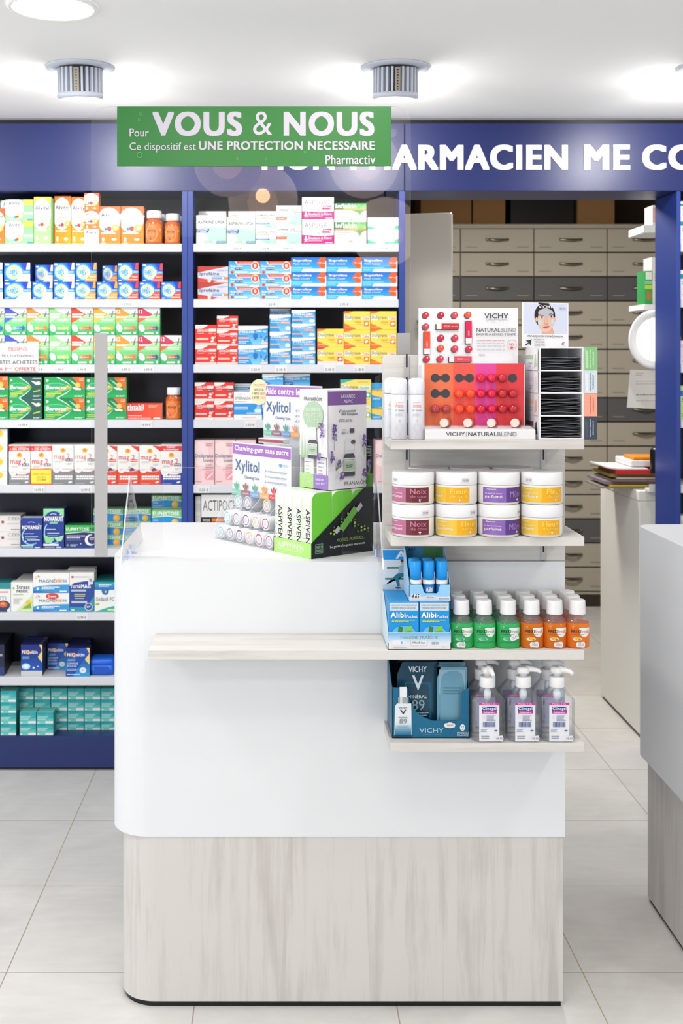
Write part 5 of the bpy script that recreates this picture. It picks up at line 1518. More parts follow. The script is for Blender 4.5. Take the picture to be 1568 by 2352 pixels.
# right side panel rising to the back
pts = [(0, 0), (DS, 0), (DS, .152), (.16, .15), (0, .034)]
mb.slab(pts, lambda u, v, d: (WF - d, u, v), .0015, 'ink_black')
a = Art(mb, DS, .152, lambda u, v, o: (WF + o, u, v), docl=False)
a.ring(.12, .14, .085, .1, .1, '#7fb08a', 4, PI / 4, PI / 4 + 2 * PI); a.T('MADE IN', .07, .145, .17, .185, '#9ac8a0', .5); a.T('FRANCE', .07, .09, .17, .13, '#9ac8a0', .5)
a.T('PIQÛRES, MORSURES...', .4, .2, .86, .27, '#8fae5a'); a.T("Le geste d'urgence anti-venin", .29, .115, .86, .165, '#e6e6e2', .4)
rnd = random.Random(3)
for i in range(13):
    for j in range(5):
        x = .3 + i * .054; y = .3 + .05 * j + .035 * i * (1 if i < 7 else .3) - (.3 * (i > 6) * (i - 6) / 6)
        if y < .22 + .78 * x - .02 and .3 < y < .95 and rnd.random() < .72:
            a.E(x, y, .011 + .006 * rnd.random(), None, rnd.choice(['#8ec84a', '#6fae4a', '#b4cf4a', '#4f7a44', '#c2d65a']), 10)
a.P([(.38, .33), (.44, .4), (.41, .46), (.34, .38)], '#b9bcbc'); a.P([(.42, .42), (.49, .36), (.73, .66), (.66, .73)], '#6cb84a'); a.T('ASPIVENIN', .42, .36, .43, .37, '#ffffff'); a.P([(.68, .68), (.73, .63), (.8, .72), (.77, .78)], '#c4bcc0')
mb.slab([(0, 0), (DS, 0), (DS, .152), (.16, .15), (0, .034)], lambda u, v, d: (d, u, v), .0015, 'ink_black')
mb.build('tray', tr)
mb = MB(); mb.box(.002, WF - .002, DS - .002, DS, .002, .262, 'ink_black')
a = Art(mb, WF, .262, lambda u, v, o: (u, DS - .002 - o, v)); a.ring(.9, .9, .09, .06, .1, '#b9bcb8', 4, PI / 4, PI / 4 + 2 * PI); a.T('MADE IN', .84, .905, .96, .925, '#c9ccc6'); a.T('FRANCE', .84, .875, .96, .895, '#c9ccc6'); a.R(.8, .5, 1, .7, '#4f8a3c')
mb.build('header_card', tr)
cw, cdp, chh = .0335, .0595, .146
mb = MB()
def case_prof(r=.012, n=6):
    # side outline (y depth, z height) with the rounded upper front corner
    return [(0, 0), (cdp, 0), (cdp, chh)] + [(r - r * math.sin(PI / 2 * i / n), chh - r + r * math.cos(PI / 2 * i / n)) for i in range(n + 1)]
mb.slab(case_prof(.017, 8), lambda u, v, d: (d - cw / 2, u, v), cw, 'case_green', mat('case_white', '#d6dacf', rough=.3))
for sx_ in (-1, 1):
    mb.slab([(y * .985 + .0004, z * .985 + .001) for y, z in case_prof(.017, 8)], lambda u, v, d: (sx_ * (cw / 2 + .0002) + d * 1e-4, u, v), .5, 'case_green')
mb.slab(case_prof(.0175, 8), lambda u, v, d: (cw / 2 - .0025 + d, u * 1.004 - .0002, v * 1.001), .0008, 'lime')
a = Art(mb, cw, chh, lambda u, v, o: (u - cw / 2, -.0003 - o, v)); a.T('ASPIVENIN', .36, .06, .82, .74, '#2a2d33', .5, 0, -1)
for q in range(3):
    a.E(.18, .6 - .16 * q, .05, None, '#9fb0a0', 6)
mb.E = None
cm = mb.mesh('venin_case')
rows = ['front', 'middle', 'back']
for j in range(3):
    for i in range(4):
        p = C1 + U * (.0022 + .0338 * (i + .5)) + V * (.0035 + .061 * j) + Vector((0, 0, .0022))
        lab = '%s slim green and white case in the %s row of the lime tray' % (['leftmost', 'second', 'third', 'rightmost'][i], rows[j])
        tag(put('venin_case', cm, None, p, RZ), lab, 'case', 'slim green cases in the lime tray')

# -- essential oil display standing on the cases
P0 = Vector((.1135, .080 + .004, 1.1505))
PW, PD, PH = .103, .12, .232
P1 = P0 - U * PW
od = thing('counter_display', 'tall white card display with lavender and oil bottles, on green cases', 'display', P1, RZ)
mat('card_white', '#e6e5e8', rough=.45)
mb = MB()
mb.box(0, PW, .0, .0015, .075, PH, 'card_white'); mb.box(0, .0015, .0015, PD, 0, PH, 'card_white'); mb.box(PW - .0015, PW, 0, PD, 0, PH, 'card_white'); mb.box(.0015, PW - .0015, PD - .0015, PD, 0, PH, 'card_white'); mb.box(.0015, PW - .0015, .0, PD - .0015, 0, .0015, 'card_white'); mb.box(.0015, PW - .0015, .0015, PD - .0015, PH - .0015, PH, 'card_white')
mb.box(0, PW, 0, .0015, 0, .034, 'card_white')
mat('print_purple', '#7a5596', rough=.45)
def lavender(a, x, y, h, seed, stem=True):
    r_ = random.Random(seed)
    if stem:
        a.P([(x - .006, y - h * .7), (x + .006, y - h * .7), (x + .004, y), (x - .004, y)], '#8f9a74')
    for k in range(26):
        t = r_.random()
        a.E(x + (r_.random() - .5) * .12 * (1 - .5 * t), y + t * h, .022, .012, r_.choice(['#7d5fa4', '#9277b8', '#6a4c92', '#a893c8']), 6, r_.random() * 3)
def oil_bottle(a, x, y, w, h):
    a.R(x + w * .12, y + h * .68, x + w * .88, y + h, '#eff0f2'); a.R(x + w * .06, y + h * .6, x + w * .94, y + h * .7, '#e2e4e8')
    a.P([(x, y + .01), (x + w * .1, y), (x + w * .9, y), (x + w, y + .01), (x + w, y + h * .52), (x + w * .85, y + h * .6), (x + w * .15, y + h * .6), (x, y + h * .52)], '#54505c')
    a.R(x, y + h * .12, x + w, y + h * .48, '#e9ece8'); a.R(x, y + h * .14, x + w, y + h * .4, '#b9d0b4'); a.T('PRANARÔM', x + w * .1, y + h * .42, x + w * .9, y + h * .46, '#6a7a70', .5); a.L(x + w * .2, y + h * .22, x + w * .8, y + h * .32, '#6f8a70', 2)
a = Art(mb, PW, PH, lambda u, v, o: (u, -o, v))
for q in range(16):
    x = .02 + .018 * q
    a.P([(x, .3), (x + .012, .3), (x + .03 * math.sin(q), .62 - .02 * (q % 4))], ['#b9d9a8', '#cfe4c0', '#9cc88c'][q % 3])
a.T('PRANARÔM', .17, .885, .8, .935, '#6d6f7c'); a.E(.5, .74, .36, .14, '#b4d2b0', 28)
a.T('LES HUILES', .26, .78, .75, .815, '#f4f8f2'); a.T('ESSENTIELLES', .2, .725, .8, .76, '#f4f8f2'); a.T("DE L'ÉTÉ", .3, .67, .7, .705, '#f4f8f2'); a.E(.76, .64, .08, .025, '#5a5c66', 12); a.T('BIO', .71, .63, .81, .652, '#ffffff', .5)
oil_bottle(a, .34, .3, .32, .32)
lavender(a, .84, .52, .14, 1); lavender(a, .78, .3, .06, 2)
a.k = 1
a.R(0, 0, .49, .145, '#aeda86'); a.R(.49, 0, 1, .145, '#9a78c4'); a.T('Citronnelle', .1, .085, .4, .115, '#eef8e4', .6); a.T('de Java BIO', .1, .04, .42, .07, '#eef8e4', .6); a.T('Lavande', .58, .085, .86, .115, '#f2ecf8', .6); a.T('aspic BIO', .58, .04, .9, .07, '#f2ecf8', .6)
a = Art(mb, PD, PH, lambda u, v, o: (PW + o, u, v))
a.R(0, .845, 1, .985, 'print_purple'); a.T('LAVANDE', .34, .915, .7, .95, '#efeaf4', .4); a.T('ASPIC', .4, .865, .64, .9, '#efeaf4', .4)
a.T('Huile essentielle', .33, .77, .72, .8, '#8d8f96'); a.T('100% biologique', .34, .735, .76, .765, '#6d6f76'); a.T('SOS de l\'été', .33, .675, .62, .705, '#8d8f96'); a.T('√', .27, .77, .31, .805, '#55575e'); a.T('√', .27, .675, .31, .71, '#55575e')
a.R(.55, .56, .67, .605, '#55565e'); a.T('HECT', .34, .55, .5, .575, '#7d7f86', .6); a.L(.34, .585, .46, .605, '#9d9fa6', 1)
oil_bottle(a, .39, .125, .29, .38); a.E(.63, .47, .06, .022, '#5a5c66', 12)
lavender(a, .14, .5, .15, 5); lavender(a, .9, .42, .13, 6); lavender(a, .04, .27, .12, 7, False); lavender(a, .2, .22, .08, 8, False); lavender(a, .84, .12, .08, 9, False); lavender(a, .94, .2, .08, 10, False); lavender(a, .22, .1, .08, 11, False)
for k in range(7):
    a.P([(.04, .2), (.06, .2), (.3 * math.sin(k * .5) + .05, .33)], '#6f8a5c'); a.P([(.9, .12), (.92, .12), (.98 - .1 * k / 3, .3 - .02 * k)], '#6f8a5c')
a.T('PRANARÔM', .26, .045, .82, .095, '#54565e', .4)
mb.build('carton', od)
for q, (u0, c) in enumerate(((.012, '#b9d9a8'), (.058, '#b4a0d0'))):
    mb = MB(); w, d_, h = .034, .034, .07
    mb.box(0, w, 0, d_, 0, h, 'card_white'); a = Art(mb, w, h, lambda u, v, o: (u, -o, v)); a.L(.15, .3, .7, .75, c, 4, .4); a.R(.1, .82, .8, .85, '#a9a9b4'); a = Art(mb, d_, h, lambda u, v, o: (w + o, u, v)); a.E(.5, .7, .16, None, '#54565e', 10); a.T('PRA', .2, .1, .8, .26, '#5a5c66', .6)
    tag(mb.build('oil_box', None, P1 + U * u0 + V * .004 + Vector((0, 0, .0022)), RZ), ['small white oil box above the green lip of lavender display', 'small white oil box above the violet lip of lavender display'][q], 'box', 'small oil boxes in the lavender display')

# -- chewing gum dispensers
def gum_art(a, front=True):
    a.R(0, .2, 1, 1, '#e8eaf0'); a.R(.005, .82, .995, .98, '#a871c0')
    a.T('Chewing-gum sans sucre' if front else 'Aide contre les caries', .04, .85, .96, .955, '#ffffff', 1.2)
    a.T('Xylitol', .05, .52, .48, .74, '#5a6f94', 1); a.T('Chewing Gum', .22, .45, .48, .51, '#7a8aa6', .4)
    a.E(.83, .72, .025, .025, '#6fb0d8', 12); a.L(.87, .7, .96, .74, '#b4c2d4', 2)
    for k, tx in enumerate(('Lave les dents', 'Protège contre les caries', 'Sans gluten, végétalien')):
        a.L(.62, .6 - .08 * k, .93, .63 - .08 * k, '#b0b4c0', 1, .7); a.T('√', .575, .595 - .08 * k, .6, .64 - .08 * k, '#8a8d9a')
    for k, (c, f, t_) in enumerate((('#7fcdb0', '#5fb48f', 'Menthe verte'), ('#a07480', '#9a6a5a', 'Cannelle'), ('#7aa6de', '#5aa68c', 'Menthe forte'), ('#f2ae6a', '#f09a4a', 'Fruits'), ('#d8454f', '#c8323c', 'Cerise'), ('#c86a9a', '#b04a80', 'Fraise'))):
        x = .01 + .165 * k
        a.R(x, .205, x + .148, .285, c); a.T(t_, x + .015, .23, x + .133, .26, '#f4f6fa', .6)
        for m in range(3):
            an = PI / 2 + (m - 1) * .7
            a.P([(x + .074, .28), (x + .074 + .05 * math.cos(an - .25), .28 + .09 * math.sin(an - .25)), (x + .074 + .07 * math.cos(an), .28 + .13 * math.sin(an)), (x + .074 + .05 * math.cos(an + .25), .28 + .09 * math.sin(an + .25))], f)
A0 = Vector((-.134, .357, 1.0004))
AW, AH = .24, .242
gd = thing('gum_dispenser', 'clear dispenser of gum boxes with purple topped card, counter front', 'display', A0, RZ, 'chewing gum dispensers')
mb = MB(); y0 = .02
mb.box(0, AW, y0, y0 + .002, .108, AH, '#dfe2ea'); CHH = .134 / .8
a2 = Art(mb, AW, CHH, lambda u, v, o: (u, y0 - o, AH - CHH + v), docl=False); gum_art(a2); mb.build('header_card', gd)
mb = MB()
for xa in (0, .04, .08, .12, .16, .2, AW - .0015):
    mb.slab([(-.035, .0005), (.15, .0005), (.15, AH - .01), (.024, AH - .01), (.02, .11), (-.014, .08), (-.035, .035)], lambda u, v, d: (xa + d, u, v), .0015, ACRYL, PLEXI_EDGE)
mb.box(.0015, AW - .0015, -.035, .15, .0002, .002, ACRYL); mb.box(.0015, AW - .0015, -.0365, -.035, .0, .02, ACRYL); mb.box(.0015, AW - .0015, .1485, .15, .002, AH - .01, ACRYL)
mb.build('rack', gd)
mat('gum_white', '#e4e6ec', rough=.4)
gcol = ['#8fd0bc', '#a98a96', '#9a4a5a', '#f0b06a', '#c8404a', '#c86a9a']
gnm = ['mint green', 'mauve', 'wine red', 'orange', 'cherry red', 'pink']
def gum_mesh(c):
    mb = MB(); mb.lathe([(.0155, 0), (.0165, .001), (.0165, .05), (.016, .052)], 'gum_white', 20)
    a = Art(mb, .033, .033, lambda u, v, o: (u - .0165, v - .0165, -o), docl=False); a.ring(.5, .5, .4, .4, .22, c, 20); a.P([(.36, .3), (.64, .3), (.6, .5), (.7, .7), (.45, .62), (.32, .72)], '#cfd6e2')
    mb.v = [(p[0], p[2], -p[1]) for p in mb.v]
    mb.f = [list(reversed(f)) for f in mb.f] if False else mb.f
    return mb.mesh('gum_box')
gm = [gum_mesh(c) for c in gcol]
for rw, (zz, yy, cs) in enumerate(((.019, -.032, (0, 1, 2, 3, 4, 5)), (.055, -.012, (0, 1, 2, 3, 4)), (.092, .022, (0, 1, 3, 5)))):
    for c in cs:
        p = A0 + U * (.0205 + .04 * c) + V * yy + Vector((0, 0, zz))
        tag(put('gum_box', gm[c], None, p, RZ), 'round gum box with %s ring, %s row of clear dispenser' % (gnm[c], ['bottom', 'middle', 'top'][rw]), 'gum box', 'gum boxes in the clear dispenser')
B0 = A0 + V * .158 - U * .05
gd2 = thing('gum_dispenser', 'second gum display behind, taller, with yellow promo disc on its corner', 'display', B0, RZ, 'chewing gum dispensers')
mb = MB(); BT = .385
mb.box(0, AW, 0, .12, 0, .245, '#d9dde4'); mb.build('body', gd2)
mb = MB(); mb.box(0, AW, -.0005, .002, .2455, BT, '#dfe2ea'); a2 = Art(mb, AW, CHH, lambda u, v, o: (u, -.0005 - o, BT - CHH + v), docl=False); gum_art(a2, False); mb.build('header_card', gd2)
mb = MB(); M = Matrix.Translation((-.004, -.012, .365)) @ Matrix.Rotation(-RZ - math.radians(12), 4, 'Z') @ Matrix.Rotation(PI / 2, 4, 'X')
mb.lathe([(.026, 0), (.026, .001)], '#f2eac0', 36, sy=1.32)
a = Art(mb, .052, .0686, lambda u, v, o: (u - .026, v - .0343, .001 + o), eps=.00015, docl=False)
a.T('PROMO', .2, .72, .82, .82, '#eda08a'); a.T('XYLITOL', .24, .55, .76, .64, '#76746a'); a.T('1 BTE', .16, .4, .48, .49, '#76746a'); a.T('2€99', .54, .4, .84, .49, '#eda08a'); a.T('2 BTES', .12, .24, .52, .33, '#76746a'); a.T('5€00', .58, .24, .86, .33, '#f0b49a')
mb.xform(M); mb.build('promo_disc', gd2)
mb = MB(); mb.loft([(.0, .0), (.012, .0)], lambda i: [(0, 0), (.09, 0), (.09, .022), (0, .022)], '#e6e6ea'); a = Art(mb, .09, .012, lambda u, v, o: (u, -o, v)); a.R(0, .2, 1, .8, '#b9606a')
tag(mb.build('gum_packet', None, A0 + U * .07 + V * .05 + Vector((0, 0, .2425)), RZ + .1), 'flat white and red gum packet lying on top of dispenser', 'packet')

# ------------------------------------------------------------------ top wooden shelf : sprays, lip balms, mask rack
sy = lambda D: D - CD
def spray(px, D, label):
    t = thing('spray_can', label, 'spray can', (wx(px, D), sy(D), ZA + .0003), 0, 'white thermal water sprays')
    r = .0175
    mb = MB(); mb.lathe([(r - .001, 0), (r, .001), (r, .094), (r - .0015, .096)], mat('can_white', '#cfd0d6', rough=.3), 24); mb.build('can', t)
    mb = MB(); mb.lathe([(r, .0965), (r + .0004, .098), (r + .0004, .122), (r - .002, .128), (r - .008, .1305), (.0005, .131)], mat('can_cap', '#d6d6dc', rough=.25), 24); mb.build('cap', t)
    mb = MB(); rr = r + .0001
    a = Art(mb, 2 * r, .094, lambda u, v, o: ((rr + o) * math.sin(u / r - 1), -(rr + o) * math.cos(u / r - 1), v), seg=8, eps=.0001)
    a.T('Avène', .22, .72, .74, .82, '#eda48e', .3); a.L(.25, .83, .7, .85, '#eab09c', 1); a.T('Eau Thermale', .22, .64, .76, .685, '#a9adba'); a.L(.24, .52, .74, .61, '#c0c4ce', 3, .35); a.E(.5, .42, .035, .018, '#f08a5a', 10); a.ring(.5, .26, .26, .1, .06, '#d3d6e2', 20); a.ring(.5, .26, .18, .06, .08, '#d3d6e2', 16); a.E(.5, .12, .02, .01, '#f08a5a', 8); a.L(.28, .05, .72, .08, '#d0d3dc', 1)
    mb.build('printed_label', t)
spray(916, 2.525, 'white spray can left end of the top wooden shelf, front')
spray(956, 2.522, 'white spray can next to the lip balm display, front')
spray(900.5, 2.575, 'white spray can half hidden behind the front left one')
# price digits on the right can's cap are printed on its sticker
lb = thing('lip_balm_display', 'white display with coral and magenta columns of round lip balms', 'display', (.3109, 0, ZA + .0003), 0)
x0, x1 = 0, .5355 - .3109
yb, yh = -.077, -.02
zt_ = 1.442 - ZA
mat('disp_white', '#d9d9db', rough=.4)
mb = MB()
mb.bbox(0, x1, yb, yh + .018, .026, zt_, 'disp_white', .0006)
cols_ = [0, .289, .513, .721, 1.0]
a = Art(mb, x1 - .008, .135, lambda u, v, o: (.006 + u, yb - o, .027 + v))
for c0, c1, k in zip(cols_[:-1], cols_[1:], ('#e8744e', '#e85a4e', '#de4a9a', '#e2434a')):
    a.k = 1; a.R(c0, 0, c1, 1, k)
a.k = 3
bx = [.16, .40, .615, .83]           # pair centres across the face
rz_ = [.765, .515, .268]             # rows
for (i, j) in ((0, 0), (1, 0), (0, 1)):
    for sg in (-1, 1):
        a.E(bx[i] + sg * .052, rz_[j], .044, None, '#43434a', 16)
    a.R(bx[i] - .05, rz_[j] - .03, bx[i] + .05, rz_[j] + .03, '#43434a')
a.E(bx[3] + .055, rz_[0], .044, None, '#43434a', 16)
mb.build('body', lb)
mb = MB(); hx, hz0, hz1 = x1 - .003, zt_, 1.5675 - ZA
mb.box(0, hx, yh, yh + .002, hz0, hz1, 'disp_white')
a = Art(mb, hx, hz1 - hz0, lambda u, v, o: (u, yh - o, hz0 + v))
hp = lambda X, Y: ((X - 295) / 672.0, (520 - Y) / 378.0)
for X, Y, c in ((345, 187, '#cf3346'), (448, 187, '#b8283a'), (540, 187, '#cf4a56'), (630, 185, '#ee5a3a'), (345, 265, '#c8405a'), (447, 340, '#c82a44'), (542, 340, '#d23a50'), (445, 408, '#ee553a'), (540, 412, '#cf4058'), (635, 415, '#cc2a48'), (350, 482, '#bf2a40'), (442, 480, '#cf3a52')):
    x, y = hp(X, Y); a.E(x - .012, y - .02, .033, None, '#7a4a50', 14); a.E(x, y, .032, None, c, 16); a.E(x + .006, y + .02, .009, None, '#f0b4b8', 8)
def tube_print(X0, Y0, X1, Y1, c, vert):
    (xa, ya), (xb, yb_) = hp(X0, Y1), hp(X1, Y0)
    a.R(xa - .012, ya - .02, xb - .012, yb_ - .012, '#5a4448')
    if vert == 0: a.R(xa, ya, xb, yb_, c); a.R(xa, ya, xa + (xb - xa) * .22, yb_, '#f2e6e2'); a.T('VICHY', xa + (xb - xa) * .34, ya + (yb_ - ya) * .35, xa + (xb - xa) * .62, ya + (yb_ - ya) * .65, '#f6d8d8', .4); a.L(xa + (xb - xa) * .66, ya + (yb_ - ya) * .4, xb - .01, ya + (yb_ - ya) * .6, '#f0b0b0', 1)
    else: a.R(xa, ya, xb, yb_, c); a.R(xa, ya, xb, ya + (yb_ - ya) * .24, '#f2e6e2'); a.T('VICHY', xa + (xb - xa) * .35, ya + (yb_ - ya) * .32, xa + (xb - xa) * .65, ya + (yb_ - ya) * .56, '#f6d8d8', .4, 0, 1)
tube_print(415, 245, 566, 283, '#c8303a', 0); tube_print(612, 227, 652, 378, '#d81f52', 1); tube_print(332, 298, 371, 449, '#ea4c30', 1); tube_print(500, 464, 651, 502, '#d84a5c', 0)
def hT(t, X0, Y0, X1, Y1, c, b=0):
    (xa, ya), (xb, yb_) = hp(X0, Y1), hp(X1, Y0); a.T(t, xa, ya, xb, yb_, c, b)
hT('VICHY', 736, 178, 898, 211, '#3a3c42', .4); hT('LABORATOIRES', 750, 217, 886, 224, '#9a9ca2'); hT('NATURAL', 683, 276, 842, 301, '#4a4c52'); hT('BLEND', 846, 276, 948, 301, '#8a8c92'); hT('BAUME À LÈVRES TEINTÉ', 683, 307, 947, 325, '#55575d', .6)
for k in range(4):
    (xa, ya), (xb, yb_) = hp(685, 366 + 18 * k + (8 if k == 3 else 0)), hp(870, 354 + 18 * k + (8 if k == 3 else 0)); a.L(xa, ya, xb, yb_, '#dba4aa' if k == 0 else '#c0c2c8', 1, .5)
x, y = hp(919, 388); a.ring(x, y, .052, None, .1, '#e0a0a8', 20); hT('96%', 901, 376, 938, 394, '#d8485a', .6); a.E(x, y - .05, .016, .02, '#d8485a', 8)
hT('7€95', 697, 449, 738, 465, '#a9abb0')
mb.build('header_card', lb)
mb = MB(); tx0, tx1, ty0 = .001, .547 - .3109, -.13
mb.slab([(ty0, 0), (yb + .03, 0), (yb + .03, .0255), (yb, .0255), (ty0 + .002, .021), (ty0, .019)], lambda u, v, d: (tx0 + d, u, v), tx1 - tx0, 'disp_white')
a = Art(mb, tx1 - tx0, .02, lambda u, v, o: (tx0 + u, ty0 - o - .0002, v)); a.T('VICHY', .19, .38, .36, .78, '#4a4c52', .3); a.R(.37, .3, .373, .85, '#7a7c82'); a.T('NATURAL', .39, .36, .65, .8, '#4a4c52'); a.T('BLEND', .655, .36, .83, .8, '#8a8c92')
mb.build('tray', lb)
def balm_mesh(c):
    m_ = mat('balm' + c, c, rough=.15, spec=.6)
    mb = MB(); mb.lathe([(.0098, 0), (.0098, .02), (.0092, .024), (.0075, .0272), (.004, .029), (.0003, .0297)], m_, 20)
    mb.v = [(p[0], -p[2], p[1]) for p in mb.v]
    return mb.mesh('lip_balm')
bm = {c: balm_mesh(c) for c in ('#a8383c', '#f0482a', '#cf1438', '#b0202c')}
FW, FH = x1 - .008, .135
cn = ['brown', 'bright orange', 'crimson', 'dark red']
def balm(i, j, sg, c):
    p = (.3109 + .006 + (bx[i] + sg * .054) * FW, yb + .012, ZA + .027 + rz_[j] * FH)
    t = put('lip_balm', bm[c], None, p)
    k = list(bm).index(c)
    tag(t, '%s lip balm, %s of its pair, %s row of the display' % (cn[k], 'left' if sg < 0 else 'right', ['upper', 'middle', 'lower'][j]), 'lip balm', 'round lip balms in the colour display')
C = list(bm)
for i, j in ((2, 0), (1, 1), (2, 1), (3, 1), (0, 2), (1, 2), (2, 2), (3, 2)):
    for sg in (-1, 1):
        balm(i, j, sg, C[[0, 1, 2, 3][i]])
t = put('lip_balm', bm[C[3]], None, (.3109 + .006 + (bx[3] - .054) * FW, yb + .012, ZA + .027 + rz_[0] * FH)); tag(t, 'single dark red lip balm beside an empty hole, upper row', 'lip balm', 'round lip balms in the colour display')
for k, X in enumerate((455, 612, 768, 925)):
    D = 2.535
    xx = wx(860 + X / 2.904, D)
    t = thing('lip_balm_tester', ['brown', 'orange', 'pink', 'red'][k] + ' lip balm tester lying on the display tray, white end forward', 'lip balm', (xx, sy(D) - .015, ZA + .0345), math.radians(-20), 'lip balm testers on the tray')
    mb = MB(); mb.lathe([(.0085, 0), (.0085, .03)], mat('tube%d' % k, ['#c8604a', '#e8503a', '#d82a5a', '#c8283a'][k], rough=.2), 18); mb.v = [(p[0], p[2] + .012, p[1]) for p in mb.v]; mb.build('tube', t)
    mb = MB(); mb.lathe([(.009, -.0005), (.0094, .001), (.0094, .0118)], mat('tester_cap', '#d8bfb2', rough=.3), 20); mb.v = [(p[0], p[2], p[1]) for p in mb.v]; mb.build('cap', t)

# white rack of face mask sachets
RX0, RX1, RY0, RZ1 = .5555, .6505, -.128, 1.4805 - ZA
rk = thing('sachet_rack', 'white four-compartment rack of black mask sachets, right end of top shelf', 'rack', (RX0, RY0, ZA + .0003))
W = RX1 - RX0; DP = .125
mb = MB(); mb.box(0, .003, 0, DP, 0, RZ1, 'disp_white'); mb.box(W - .003, W, 0, DP, 0, RZ1, 'disp_white'); mb.box(.003, W - .003, DP - .002, DP, 0, RZ1, 'disp_white')
lv = [0, .049, .0975, .1455, RZ1 - .003]
for z in lv:
    mb.box(.003, W - .003, 0, DP - .002, z, z + .003, 'disp_white')
mb.build('carcass', rk)
mb = MB(); mb.box(-.0012, 0, .0, DP, 0, RZ1, 'disp_white')
a = Art(mb, DP, RZ1, lambda u, v, o: (-.0012 - o, DP - u, v))
for k, (c, c2) in enumerate((('#3a3c4c', '#8a4a6a'), ('#f0bca4', '#f6c9b4'), ('#d8e2ea', '#e8d4e4'), ('#b4d6b4', '#a9c8a4'))):
    v0 = .01 + .245 * k
    a.R(0, v0, .62, v0 + .235, '#ece4ee'); a.R(0, v0 + .12, .6, v0 + .17, c2); a.L(.3, v0 + .03, .56, v0 + .09, '#c4c0c8', 2); a.R(.64, v0, 1, v0 + .235, '#eef0f0'); a.P([(.7, v0 + .02), (.92, v0 + .05), (.85, v0 + .18), (.76, v0 + .16)], c)
mb.build('side_print', rk)
mb = MB()
wing = [('#3c4656', '#e6e6ea', 'MASQUE CHARBON', 'DÉTOXIFIANT'), ('#f2a48c', '#c0625a', 'MASQUE PEELING', 'DOUBLE ÉCLAT'), ('#cfdbe2', '#6a7a84', 'MASQUE ARGILE', 'PURIFIANT'), ('#86bf7e', '#f2faf0', 'MASQUE ALOE VERA', 'APAISANT')]
ww = .0285
mb.box(W + .001, W + ww, -.0003, .001, 0, RZ1, 'disp_white')
a = Art(mb, ww - .001, RZ1, lambda u, v, o: (W + .001 + u, -.0003 - o, v))
for k, (c, tc, t1, t2) in enumerate(wing):
    v0 = .25 * k
    a.R(0, v0, 1, v0 + .25, c); a.P([(.1, v0 + .02), (.3, v0 + .02), (.25, v0 + .2), (.05, v0 + .23)], wing[k][0] if k == 1 else ['#4c5666', '', '#dfe7ec', '#b4dca8'][k]); a.T(t1, .42, v0 + .03, .54, v0 + .22, tc, .5, 0, 1); a.T(t2, .62, v0 + .05, .74, v0 + .2, tc, .5, 0, 1)
mb.build('side_flap', rk)
# header card with a portrait
mb = MB()
cw_, ch_ = .1035, .1
a = Art(mb, cw_, ch_, lambda u, v, o: (u, -o, v), res=3)
mb.box(0, cw_, 0, .0015, 0, ch_, 'disp_white')
a.R(.03, .3, .98, .985, '#cdd2e4')
a.P([(.42, .3), (.7, .3), (.66, .44), (.46, .44)], '#d9a68c')
a.E(.49, .71, .225, .28, '#17181c', 26); a.P([(.34, .97), (.55, .97), (.6, .99), (.36, 1)], '#17181c')
a.E(.51, .61, .175, .27, '#e2b8a2', 26); a.E(.31, .62, .025, .05, '#e2b49c', 10); a.E(.71, .63, .025, .05, '#e2b49c', 10)
a.E(.51, .77, .165, .1, '#b4b4bd', 22); a.E(.385, .55, .045, .06, '#bccfd8', 14); a.E(.655, .575, .035, .06, '#bccfd8', 14)
a.P([(.35, .7), (.38, .735), (.46, .72), (.46, .705), (.39, .715)], '#2a2224'); a.P([(.56, .73), (.62, .76), (.69, .73), (.62, .745)], '#2a2224')
for ex in (.42, .62):
    a.E(ex, .665 + .02 * (ex > .5), .04, .022, '#efe6e2', 12); a.E(ex + .008, .667 + .02 * (ex > .5), .018, .022, '#3a2c28', 10); a.P([(ex - .045, .67 + .02 * (ex > .5)), (ex, .695 + .02 * (ex > .5)), (ex + .045, .675 + .02 * (ex > .5)), (ex, .685 + .02 * (ex > .5))], '#2a2224')
a.P([(.5, .66), (.53, .66), (.56, .535), (.48, .53)], '#dcae98'); a.E(.52, .53, .04, .018, '#cf9c86', 10)
a.P([(.44, .45), (.5, .475), (.52, .465), (.545, .48), (.6, .475), (.53, .435), (.48, .432)], '#b8505a')
a.T('VICHY', .35, .875, .66, .94, '#f6f6f8', .4); a.T('7€99', .78, .85, .93, .9, '#a9adba')
a.T('MASQUES MINÉRAUX', .12, .22, .88, .28, '#5a5c64', .5); a.T('FORMAT', .25, .15, .48, .185, '#7a7c84', .5); a.T('VOYAGE', .25, .1, .48, .135, '#7a7c84', .5); a.T('2x6ml', .25, .03, .48, .085, '#9a9ca4'); a.T('€', .85, .05, .91, .12, '#4a4c54', .8)
a.P([(.05, .05), (.09, .07), (.13, .1), (.08, .15), (.05, .16), (.14, .15), (.21, .18), (.19, .14), (.18, .04), (.16, .06), (.15, .1), (.11, .06), (.1, .02), (.09, .04)], '#2c2e36')
hc = mb.build('header_card', rk, (wx(1196.5, 2.62) - RX0, .108, RZ1 + .0005)); hc.rotation_euler = (math.radians(-4), math.radians(1), 0)
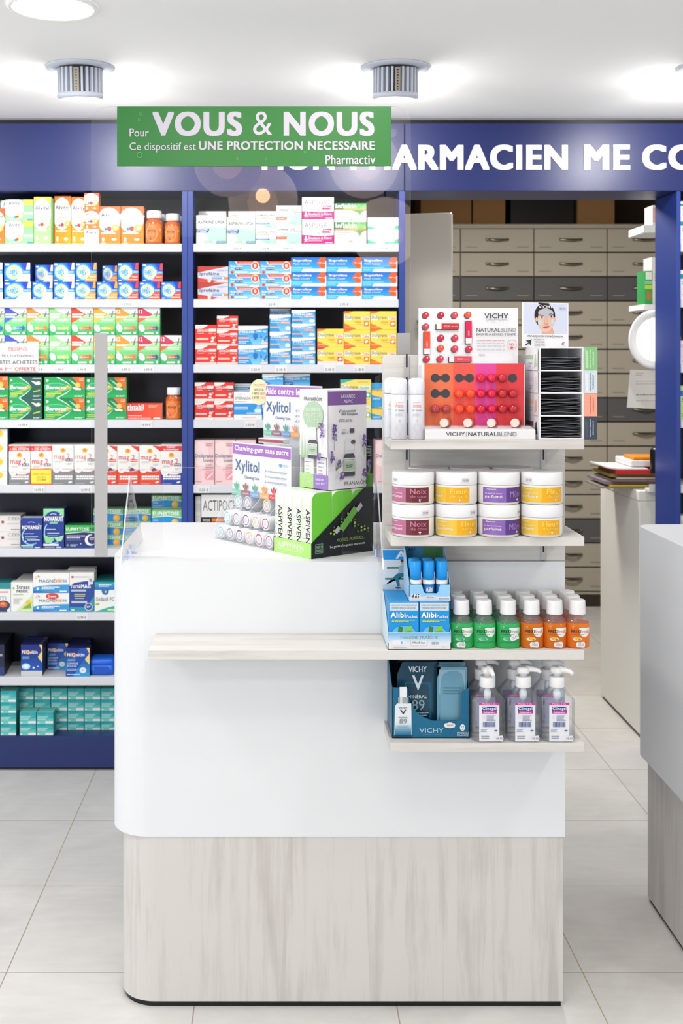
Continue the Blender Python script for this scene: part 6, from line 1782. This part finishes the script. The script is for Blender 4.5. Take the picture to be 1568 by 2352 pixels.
# the sachets
mat('foil_a', '#111317', rough=.28, spec=.6); mat('foil_b', '#1f2228', rough=.35, spec=.5); mat('foil_edge', '#a2a5ac', rough=.4)
def sachet(seed):
    r_ = random.Random(seed); mb = MB(); n = 9; w = W - .011; d_ = .085; th = .0026
    ph = r_.random() * 6; am = .0008
    top = [(w * i / n, am * math.sin(ph + i * .8)) for i in range(n + 1)]
    b = len(mb.v)
    mb.slab([(x, s_) for x, s_ in top] + [(x, s_ + th * (.35 + .65 * math.sin(PI * i / n))) for i, (x, s_) in reversed(list(enumerate(top)))], lambda u, v, d: (u, d, v), d_, 'foil_a' if seed % 2 else 'foil_b')
    mb.slab([(x, s_ + th * .5) for x, s_ in top] + [(x, s_ + th * .5 + .0004) for x, s_ in reversed(top)], lambda u, v, d: (u, d - .003, v), .003, 'foil_edge' if seed % 2 == 0 else 'foil_b')
    return mb.mesh('mask_sachet')
sm = [sachet(k) for k in range(6)]
comp = ['lowest', 'second lowest', 'second highest', 'highest']
for k in range(4):
    nn = [12, 10, 10, 8][k]
    for q in range(nn):
        o = put('mask_sachet', sm[(q * 5 + k) % 6], None, (RX0 + .0055, RY0 + .007 + random.random() * .006, ZA + lv[k] + .0042 + q * .0034))
        o.rotation_euler = (0, math.radians(-.6 + .25 * (q % 3)), math.radians(random.uniform(-.8, .8)))
        tag(o, 'black foil mask sachet lying in the %s compartment of white rack' % comp[k], 'sachet', 'black mask sachets in the %s compartment' % comp[k])

# ------------------------------------------------------------------ body butter jars on the second wooden shelf
jr = .0445; jh = .068
def jar_meshes(lab, turn):
    mb = MB(); mb.lathe([(jr - .004, 0), (jr - .001, .002), (jr, .006), (jr, .04), (jr - .001, .0415)], 'jar_body', 44); b = mb.mesh('body')
    mb = MB(); mb.lathe([(jr, .0418), (jr + .0004, .043), (jr + .0004, jh - .003), (jr - .001, jh - .001), (jr - .003, jh)], 'cap', 44); l = mb.mesh('lid')
    mb = MB(); rr = jr + .00015
    A = 2.34
    a = Art(mb, A * jr, .0315, lambda u, v, o: ((rr + o) * math.sin(u / jr - A / 2 + turn), -(rr + o) * math.cos(u / jr - A / 2 + turn), .0055 + v), seg=24, eps=.00006)
    ca, cb, tc, t1, t2 = {'noix': ('#b86c8e', '#6e2630', '#c87a9a', 'Noix', 'de coco'), 'fleur': ('#ecc23a', '#f2b010', '#f8d65a', 'Fleur', 'de tiaré'), 'mure': ('#8a66b4', '#5c3a86', '#9a7cc4', 'Mûre', '')}[lab]
    a.R(0, 0, .5, 1, ca); a.R(.5, 0, 1, 1, cb)
    a.T('Pharmactiv', .1, .84, .3, .93, '#f4eef2', .8); a.T('Le beurre corps', .06, .54, .42, .66, '#f2e4ee'); a.T('parfumé', .06, .24, .42, .5, '#f4eaf2', .4)
    if t2:
        a.T(t1, .59, .56, .93, .92, tc, 1); a.T(t2, .6, .32, .93, .52, tc, .8)
    else:
        a.T(t1, .58, .34, .9, .76, tc, 1)
    a.P([(.76, .06), (.775, .14), (.745, .2), (.77, .2), (.775, .26), (.79, .26), (.79, .2), (.82, .22), (.795, .15), (.8, .04), (.785, .12)], '#f0e6ea')
    lb_ = mb.mesh('label')
    return b, l, lb_
_jm = {}
def jar(x, y, z, kind, turn, price, label):
    k = (kind, turn)
    if k not in _jm: _jm[k] = jar_meshes(kind, turn)
    b, l, lm = _jm[k]
    t = thing('cream_jar', label, 'jar', (x, y, z), 0, 'body butter jars on the wooden shelf')
    put('body', b, t); ll = put('lid', l, t); put('label', lm, t)
    if price is not None:
        mb = MB(); rr = jr + .0007
        a = Art(mb, .017, .011, lambda u, v, o: ((rr + o) * math.sin((u - .0085) / jr + price), -(rr + o) * math.cos((u - .0085) / jr + price), .046 + v), seg=4, eps=.00008)
        a.R(0, 0, 1, 1, '#e2e1e4'); a.T('7€99', .12, .25, .9, .75, '#8d8f98')
        mb.build('price_sticker', t)
jx = [.2872, .379, .4693, .561]
kin = ['noix', 'fleur', 'mure', 'fleur']
dsc = ['coconut jar with dark red label', 'yellow label jar', 'purple label jar', 'yellow label jar']
for i in range(4):
    for lv_ in (0, 1):
        turn = [[-.46, -.467], [-.114, -.652], [.15, .187], [-.377, -.179]][i][lv_]
        price = [[.5, -1.1], [.75, .3], [1.1, None], [None, -.85]][i][lv_]
        pos = 'right end' if i == 3 else ('second from left' if i == 1 else '')
        jar(jx[i], -.123, ZB + .0003 + lv_ * (jh + .0004), kin[i], turn, price, 'white lidded %s%s, %s front jar on wooden shelf' % (dsc[i], ', ' + pos if pos else '', 'upper' if lv_ else 'lower'))
for i, x in enumerate((.3317, .4219, .5178)):
    for lv_ in (0, 1):
        jar(x, -.0335, ZB + .0003 + lv_ * (jh + .0004), ['noix', 'fleur', 'mure'][i], .1, None, '%s white lidded jar of the hidden back row, %s level' % (['leftmost', 'middle', 'rightmost'][i], 'upper' if lv_ else 'lower'))

# ------------------------------------------------------------------ third wooden shelf : breath freshener display and mouthwash
mat('blue_card', '#8cc0e6', rough=.45); mat('blue_deep', '#1f8fd8', rough=.4)
AX0, AX1 = .2312, .3648
ad = thing('pocket_box_display', 'light blue card display of breath mint boxes at left end of shelf', 'display', (AX0, 0, ZC + .0003))
w = AX1 - AX0; yf = -.146
mb = MB()
mb.box(0, w, yf, -.004, 0, .0012, 'blue_card'); mb.box(0, w, yf, yf + .0012, 0, .0365, '#e4e4e6')
a = Art(mb, w, .0365, lambda u, v, o: (u, yf - o, v)); a.G(0, .42, 1, .98, '#d3e2ee', '#7ab8e4', 5); a.T('HALEINE FRAÎCHE', .2, .64, .79, .84, '#7f9a94', .3); a.R(.07, .28, .26, .56, '#e8eaee'); a.T('€', .2, .34, .24, .5, '#5a9ad0', .6); a.R(.36, .24, .62, .56, '#e8e8ea'); a.ring(.49, .4, .18, .22, .04, '#c0c0c4', 4, PI / 4, PI / 4 + 2 * PI); a.T('SMile & Care', .39, .36, .59, .48, '#5a5c64', .3); a.T('3€99', .69, .32, .8, .46, '#8d8f98'); a.L(.09, .08, .3, .2, '#8d8f98', 2, .4); a.L(.85, .12, .96, .22, '#c0c0c6', 2, .3)
sp = [(yf, 0), (-.004, 0), (-.004, .1), (-.03, .1), (yf, .0365)]
for xx in (0, w - .0012):
    mb.slab(sp, lambda u, v, d: (xx + d, u, v), .0012, '#d3e6f2')
mb.box(.0012, w - .0012, -.0052, -.004, .0012, .19, '#e3e9f0')
a = Art(mb, w - .003, .19, lambda u, v, o: (.0015 + u, -.0053 - o, v))
a.R(0, .875, 1, .99, 'blue_deep'); a.T('Alibi', .22, .885, .75, .975, '#f2f8fc', 1.2)
a.R(.07, .77, .62, .79, '#2f7a5a'); a.R(.04, .64, .62, .66, '#2f7a5a'); a.R(0, .52, .62, .58, '#c8dcee')
a.P([(.26, .69), (.38, .69), (.4, .8), (.36, .83), (.28, .8)], '#a9c4d0'); a.E(.34, .85, .035, .022, '#d9a68a', 10); a.E(.34, .865, .04, .014, '#3a4048', 10); a.P([(.12, .63), (.36, .68), (.36, .72), (.24, .71), (.05, .58)], '#2a7a94'); a.P([(.2, .68), (.27, .67), (.29, .57), (.25, .56)], '#2a7a94'); a.E(.26, .545, .05, .012, '#2f5a8c', 8)
a.P([(.4, .66), (.5, .68), (.53, .8), (.45, .82)], '#b4bc7a'); a.E(.49, .845, .05, .028, '#4a2f2a', 12); a.E(.475, .838, .028, .02, '#d9a68a', 8); a.P([(.38, .64), (.46, .68), (.42, .56), (.38, .55)], '#d8a08a'); a.P([(.42, .64), (.48, .66), (.46, .54), (.43, .54)], '#d8a08a')
a.T('Alibi,', .3, .465, .46, .495, '#5a5f68', .4); a.T("c'est dans la poche", .0, .425, .72, .458, '#5a5f68', .4)
mb.build('card_tray', ad)
def k_alibi(a):
    a.R(0, 0, 1, 1, '#1896e0'); a.R(0.02, .82, .98, .99, '#d3d9de'); a.T('ASSAINIT DURABLEMENT', .06, .92, .94, .955, '#7fb4d4', .3); a.T('FRESHENS BREATH FOR HOURS', .1, .86, .9, .895, '#7fb4d4', .3)
    a.T('Alibi', .06, .67, .56, .79, '#ffffff', 1.5); a.T('Pocket', .58, .665, .96, .73, '#e4f4fa', .8); a.L(.1, .575, .88, .63, '#d0e05a', 2, .7)
    a.E(.5, .33, .4, .17, '#5cb6e8', 20); a.P([(.3, .34), (.44, .32), (.47, .47), (.32, .49)], '#3f7a34'); a.P([(.5, .38), (.6, .48), (.8, .5), (.72, .4)], '#7fc43e'); a.P([(.48, .36), (.7, .4), (.86, .36), (.66, .28)], '#5fa836')
    return '#2a90d0', '#2f9ee0'
KINDS['alibi'] = ('mint_box', 'light blue mint box', k_alibi)
pw, ph, pd = .0632, .0985, .0205
for q in range(6):
    for c in range(2):
        x = AX0 + .0022 + pw / 2 + c * (pw + .0016)
        o = put('mint_box', carton_mesh('alibi', pw, ph, pd), None, (x, yf + .0022 + q * .0219, ZC + .0018))
        tag(o, 'light blue mint box, %s column, %s from the front' % (['left', 'right'][c], ORD[q]), 'box', 'breath mint boxes in the light blue display')
# upper tray of breath sprays
TX0, TX1 = .2775, .3655
zT = ZC + .0018 + ph + .0006
td = thing('spray_display', 'small light blue tray of blue sprays on top of mint boxes', 'display', (TX0, 0, zT))
w = TX1 - TX0; yf2 = -.132; yk = -.022
mb = MB(); mb.box(0, w, yf2, yk, 0, .001, 'blue_card')
n0, n1, dz = .31, .75, .016
mb.slab([(0, 0), (w, 0), (w, .034), (n1 * w, .034), (n1 * w - .004, dz + .003), (n1 * w - .007, dz), (n0 * w + .007, dz), (n0 * w + .004, dz + .003), (n0 * w, .034), (0, .034)], lambda u, v, d: (u, yf2 + d, v), .001, 'blue_card')
a = Art(mb, w, .034, lambda u, v, o: (u, yf2 - o, v)); a.R(0, 0, 1, .27, '#e4e4e8'); a.R(.05, .14, .28, .44, '#e9e9ec'); a.T('4,65', .06, .12, .25, .42, '#2a2c32', 1.2, 1); a.R(.4, .16, .62, .34, '#e6e6ea'); a.T('SMile & Care', .42, .2, .6, .28, '#7a7c84'); a.L(.72, .05, .98, .2, '#8d8f98', 2, .4)
for xx in (0, w - .001):
    mb.slab([(yf2, 0), (yk, 0), (yk, .098), (-.05, .098), (yf2, .034)], lambda u, v, d: (xx + d, u, v), .001, '#a9d2f0')
mb.box(.001, w - .001, yk - .001, yk, .001, .098, '#3a8ab4'); a = Art(mb, w - .002, .098, lambda u, v, o: (.001 + u, yk - .001 - o, v)); a.R(.5, .55, 1, 1, '#4f8a5a'); a.T('4,65', .1, .9, .3, .98, '#1a3a5a', .8, 1)
mb.build('card_tray', td)
mat('spray_blue', '#1f96e4', rough=.3); mat('spray_body', '#1470b8', rough=.3)
for q in range(2):
    for c in range(3):
        x = TX0 + .0158 + c * .0281; y = yf2 + .0165 + q * .03
        t = thing('breath_spray', 'blue capped breath spray, %s of the %s row in the small tray' % (['left', 'middle', 'right'][c], ['front', 'back'][q]), 'spray', (x, y, zT + .0013), 0, 'blue breath sprays in the small tray')
        r = .0122
        mb = MB(); mb.lathe([(r - .001, 0), (r, .001), (r, .032)], 'spray_body', 22); mb.lathe([(r + .0005, .0322), (r + .0007, .034), (r + .0004, .042)], 'cap', 22)
        a = Art(mb, r * 1.6, .03, lambda u, v, o: ((r + .0001 + o) * math.sin(u / r - .8), -(r + .0001 + o) * math.cos(u / r - .8), v), seg=6, eps=.00006); a.R(0, .25, 1, .5, '#2f9a7a'); a.T('Alibi', .12, .56, .9, .92, '#ffffff', 1.2); a.L(.2, .32, .8, .44, '#a9dcc8', 1)
        mb.build('body', t)
        mb = MB(); mb.lathe([(r, .0422), (r, .079), (r - .0012, .0815), (r - .004, .0822)], 'spray_blue', 22); mb.bbox(r * .72, r + .0012, -.0035, .0035, .0422, .058, 'cap', .001); mb.build('cap', t)

# mouthwash bottles
def bottle_ring(s_, ex=2.6):
    a_, b_ = s_
    pts = []
    for i in range(28):
        t = 2 * PI * i / 28
        c, s2 = math.cos(t), math.sin(t)
        pts.append((a_ * abs(c) ** (2 / ex) * (1 if c >= 0 else -1), b_ * abs(s2) ** (2 / ex) * (1 if s2 >= 0 else -1)))
    return pts
def wash_meshes(c):
    lq = 'green_liq' if c == 'green' else 'orange_liq'
    mb = MB(); mb.loft([(.0, (.0205, .0185)), (.0015, (.023, .021)), (.005, (.0243, .0222)), (.045, (.0243, .0222)), (.0535, (.0236, .0215))], bottle_ring, lq, True)
    liq = mb.mesh('liquid')
    mb = MB(); mb.loft([(.0537, (.0237, .0216)), (.057, (.0228, .0207)), (.064, (.0178, .0168)), (.0675, (.0150, .0148)), (.0705, (.0148, .0146))], lambda s_: bottle_ring(s_, 2.3), 'clear', True)
    neck = mb.mesh('neck')
    mb = MB(); n = 36
    mb.loft([(.0706, 1.0), (.0715, 1.03), (.072, 1.03), (.092, .99), (.0985, .965), (.1, .92), (.1006, .86)], lambda q: [((.0166 * q + (.0004 if i % 2 else -.0002)) * math.cos(2 * PI * i / n), (.0166 * q + (.0004 if i % 2 else -.0002)) * math.sin(2 * PI * i / n)) for i in range(n)], 'cap', True)
    cap = mb.mesh('cap')
    mb = MB()
    def fn(u, v, o):
        x = u - .0225
        xx = max(-.0236, min(.0236, x))
        y = .0222 * max(0, 1 - (abs(xx) / .0243) ** 2.6) ** (1 / 2.6)
        return (xx, -y - .0002 - o, .008 + v)
    a = Art(mb, .045, .038, fn, seg=14, eps=.00008, docl=False)
    for q in range(12):                  # white shield, bent round the bottle
        x = .47 + .0425 * q; f = (q + .5) / 12
        a.R(x, .44 + .26 * abs(2 * f - 1) ** 2.2, x + .0425, .96, '#e8ece8'); a.k -= 1
    a.k += 1
    a.T('PREXI', .1, .66, .54, .86, '#1d2a26' if c == 'green' else '#33241c', 1.6); a.T('fresh', .56, .66, .94, .86, '#8fb8a4' if c == 'green' else '#ee8a5a', .4)
    a.L(.12, .57, .7, .61, '#24563c' if c == 'green' else '#a0501c', 1, .5)
    a.E(.38, .34, .22, .1, '#7fd6a8' if c == 'green' else '#f6d8b0', 16); a.E(.4, .36, .09, .09, '#5aa890' if c == 'green' else '#f0b030', 12); a.E(.48, .3, .06, .03, '#3a8a5a', 8); a.L(.1, .1, .9, .2, '#1f7a46' if c == 'green' else '#d86a1c', 2, .35)
    lab = mb.mesh('label')
    return liq, neck, cap, lab
WM = {c: wash_meshes(c) for c in ('green', 'orange')}
bxs = [.3907, .4395, .4909, .5413, .5905, .6395]
trn = [[-.45, .75, .1, -.15, .15, .1], [-.3, .2, 0, .1, -.1, 0], [0, .1, -.2, .2, 0, .1]]
stk = [(-.2, 0), None, (.45, .5), (.05, 0), (.15, 0), (.05, 0)]
for q in range(3):
    for i in range(6):
        c = 'green' if i < 3 else 'orange'
        place = ORD[i] + ' from left' if 0 < i < 5 else ('leftmost' if i == 0 else 'rightmost')
        t = thing('mouthwash_bottle', '%s mouthwash bottle with white cap, %s in the %s row' % (c, place, ['front', 'middle', 'back'][q]), 'bottle', (bxs[i] + .0004 * q, -.1175 + .0475 * q, ZC + .0004), 0, 'mouthwash bottles on the wooden shelf')
        liq, neck, cap, lab = WM[c]
        for nm, me in (('liquid', liq), ('neck', neck), ('cap', cap), ('label', lab)):
            o = put(nm, me, t)
        if q == 0 and stk[i] is not None:
            mb = MB(); sx_, rot = stk[i]
            a = Art(mb, .02, .0125, lambda u, v, o: (sx_ * .02 + (u - .01) * math.cos(rot) - (v - .006) * math.sin(rot), -.0232 - o, (.009 if rot == 0 else .024) + (u - .01) * math.sin(rot) + (v - .006) * math.cos(rot)), eps=.00008)
            a.P([(0, .5), (.12, .08), (.9, 0), (1, .5), (.9, 1), (.12, .92)], '#e8e6e6'); a.T('2€60', .26, .3, .86, .72, '#8d8f98')
            mb.build('price_sticker', t)

# ------------------------------------------------------------------ lowest wooden shelf : teal mask display and pump gels
mat('teal_card', '#135e80', rough=.4); mat('teal_dark', '#0f2f42', rough=.35)
VX0, VX1 = .2425, .4085
w = VX1 - VX0; yf3 = -.122; yk3 = -.008
vd = thing('mask_display', 'petrol blue card display of face mask sachets on the lowest shelf', 'display', (VX0, 0, ZD + .0003))
mb = MB(); mb.box(0, w, yf3, yk3, 0, .0012, 'teal_card')
fr = [(0, 0), (w, 0), (w, .106), (w - .006, .106), (w - .016, .1), (w - .0185, .094), (w - .0185, .045), (w - .022, .0385), (w - .03, .0365), (.085, .0375), (.06, .048), (.038, .07), (.034, .105), (.03, .108), (0, .1085)]
mb.slab(fr, lambda u, v, d: (u, yf3 + d, v), .0012, 'teal_card')
for xx in (0, w - .0012):
    mb.slab([(yf3, 0), (yk3, 0), (yk3, .155), (-.02, .155), (yf3 + .02, .112), (yf3, .106)], lambda u, v, d: (xx + d, u, v), .0012, 'teal_card')
mb.box(.0012, w - .0012, yk3 - .0012, yk3, .0012, .155, 'teal_dark')
a = Art(mb, w, .11, lambda u, v, o: (u, yf3 - o - .0002, v))
a.T('VICHY', .35, .105, .66, .195, '#a9c8d8', .3); a.T('LABORATOIRES', .38, .065, .63, .082, '#6f9ab0'); a.T('MADE IN', .835, .085, .98, .12, '#d6e4ec', .8); a.T('FRANCE', .835, .045, .98, .08, '#d6e4ec', .8)
a.E(.905, .21, .034, .065, '#e6eef2', 16); a.E(.893, .225, .008, .008, '#135e80', 6); a.E(.917, .225, .008, .008, '#135e80', 6); a.E(.905, .175, .012, .007, '#135e80', 6)
# printed serum bottle
a.P([(.025, .05), (.04, .02), (.235, .02), (.25, .05), (.245, .68), (.06, .68), (.035, .62)], '#dfe6ea'); a.G(.03, .05, .245, .3, '#1f6f96', '#cfdfe6', 6); a.P([(.025, .02), (.25, .02), (.25, .06), (.025, .06)], '#0f4460')
a.R(.075, .68, .2, .8, '#9fa4a8'); a.R(.1, .68, .13, .8, '#d6d9dc'); a.R(.095, .8, .185, 1.0, '#e9ebee')
a.T('VICHY', .085, .58, .195, .61, '#3a4450', .3); a.T('V', .1, .47, .18, .56, '#2a343e', .6); a.T('MINÉRAL', .08, .4, .2, .425, '#6a747c'); a.T('89', .09, .29, .19, .385, '#8a949c'); a.L(.07, .2, .21, .26, '#7a848c', 2, .3)
a.E(.74, .26, .06, .058, '#e8e6e8', 8); a.P([(.66, .26), (.68, .3), (.8, .3), (.81, .26), (.8, .22), (.68, .22)], '#e8e6e8'); a.T('5€99', .7, .24, .785, .28, '#8d8f98')
mb.build('card_tray', vd)
def sachet_front(x0, x1, z1, y, kind, label):
    mb = MB(); ww_ = x1 - x0
    n = 8
    prof = [(0, 0), (ww_, 0), (ww_, z1), (0, z1)]
    for i in range(n):
        for j in range(6):
            pass
    g = [[(ww_ * i / n, -.0045 * math.sin(PI * i / n) * math.sin(PI * min(1, max(0, (j + .0) / 6))) , z1 * j / 6) for i in range(n + 1)] for j in range(7)]
    vs = [p for r_ in g for p in r_]; k = n + 1
    fs = [(j * k + i, j * k + i + 1, (j + 1) * k + i + 1, (j + 1) * k + i) for j in range(6) for i in range(n)]
    m_ = mat('sachet_dark', '#0f3c52', rough=.25, spec=.6) if kind == 0 else mat('sachet_pale', '#5f8ea4', rough=.2, spec=.6)
    mb.idx(vs, fs, m_, True)
    mb.idx([(p[0], .004 - p[1] * .6, p[2]) for p in vs], [f[::-1] for f in fs], m_, True)
    mb.slab(prof, lambda u, v, d: (u, d, v), .004, m_)
    fn = lambda u, v, o: (u, -.0045 * math.sin(PI * u / ww_) * math.sin(PI * v / z1) - .0004 - o, v)
    a = Art(mb, ww_, z1, fn, seg=8)
    if kind == 0:
        a.R(.18, .02, .86, .72, '#14668a') if False else a.P([(.18, .02), (.5, .02), (.86, .02), (.86, .4), (.86, .72), (.5, .72), (.18, .72), (.18, .4)], '#14607e')
        a.T('VICHY', .28, .865, .74, .945, '#dfeaf0', .3); a.T('V', .37, .62, .66, .82, '#cfe0e8', .8); a.T('MINÉRAL', .26, .5, .74, .56, '#d6e6ee', .3); a.T('89', .36, .33, .68, .48, '#8fb8c8'); a.L(.34, .24, .78, .31, '#b4d0dc', 2, .4); a.T('SKIN-BOOST', .34, .14, .74, .18, '#cfe0e8', .6); a.T('MASK', .46, .09, .68, .13, '#cfe0e8', .6); a.R(.48, .01, .86, .035, '#dfeaec')
    else:
        a.P([(.06, 0), (.94, 0), (.94, .45), (.06, .45)], '#3a7088'); a.P([(.06, .45), (.94, .45), (.94, .96), (.06, .96)], '#8ab0bf'); a.P([(.06, .3), (.94, .3), (.94, .6), (.06, .6)], '#6596a8'); a.L(.2, .6, .8, .72, '#4f7f92', 3, .4)
    return tag(mb.build('mask_sachet', None, (VX0 + x0, y, ZD + .0018)), label, 'sachet')
sachet_front(.014, .1, .153, yf3 + .03, 0, 'dark teal face mask sachet in the left of petrol display')
sachet_front(.02, .102, .15, yf3 + .055, 0, 'dark mask sachet behind the front dark teal one')
sachet_front(.098, .162, .147, yf3 + .014, 1, 'pale translucent blue sachet at the right of petrol display')
sachet_front(.096, .163, .15, yf3 + .04, 1, 'pale blue sachet just behind the front translucent one')

# pump gel bottles
def gel_ring(s_):
    a_, b_ = s_; c_ = min(a_, b_) * .42
    return [(a_ - c_, -b_), (a_, -b_ + c_), (a_, b_ - c_), (a_ - c_, b_), (-a_ + c_, b_), (-a_, b_ - c_), (-a_, -b_ + c_), (-a_ + c_, -b_)]
gb = MB(); gb.loft([(0, (.030, .017)), (.002, (.0335, .0195)), (.006, (.035, .021)), (.084, (.035, .021)), (.088, (.0345, .0205)), (.104, (.0205, .017)), (.109, (.0165, .0155)), (.112, (.016, .0155))], gel_ring, 'clear', False)
gel_body = gb.mesh('body')
gp = MB(); gp.lathe([(.0163, .1122), (.0168, .1135), (.0168, .132), (.016, .1345)], 'cap', 28); gp.lathe([(.0085, .1345), (.0085, .14), (.0105, .141), (.0105, .149)], 'cap', 18); gel_collar = gp.mesh('collar')
gp = MB()
# pump head with a beak
gp.loft([(.0, (.0125, .0115)), (.004, (.0135, .0125)), (.01, (.0128, .012)), (.0135, (.010, .010))], lambda s_: bottle_ring(s_, 2.8), 'cap', True)
gp.tube([(.006, 0, .0085), (.02, 0, .009), (.031, 0, .007), (.037, 0, .0025)], [.0075, .0058, .0045, .0038], 'cap', 12)
gel_head = gp.mesh('pump_head')
gp = MB(); gp.lathe([(.0045, .02), (.0045, .085), (.0075, .086), (.0085, .1), (.006, .106), (.006, .1118)], mat('dip_tube', '#dfe6ea', rough=.3), 14); gel_tube = gp.mesh('dip_tube')
gl = MB(); a = Art(gl, .0425, .082, lambda u, v, o: (u - .0212, -.0212 - o, .0015 + v), eps=.00008)
a.R(0, 0, 1, 1, '#e4e6ea'); a.R(0, .93, 1, 1, '#d8349a'); a.T('Pompe 3 mL', .16, .945, .84, .985, '#f6dcec', .8); a.R(.14, .72, .88, .9, '#2f3f86'); a.T('Clinogel', .16, .79, .85, .89, '#e9ecf6', 1.2); a.R(.14, .72, .88, .78, '#d8349a'); a.T("DERMA+", .22, .73, .78, .77, '#f6e2ee', 1.4)
a.ring(.22, .62, .07, None, .12, '#b9c0d0', 14); a.L(.36, .52, .82, .68, '#7a86b0', 5, .45)
rb = random.Random(2); x = .18
while x < .8:
    w_ = rb.choice((.012, .018, .028)); a.R(x, .375, x + w_, .5, '#4a5fa0'); x += w_ + rb.choice((.012, .02)); a.k -= 1
a.k += 1
a.L(.08, .24, .4, .32, '#7a86b0', 3, .4); a.R(.76, .26, .9, .3, '#5a6aa0'); a.L(.1, .06, .5, .16, '#9a9eaa', 2, .5)
gel_label = gl.mesh('label')
gl = MB(); a = Art(gl, .05, .082, lambda u, v, o: (.025 - u, .0212 + o, .0015 + v))
a.R(.08, .3, .92, .98, '#aeb4d6'); a.E(.5, .72, .36, .2, '#4a5490', 20); a.E(.4, .8, .16, .08, '#c85aa0', 12); a.E(.66, .66, .12, .07, '#d06aa8', 10); a.E(.34, .64, .1, .06, '#8a94c4', 10); a.R(.1, .42, .9, .5, '#c04a94'); a.L(.14, .32, .86, .4, '#7a82b4', 2)
gel_back = gl.mesh('back_label')
gs = MB(); a = Art(gs, .0185, .0125, lambda u, v, o: (.0115 + u, -.0222 - o, .0018 + v), eps=.00008); a.P([(0, .5), (.1, .1), (.9, 0), (1, .5), (.9, 1), (.1, .9)], '#e2e2e6'); a.T('4€40', .14, .28, .88, .74, '#8d8f98')
gel_price = gs.mesh('price_sticker')
for q in range(2):
    for i in range(3):
        D = 2.505 + .062 * q
        px_ = [(1119, 1201, 1278.5), (1105, 1181, 1258)][q][i]
        t = thing('pump_bottle', 'clear gel pump bottle, %s in the %s row on the lowest shelf' % (['leftmost', 'middle', 'rightmost'][i], ['front', 'back'][q]), 'bottle', (wx(px_, D), sy(D), ZD + .0004), 0, 'clear gel pump bottles')
        put('body', gel_body, t); put('collar', gel_collar, t); put('dip_tube', gel_tube, t)
        h_ = put('pump_head', gel_head, t, (0, 0, .1412)); h_.rotation_euler = (0, 0, math.radians([[-80, -12, -38], [-6, -4, -30]][q][i]))
        put('label', gel_label, t); put('back_label', gel_back, t)
        if q == 0: put('price_sticker', gel_price, t)

# ------------------------------------------------------------------ pendant lamps of the shop, mirrored in the acrylic screen
mat('shade', '#b8aaa2', rough=.8, spec=.2, emit=3.6)
for i, (x, y, z, r) in enumerate(((-.17, -1.2, 2.117, .118), (-.057, -1.5, 2.03, .127), (.289, -1.2, 2.113, .118), (.395, -1.6, 1.922, .13))):
    t = thing('pendant_lamp', ['first', 'second', 'third', 'fourth'][i] + ' from left of four grey globe pendants mirrored in the screen', 'lamp', (x, y, z), 0, 'grey globe pendants in front of the counter')
    mb = MB(); mb.lathe([(r * math.sin(a), r * math.cos(a)) for a in [.06 + k * (PI - .5) / 16 for k in range(17)]], 'shade', 36, cap=False)
    M = Matrix.Rotation(math.radians(-78), 4, 'X'); mb.v = [tuple(M @ Vector((p[0], p[1], p[2]))) for p in mb.v]
    mb.v = [(p[0], -p[1], p[2]) for p in mb.v]; mb.build('globe_shade', t)
    mb = MB(); mb.ball((0, r * .8, 0), .026, 'bulb', 16, 10); mb.build('bulb', t)
    mb = MB(); mb.tube([(0, 0, r * .97), (0, 0, CEIL - z - .001)], .003, 'black', 8); mb.lathe([(.04, CEIL - z - .02), (.045, CEIL - z - .0005)], 'shade', 20); mb.build('cord', t)
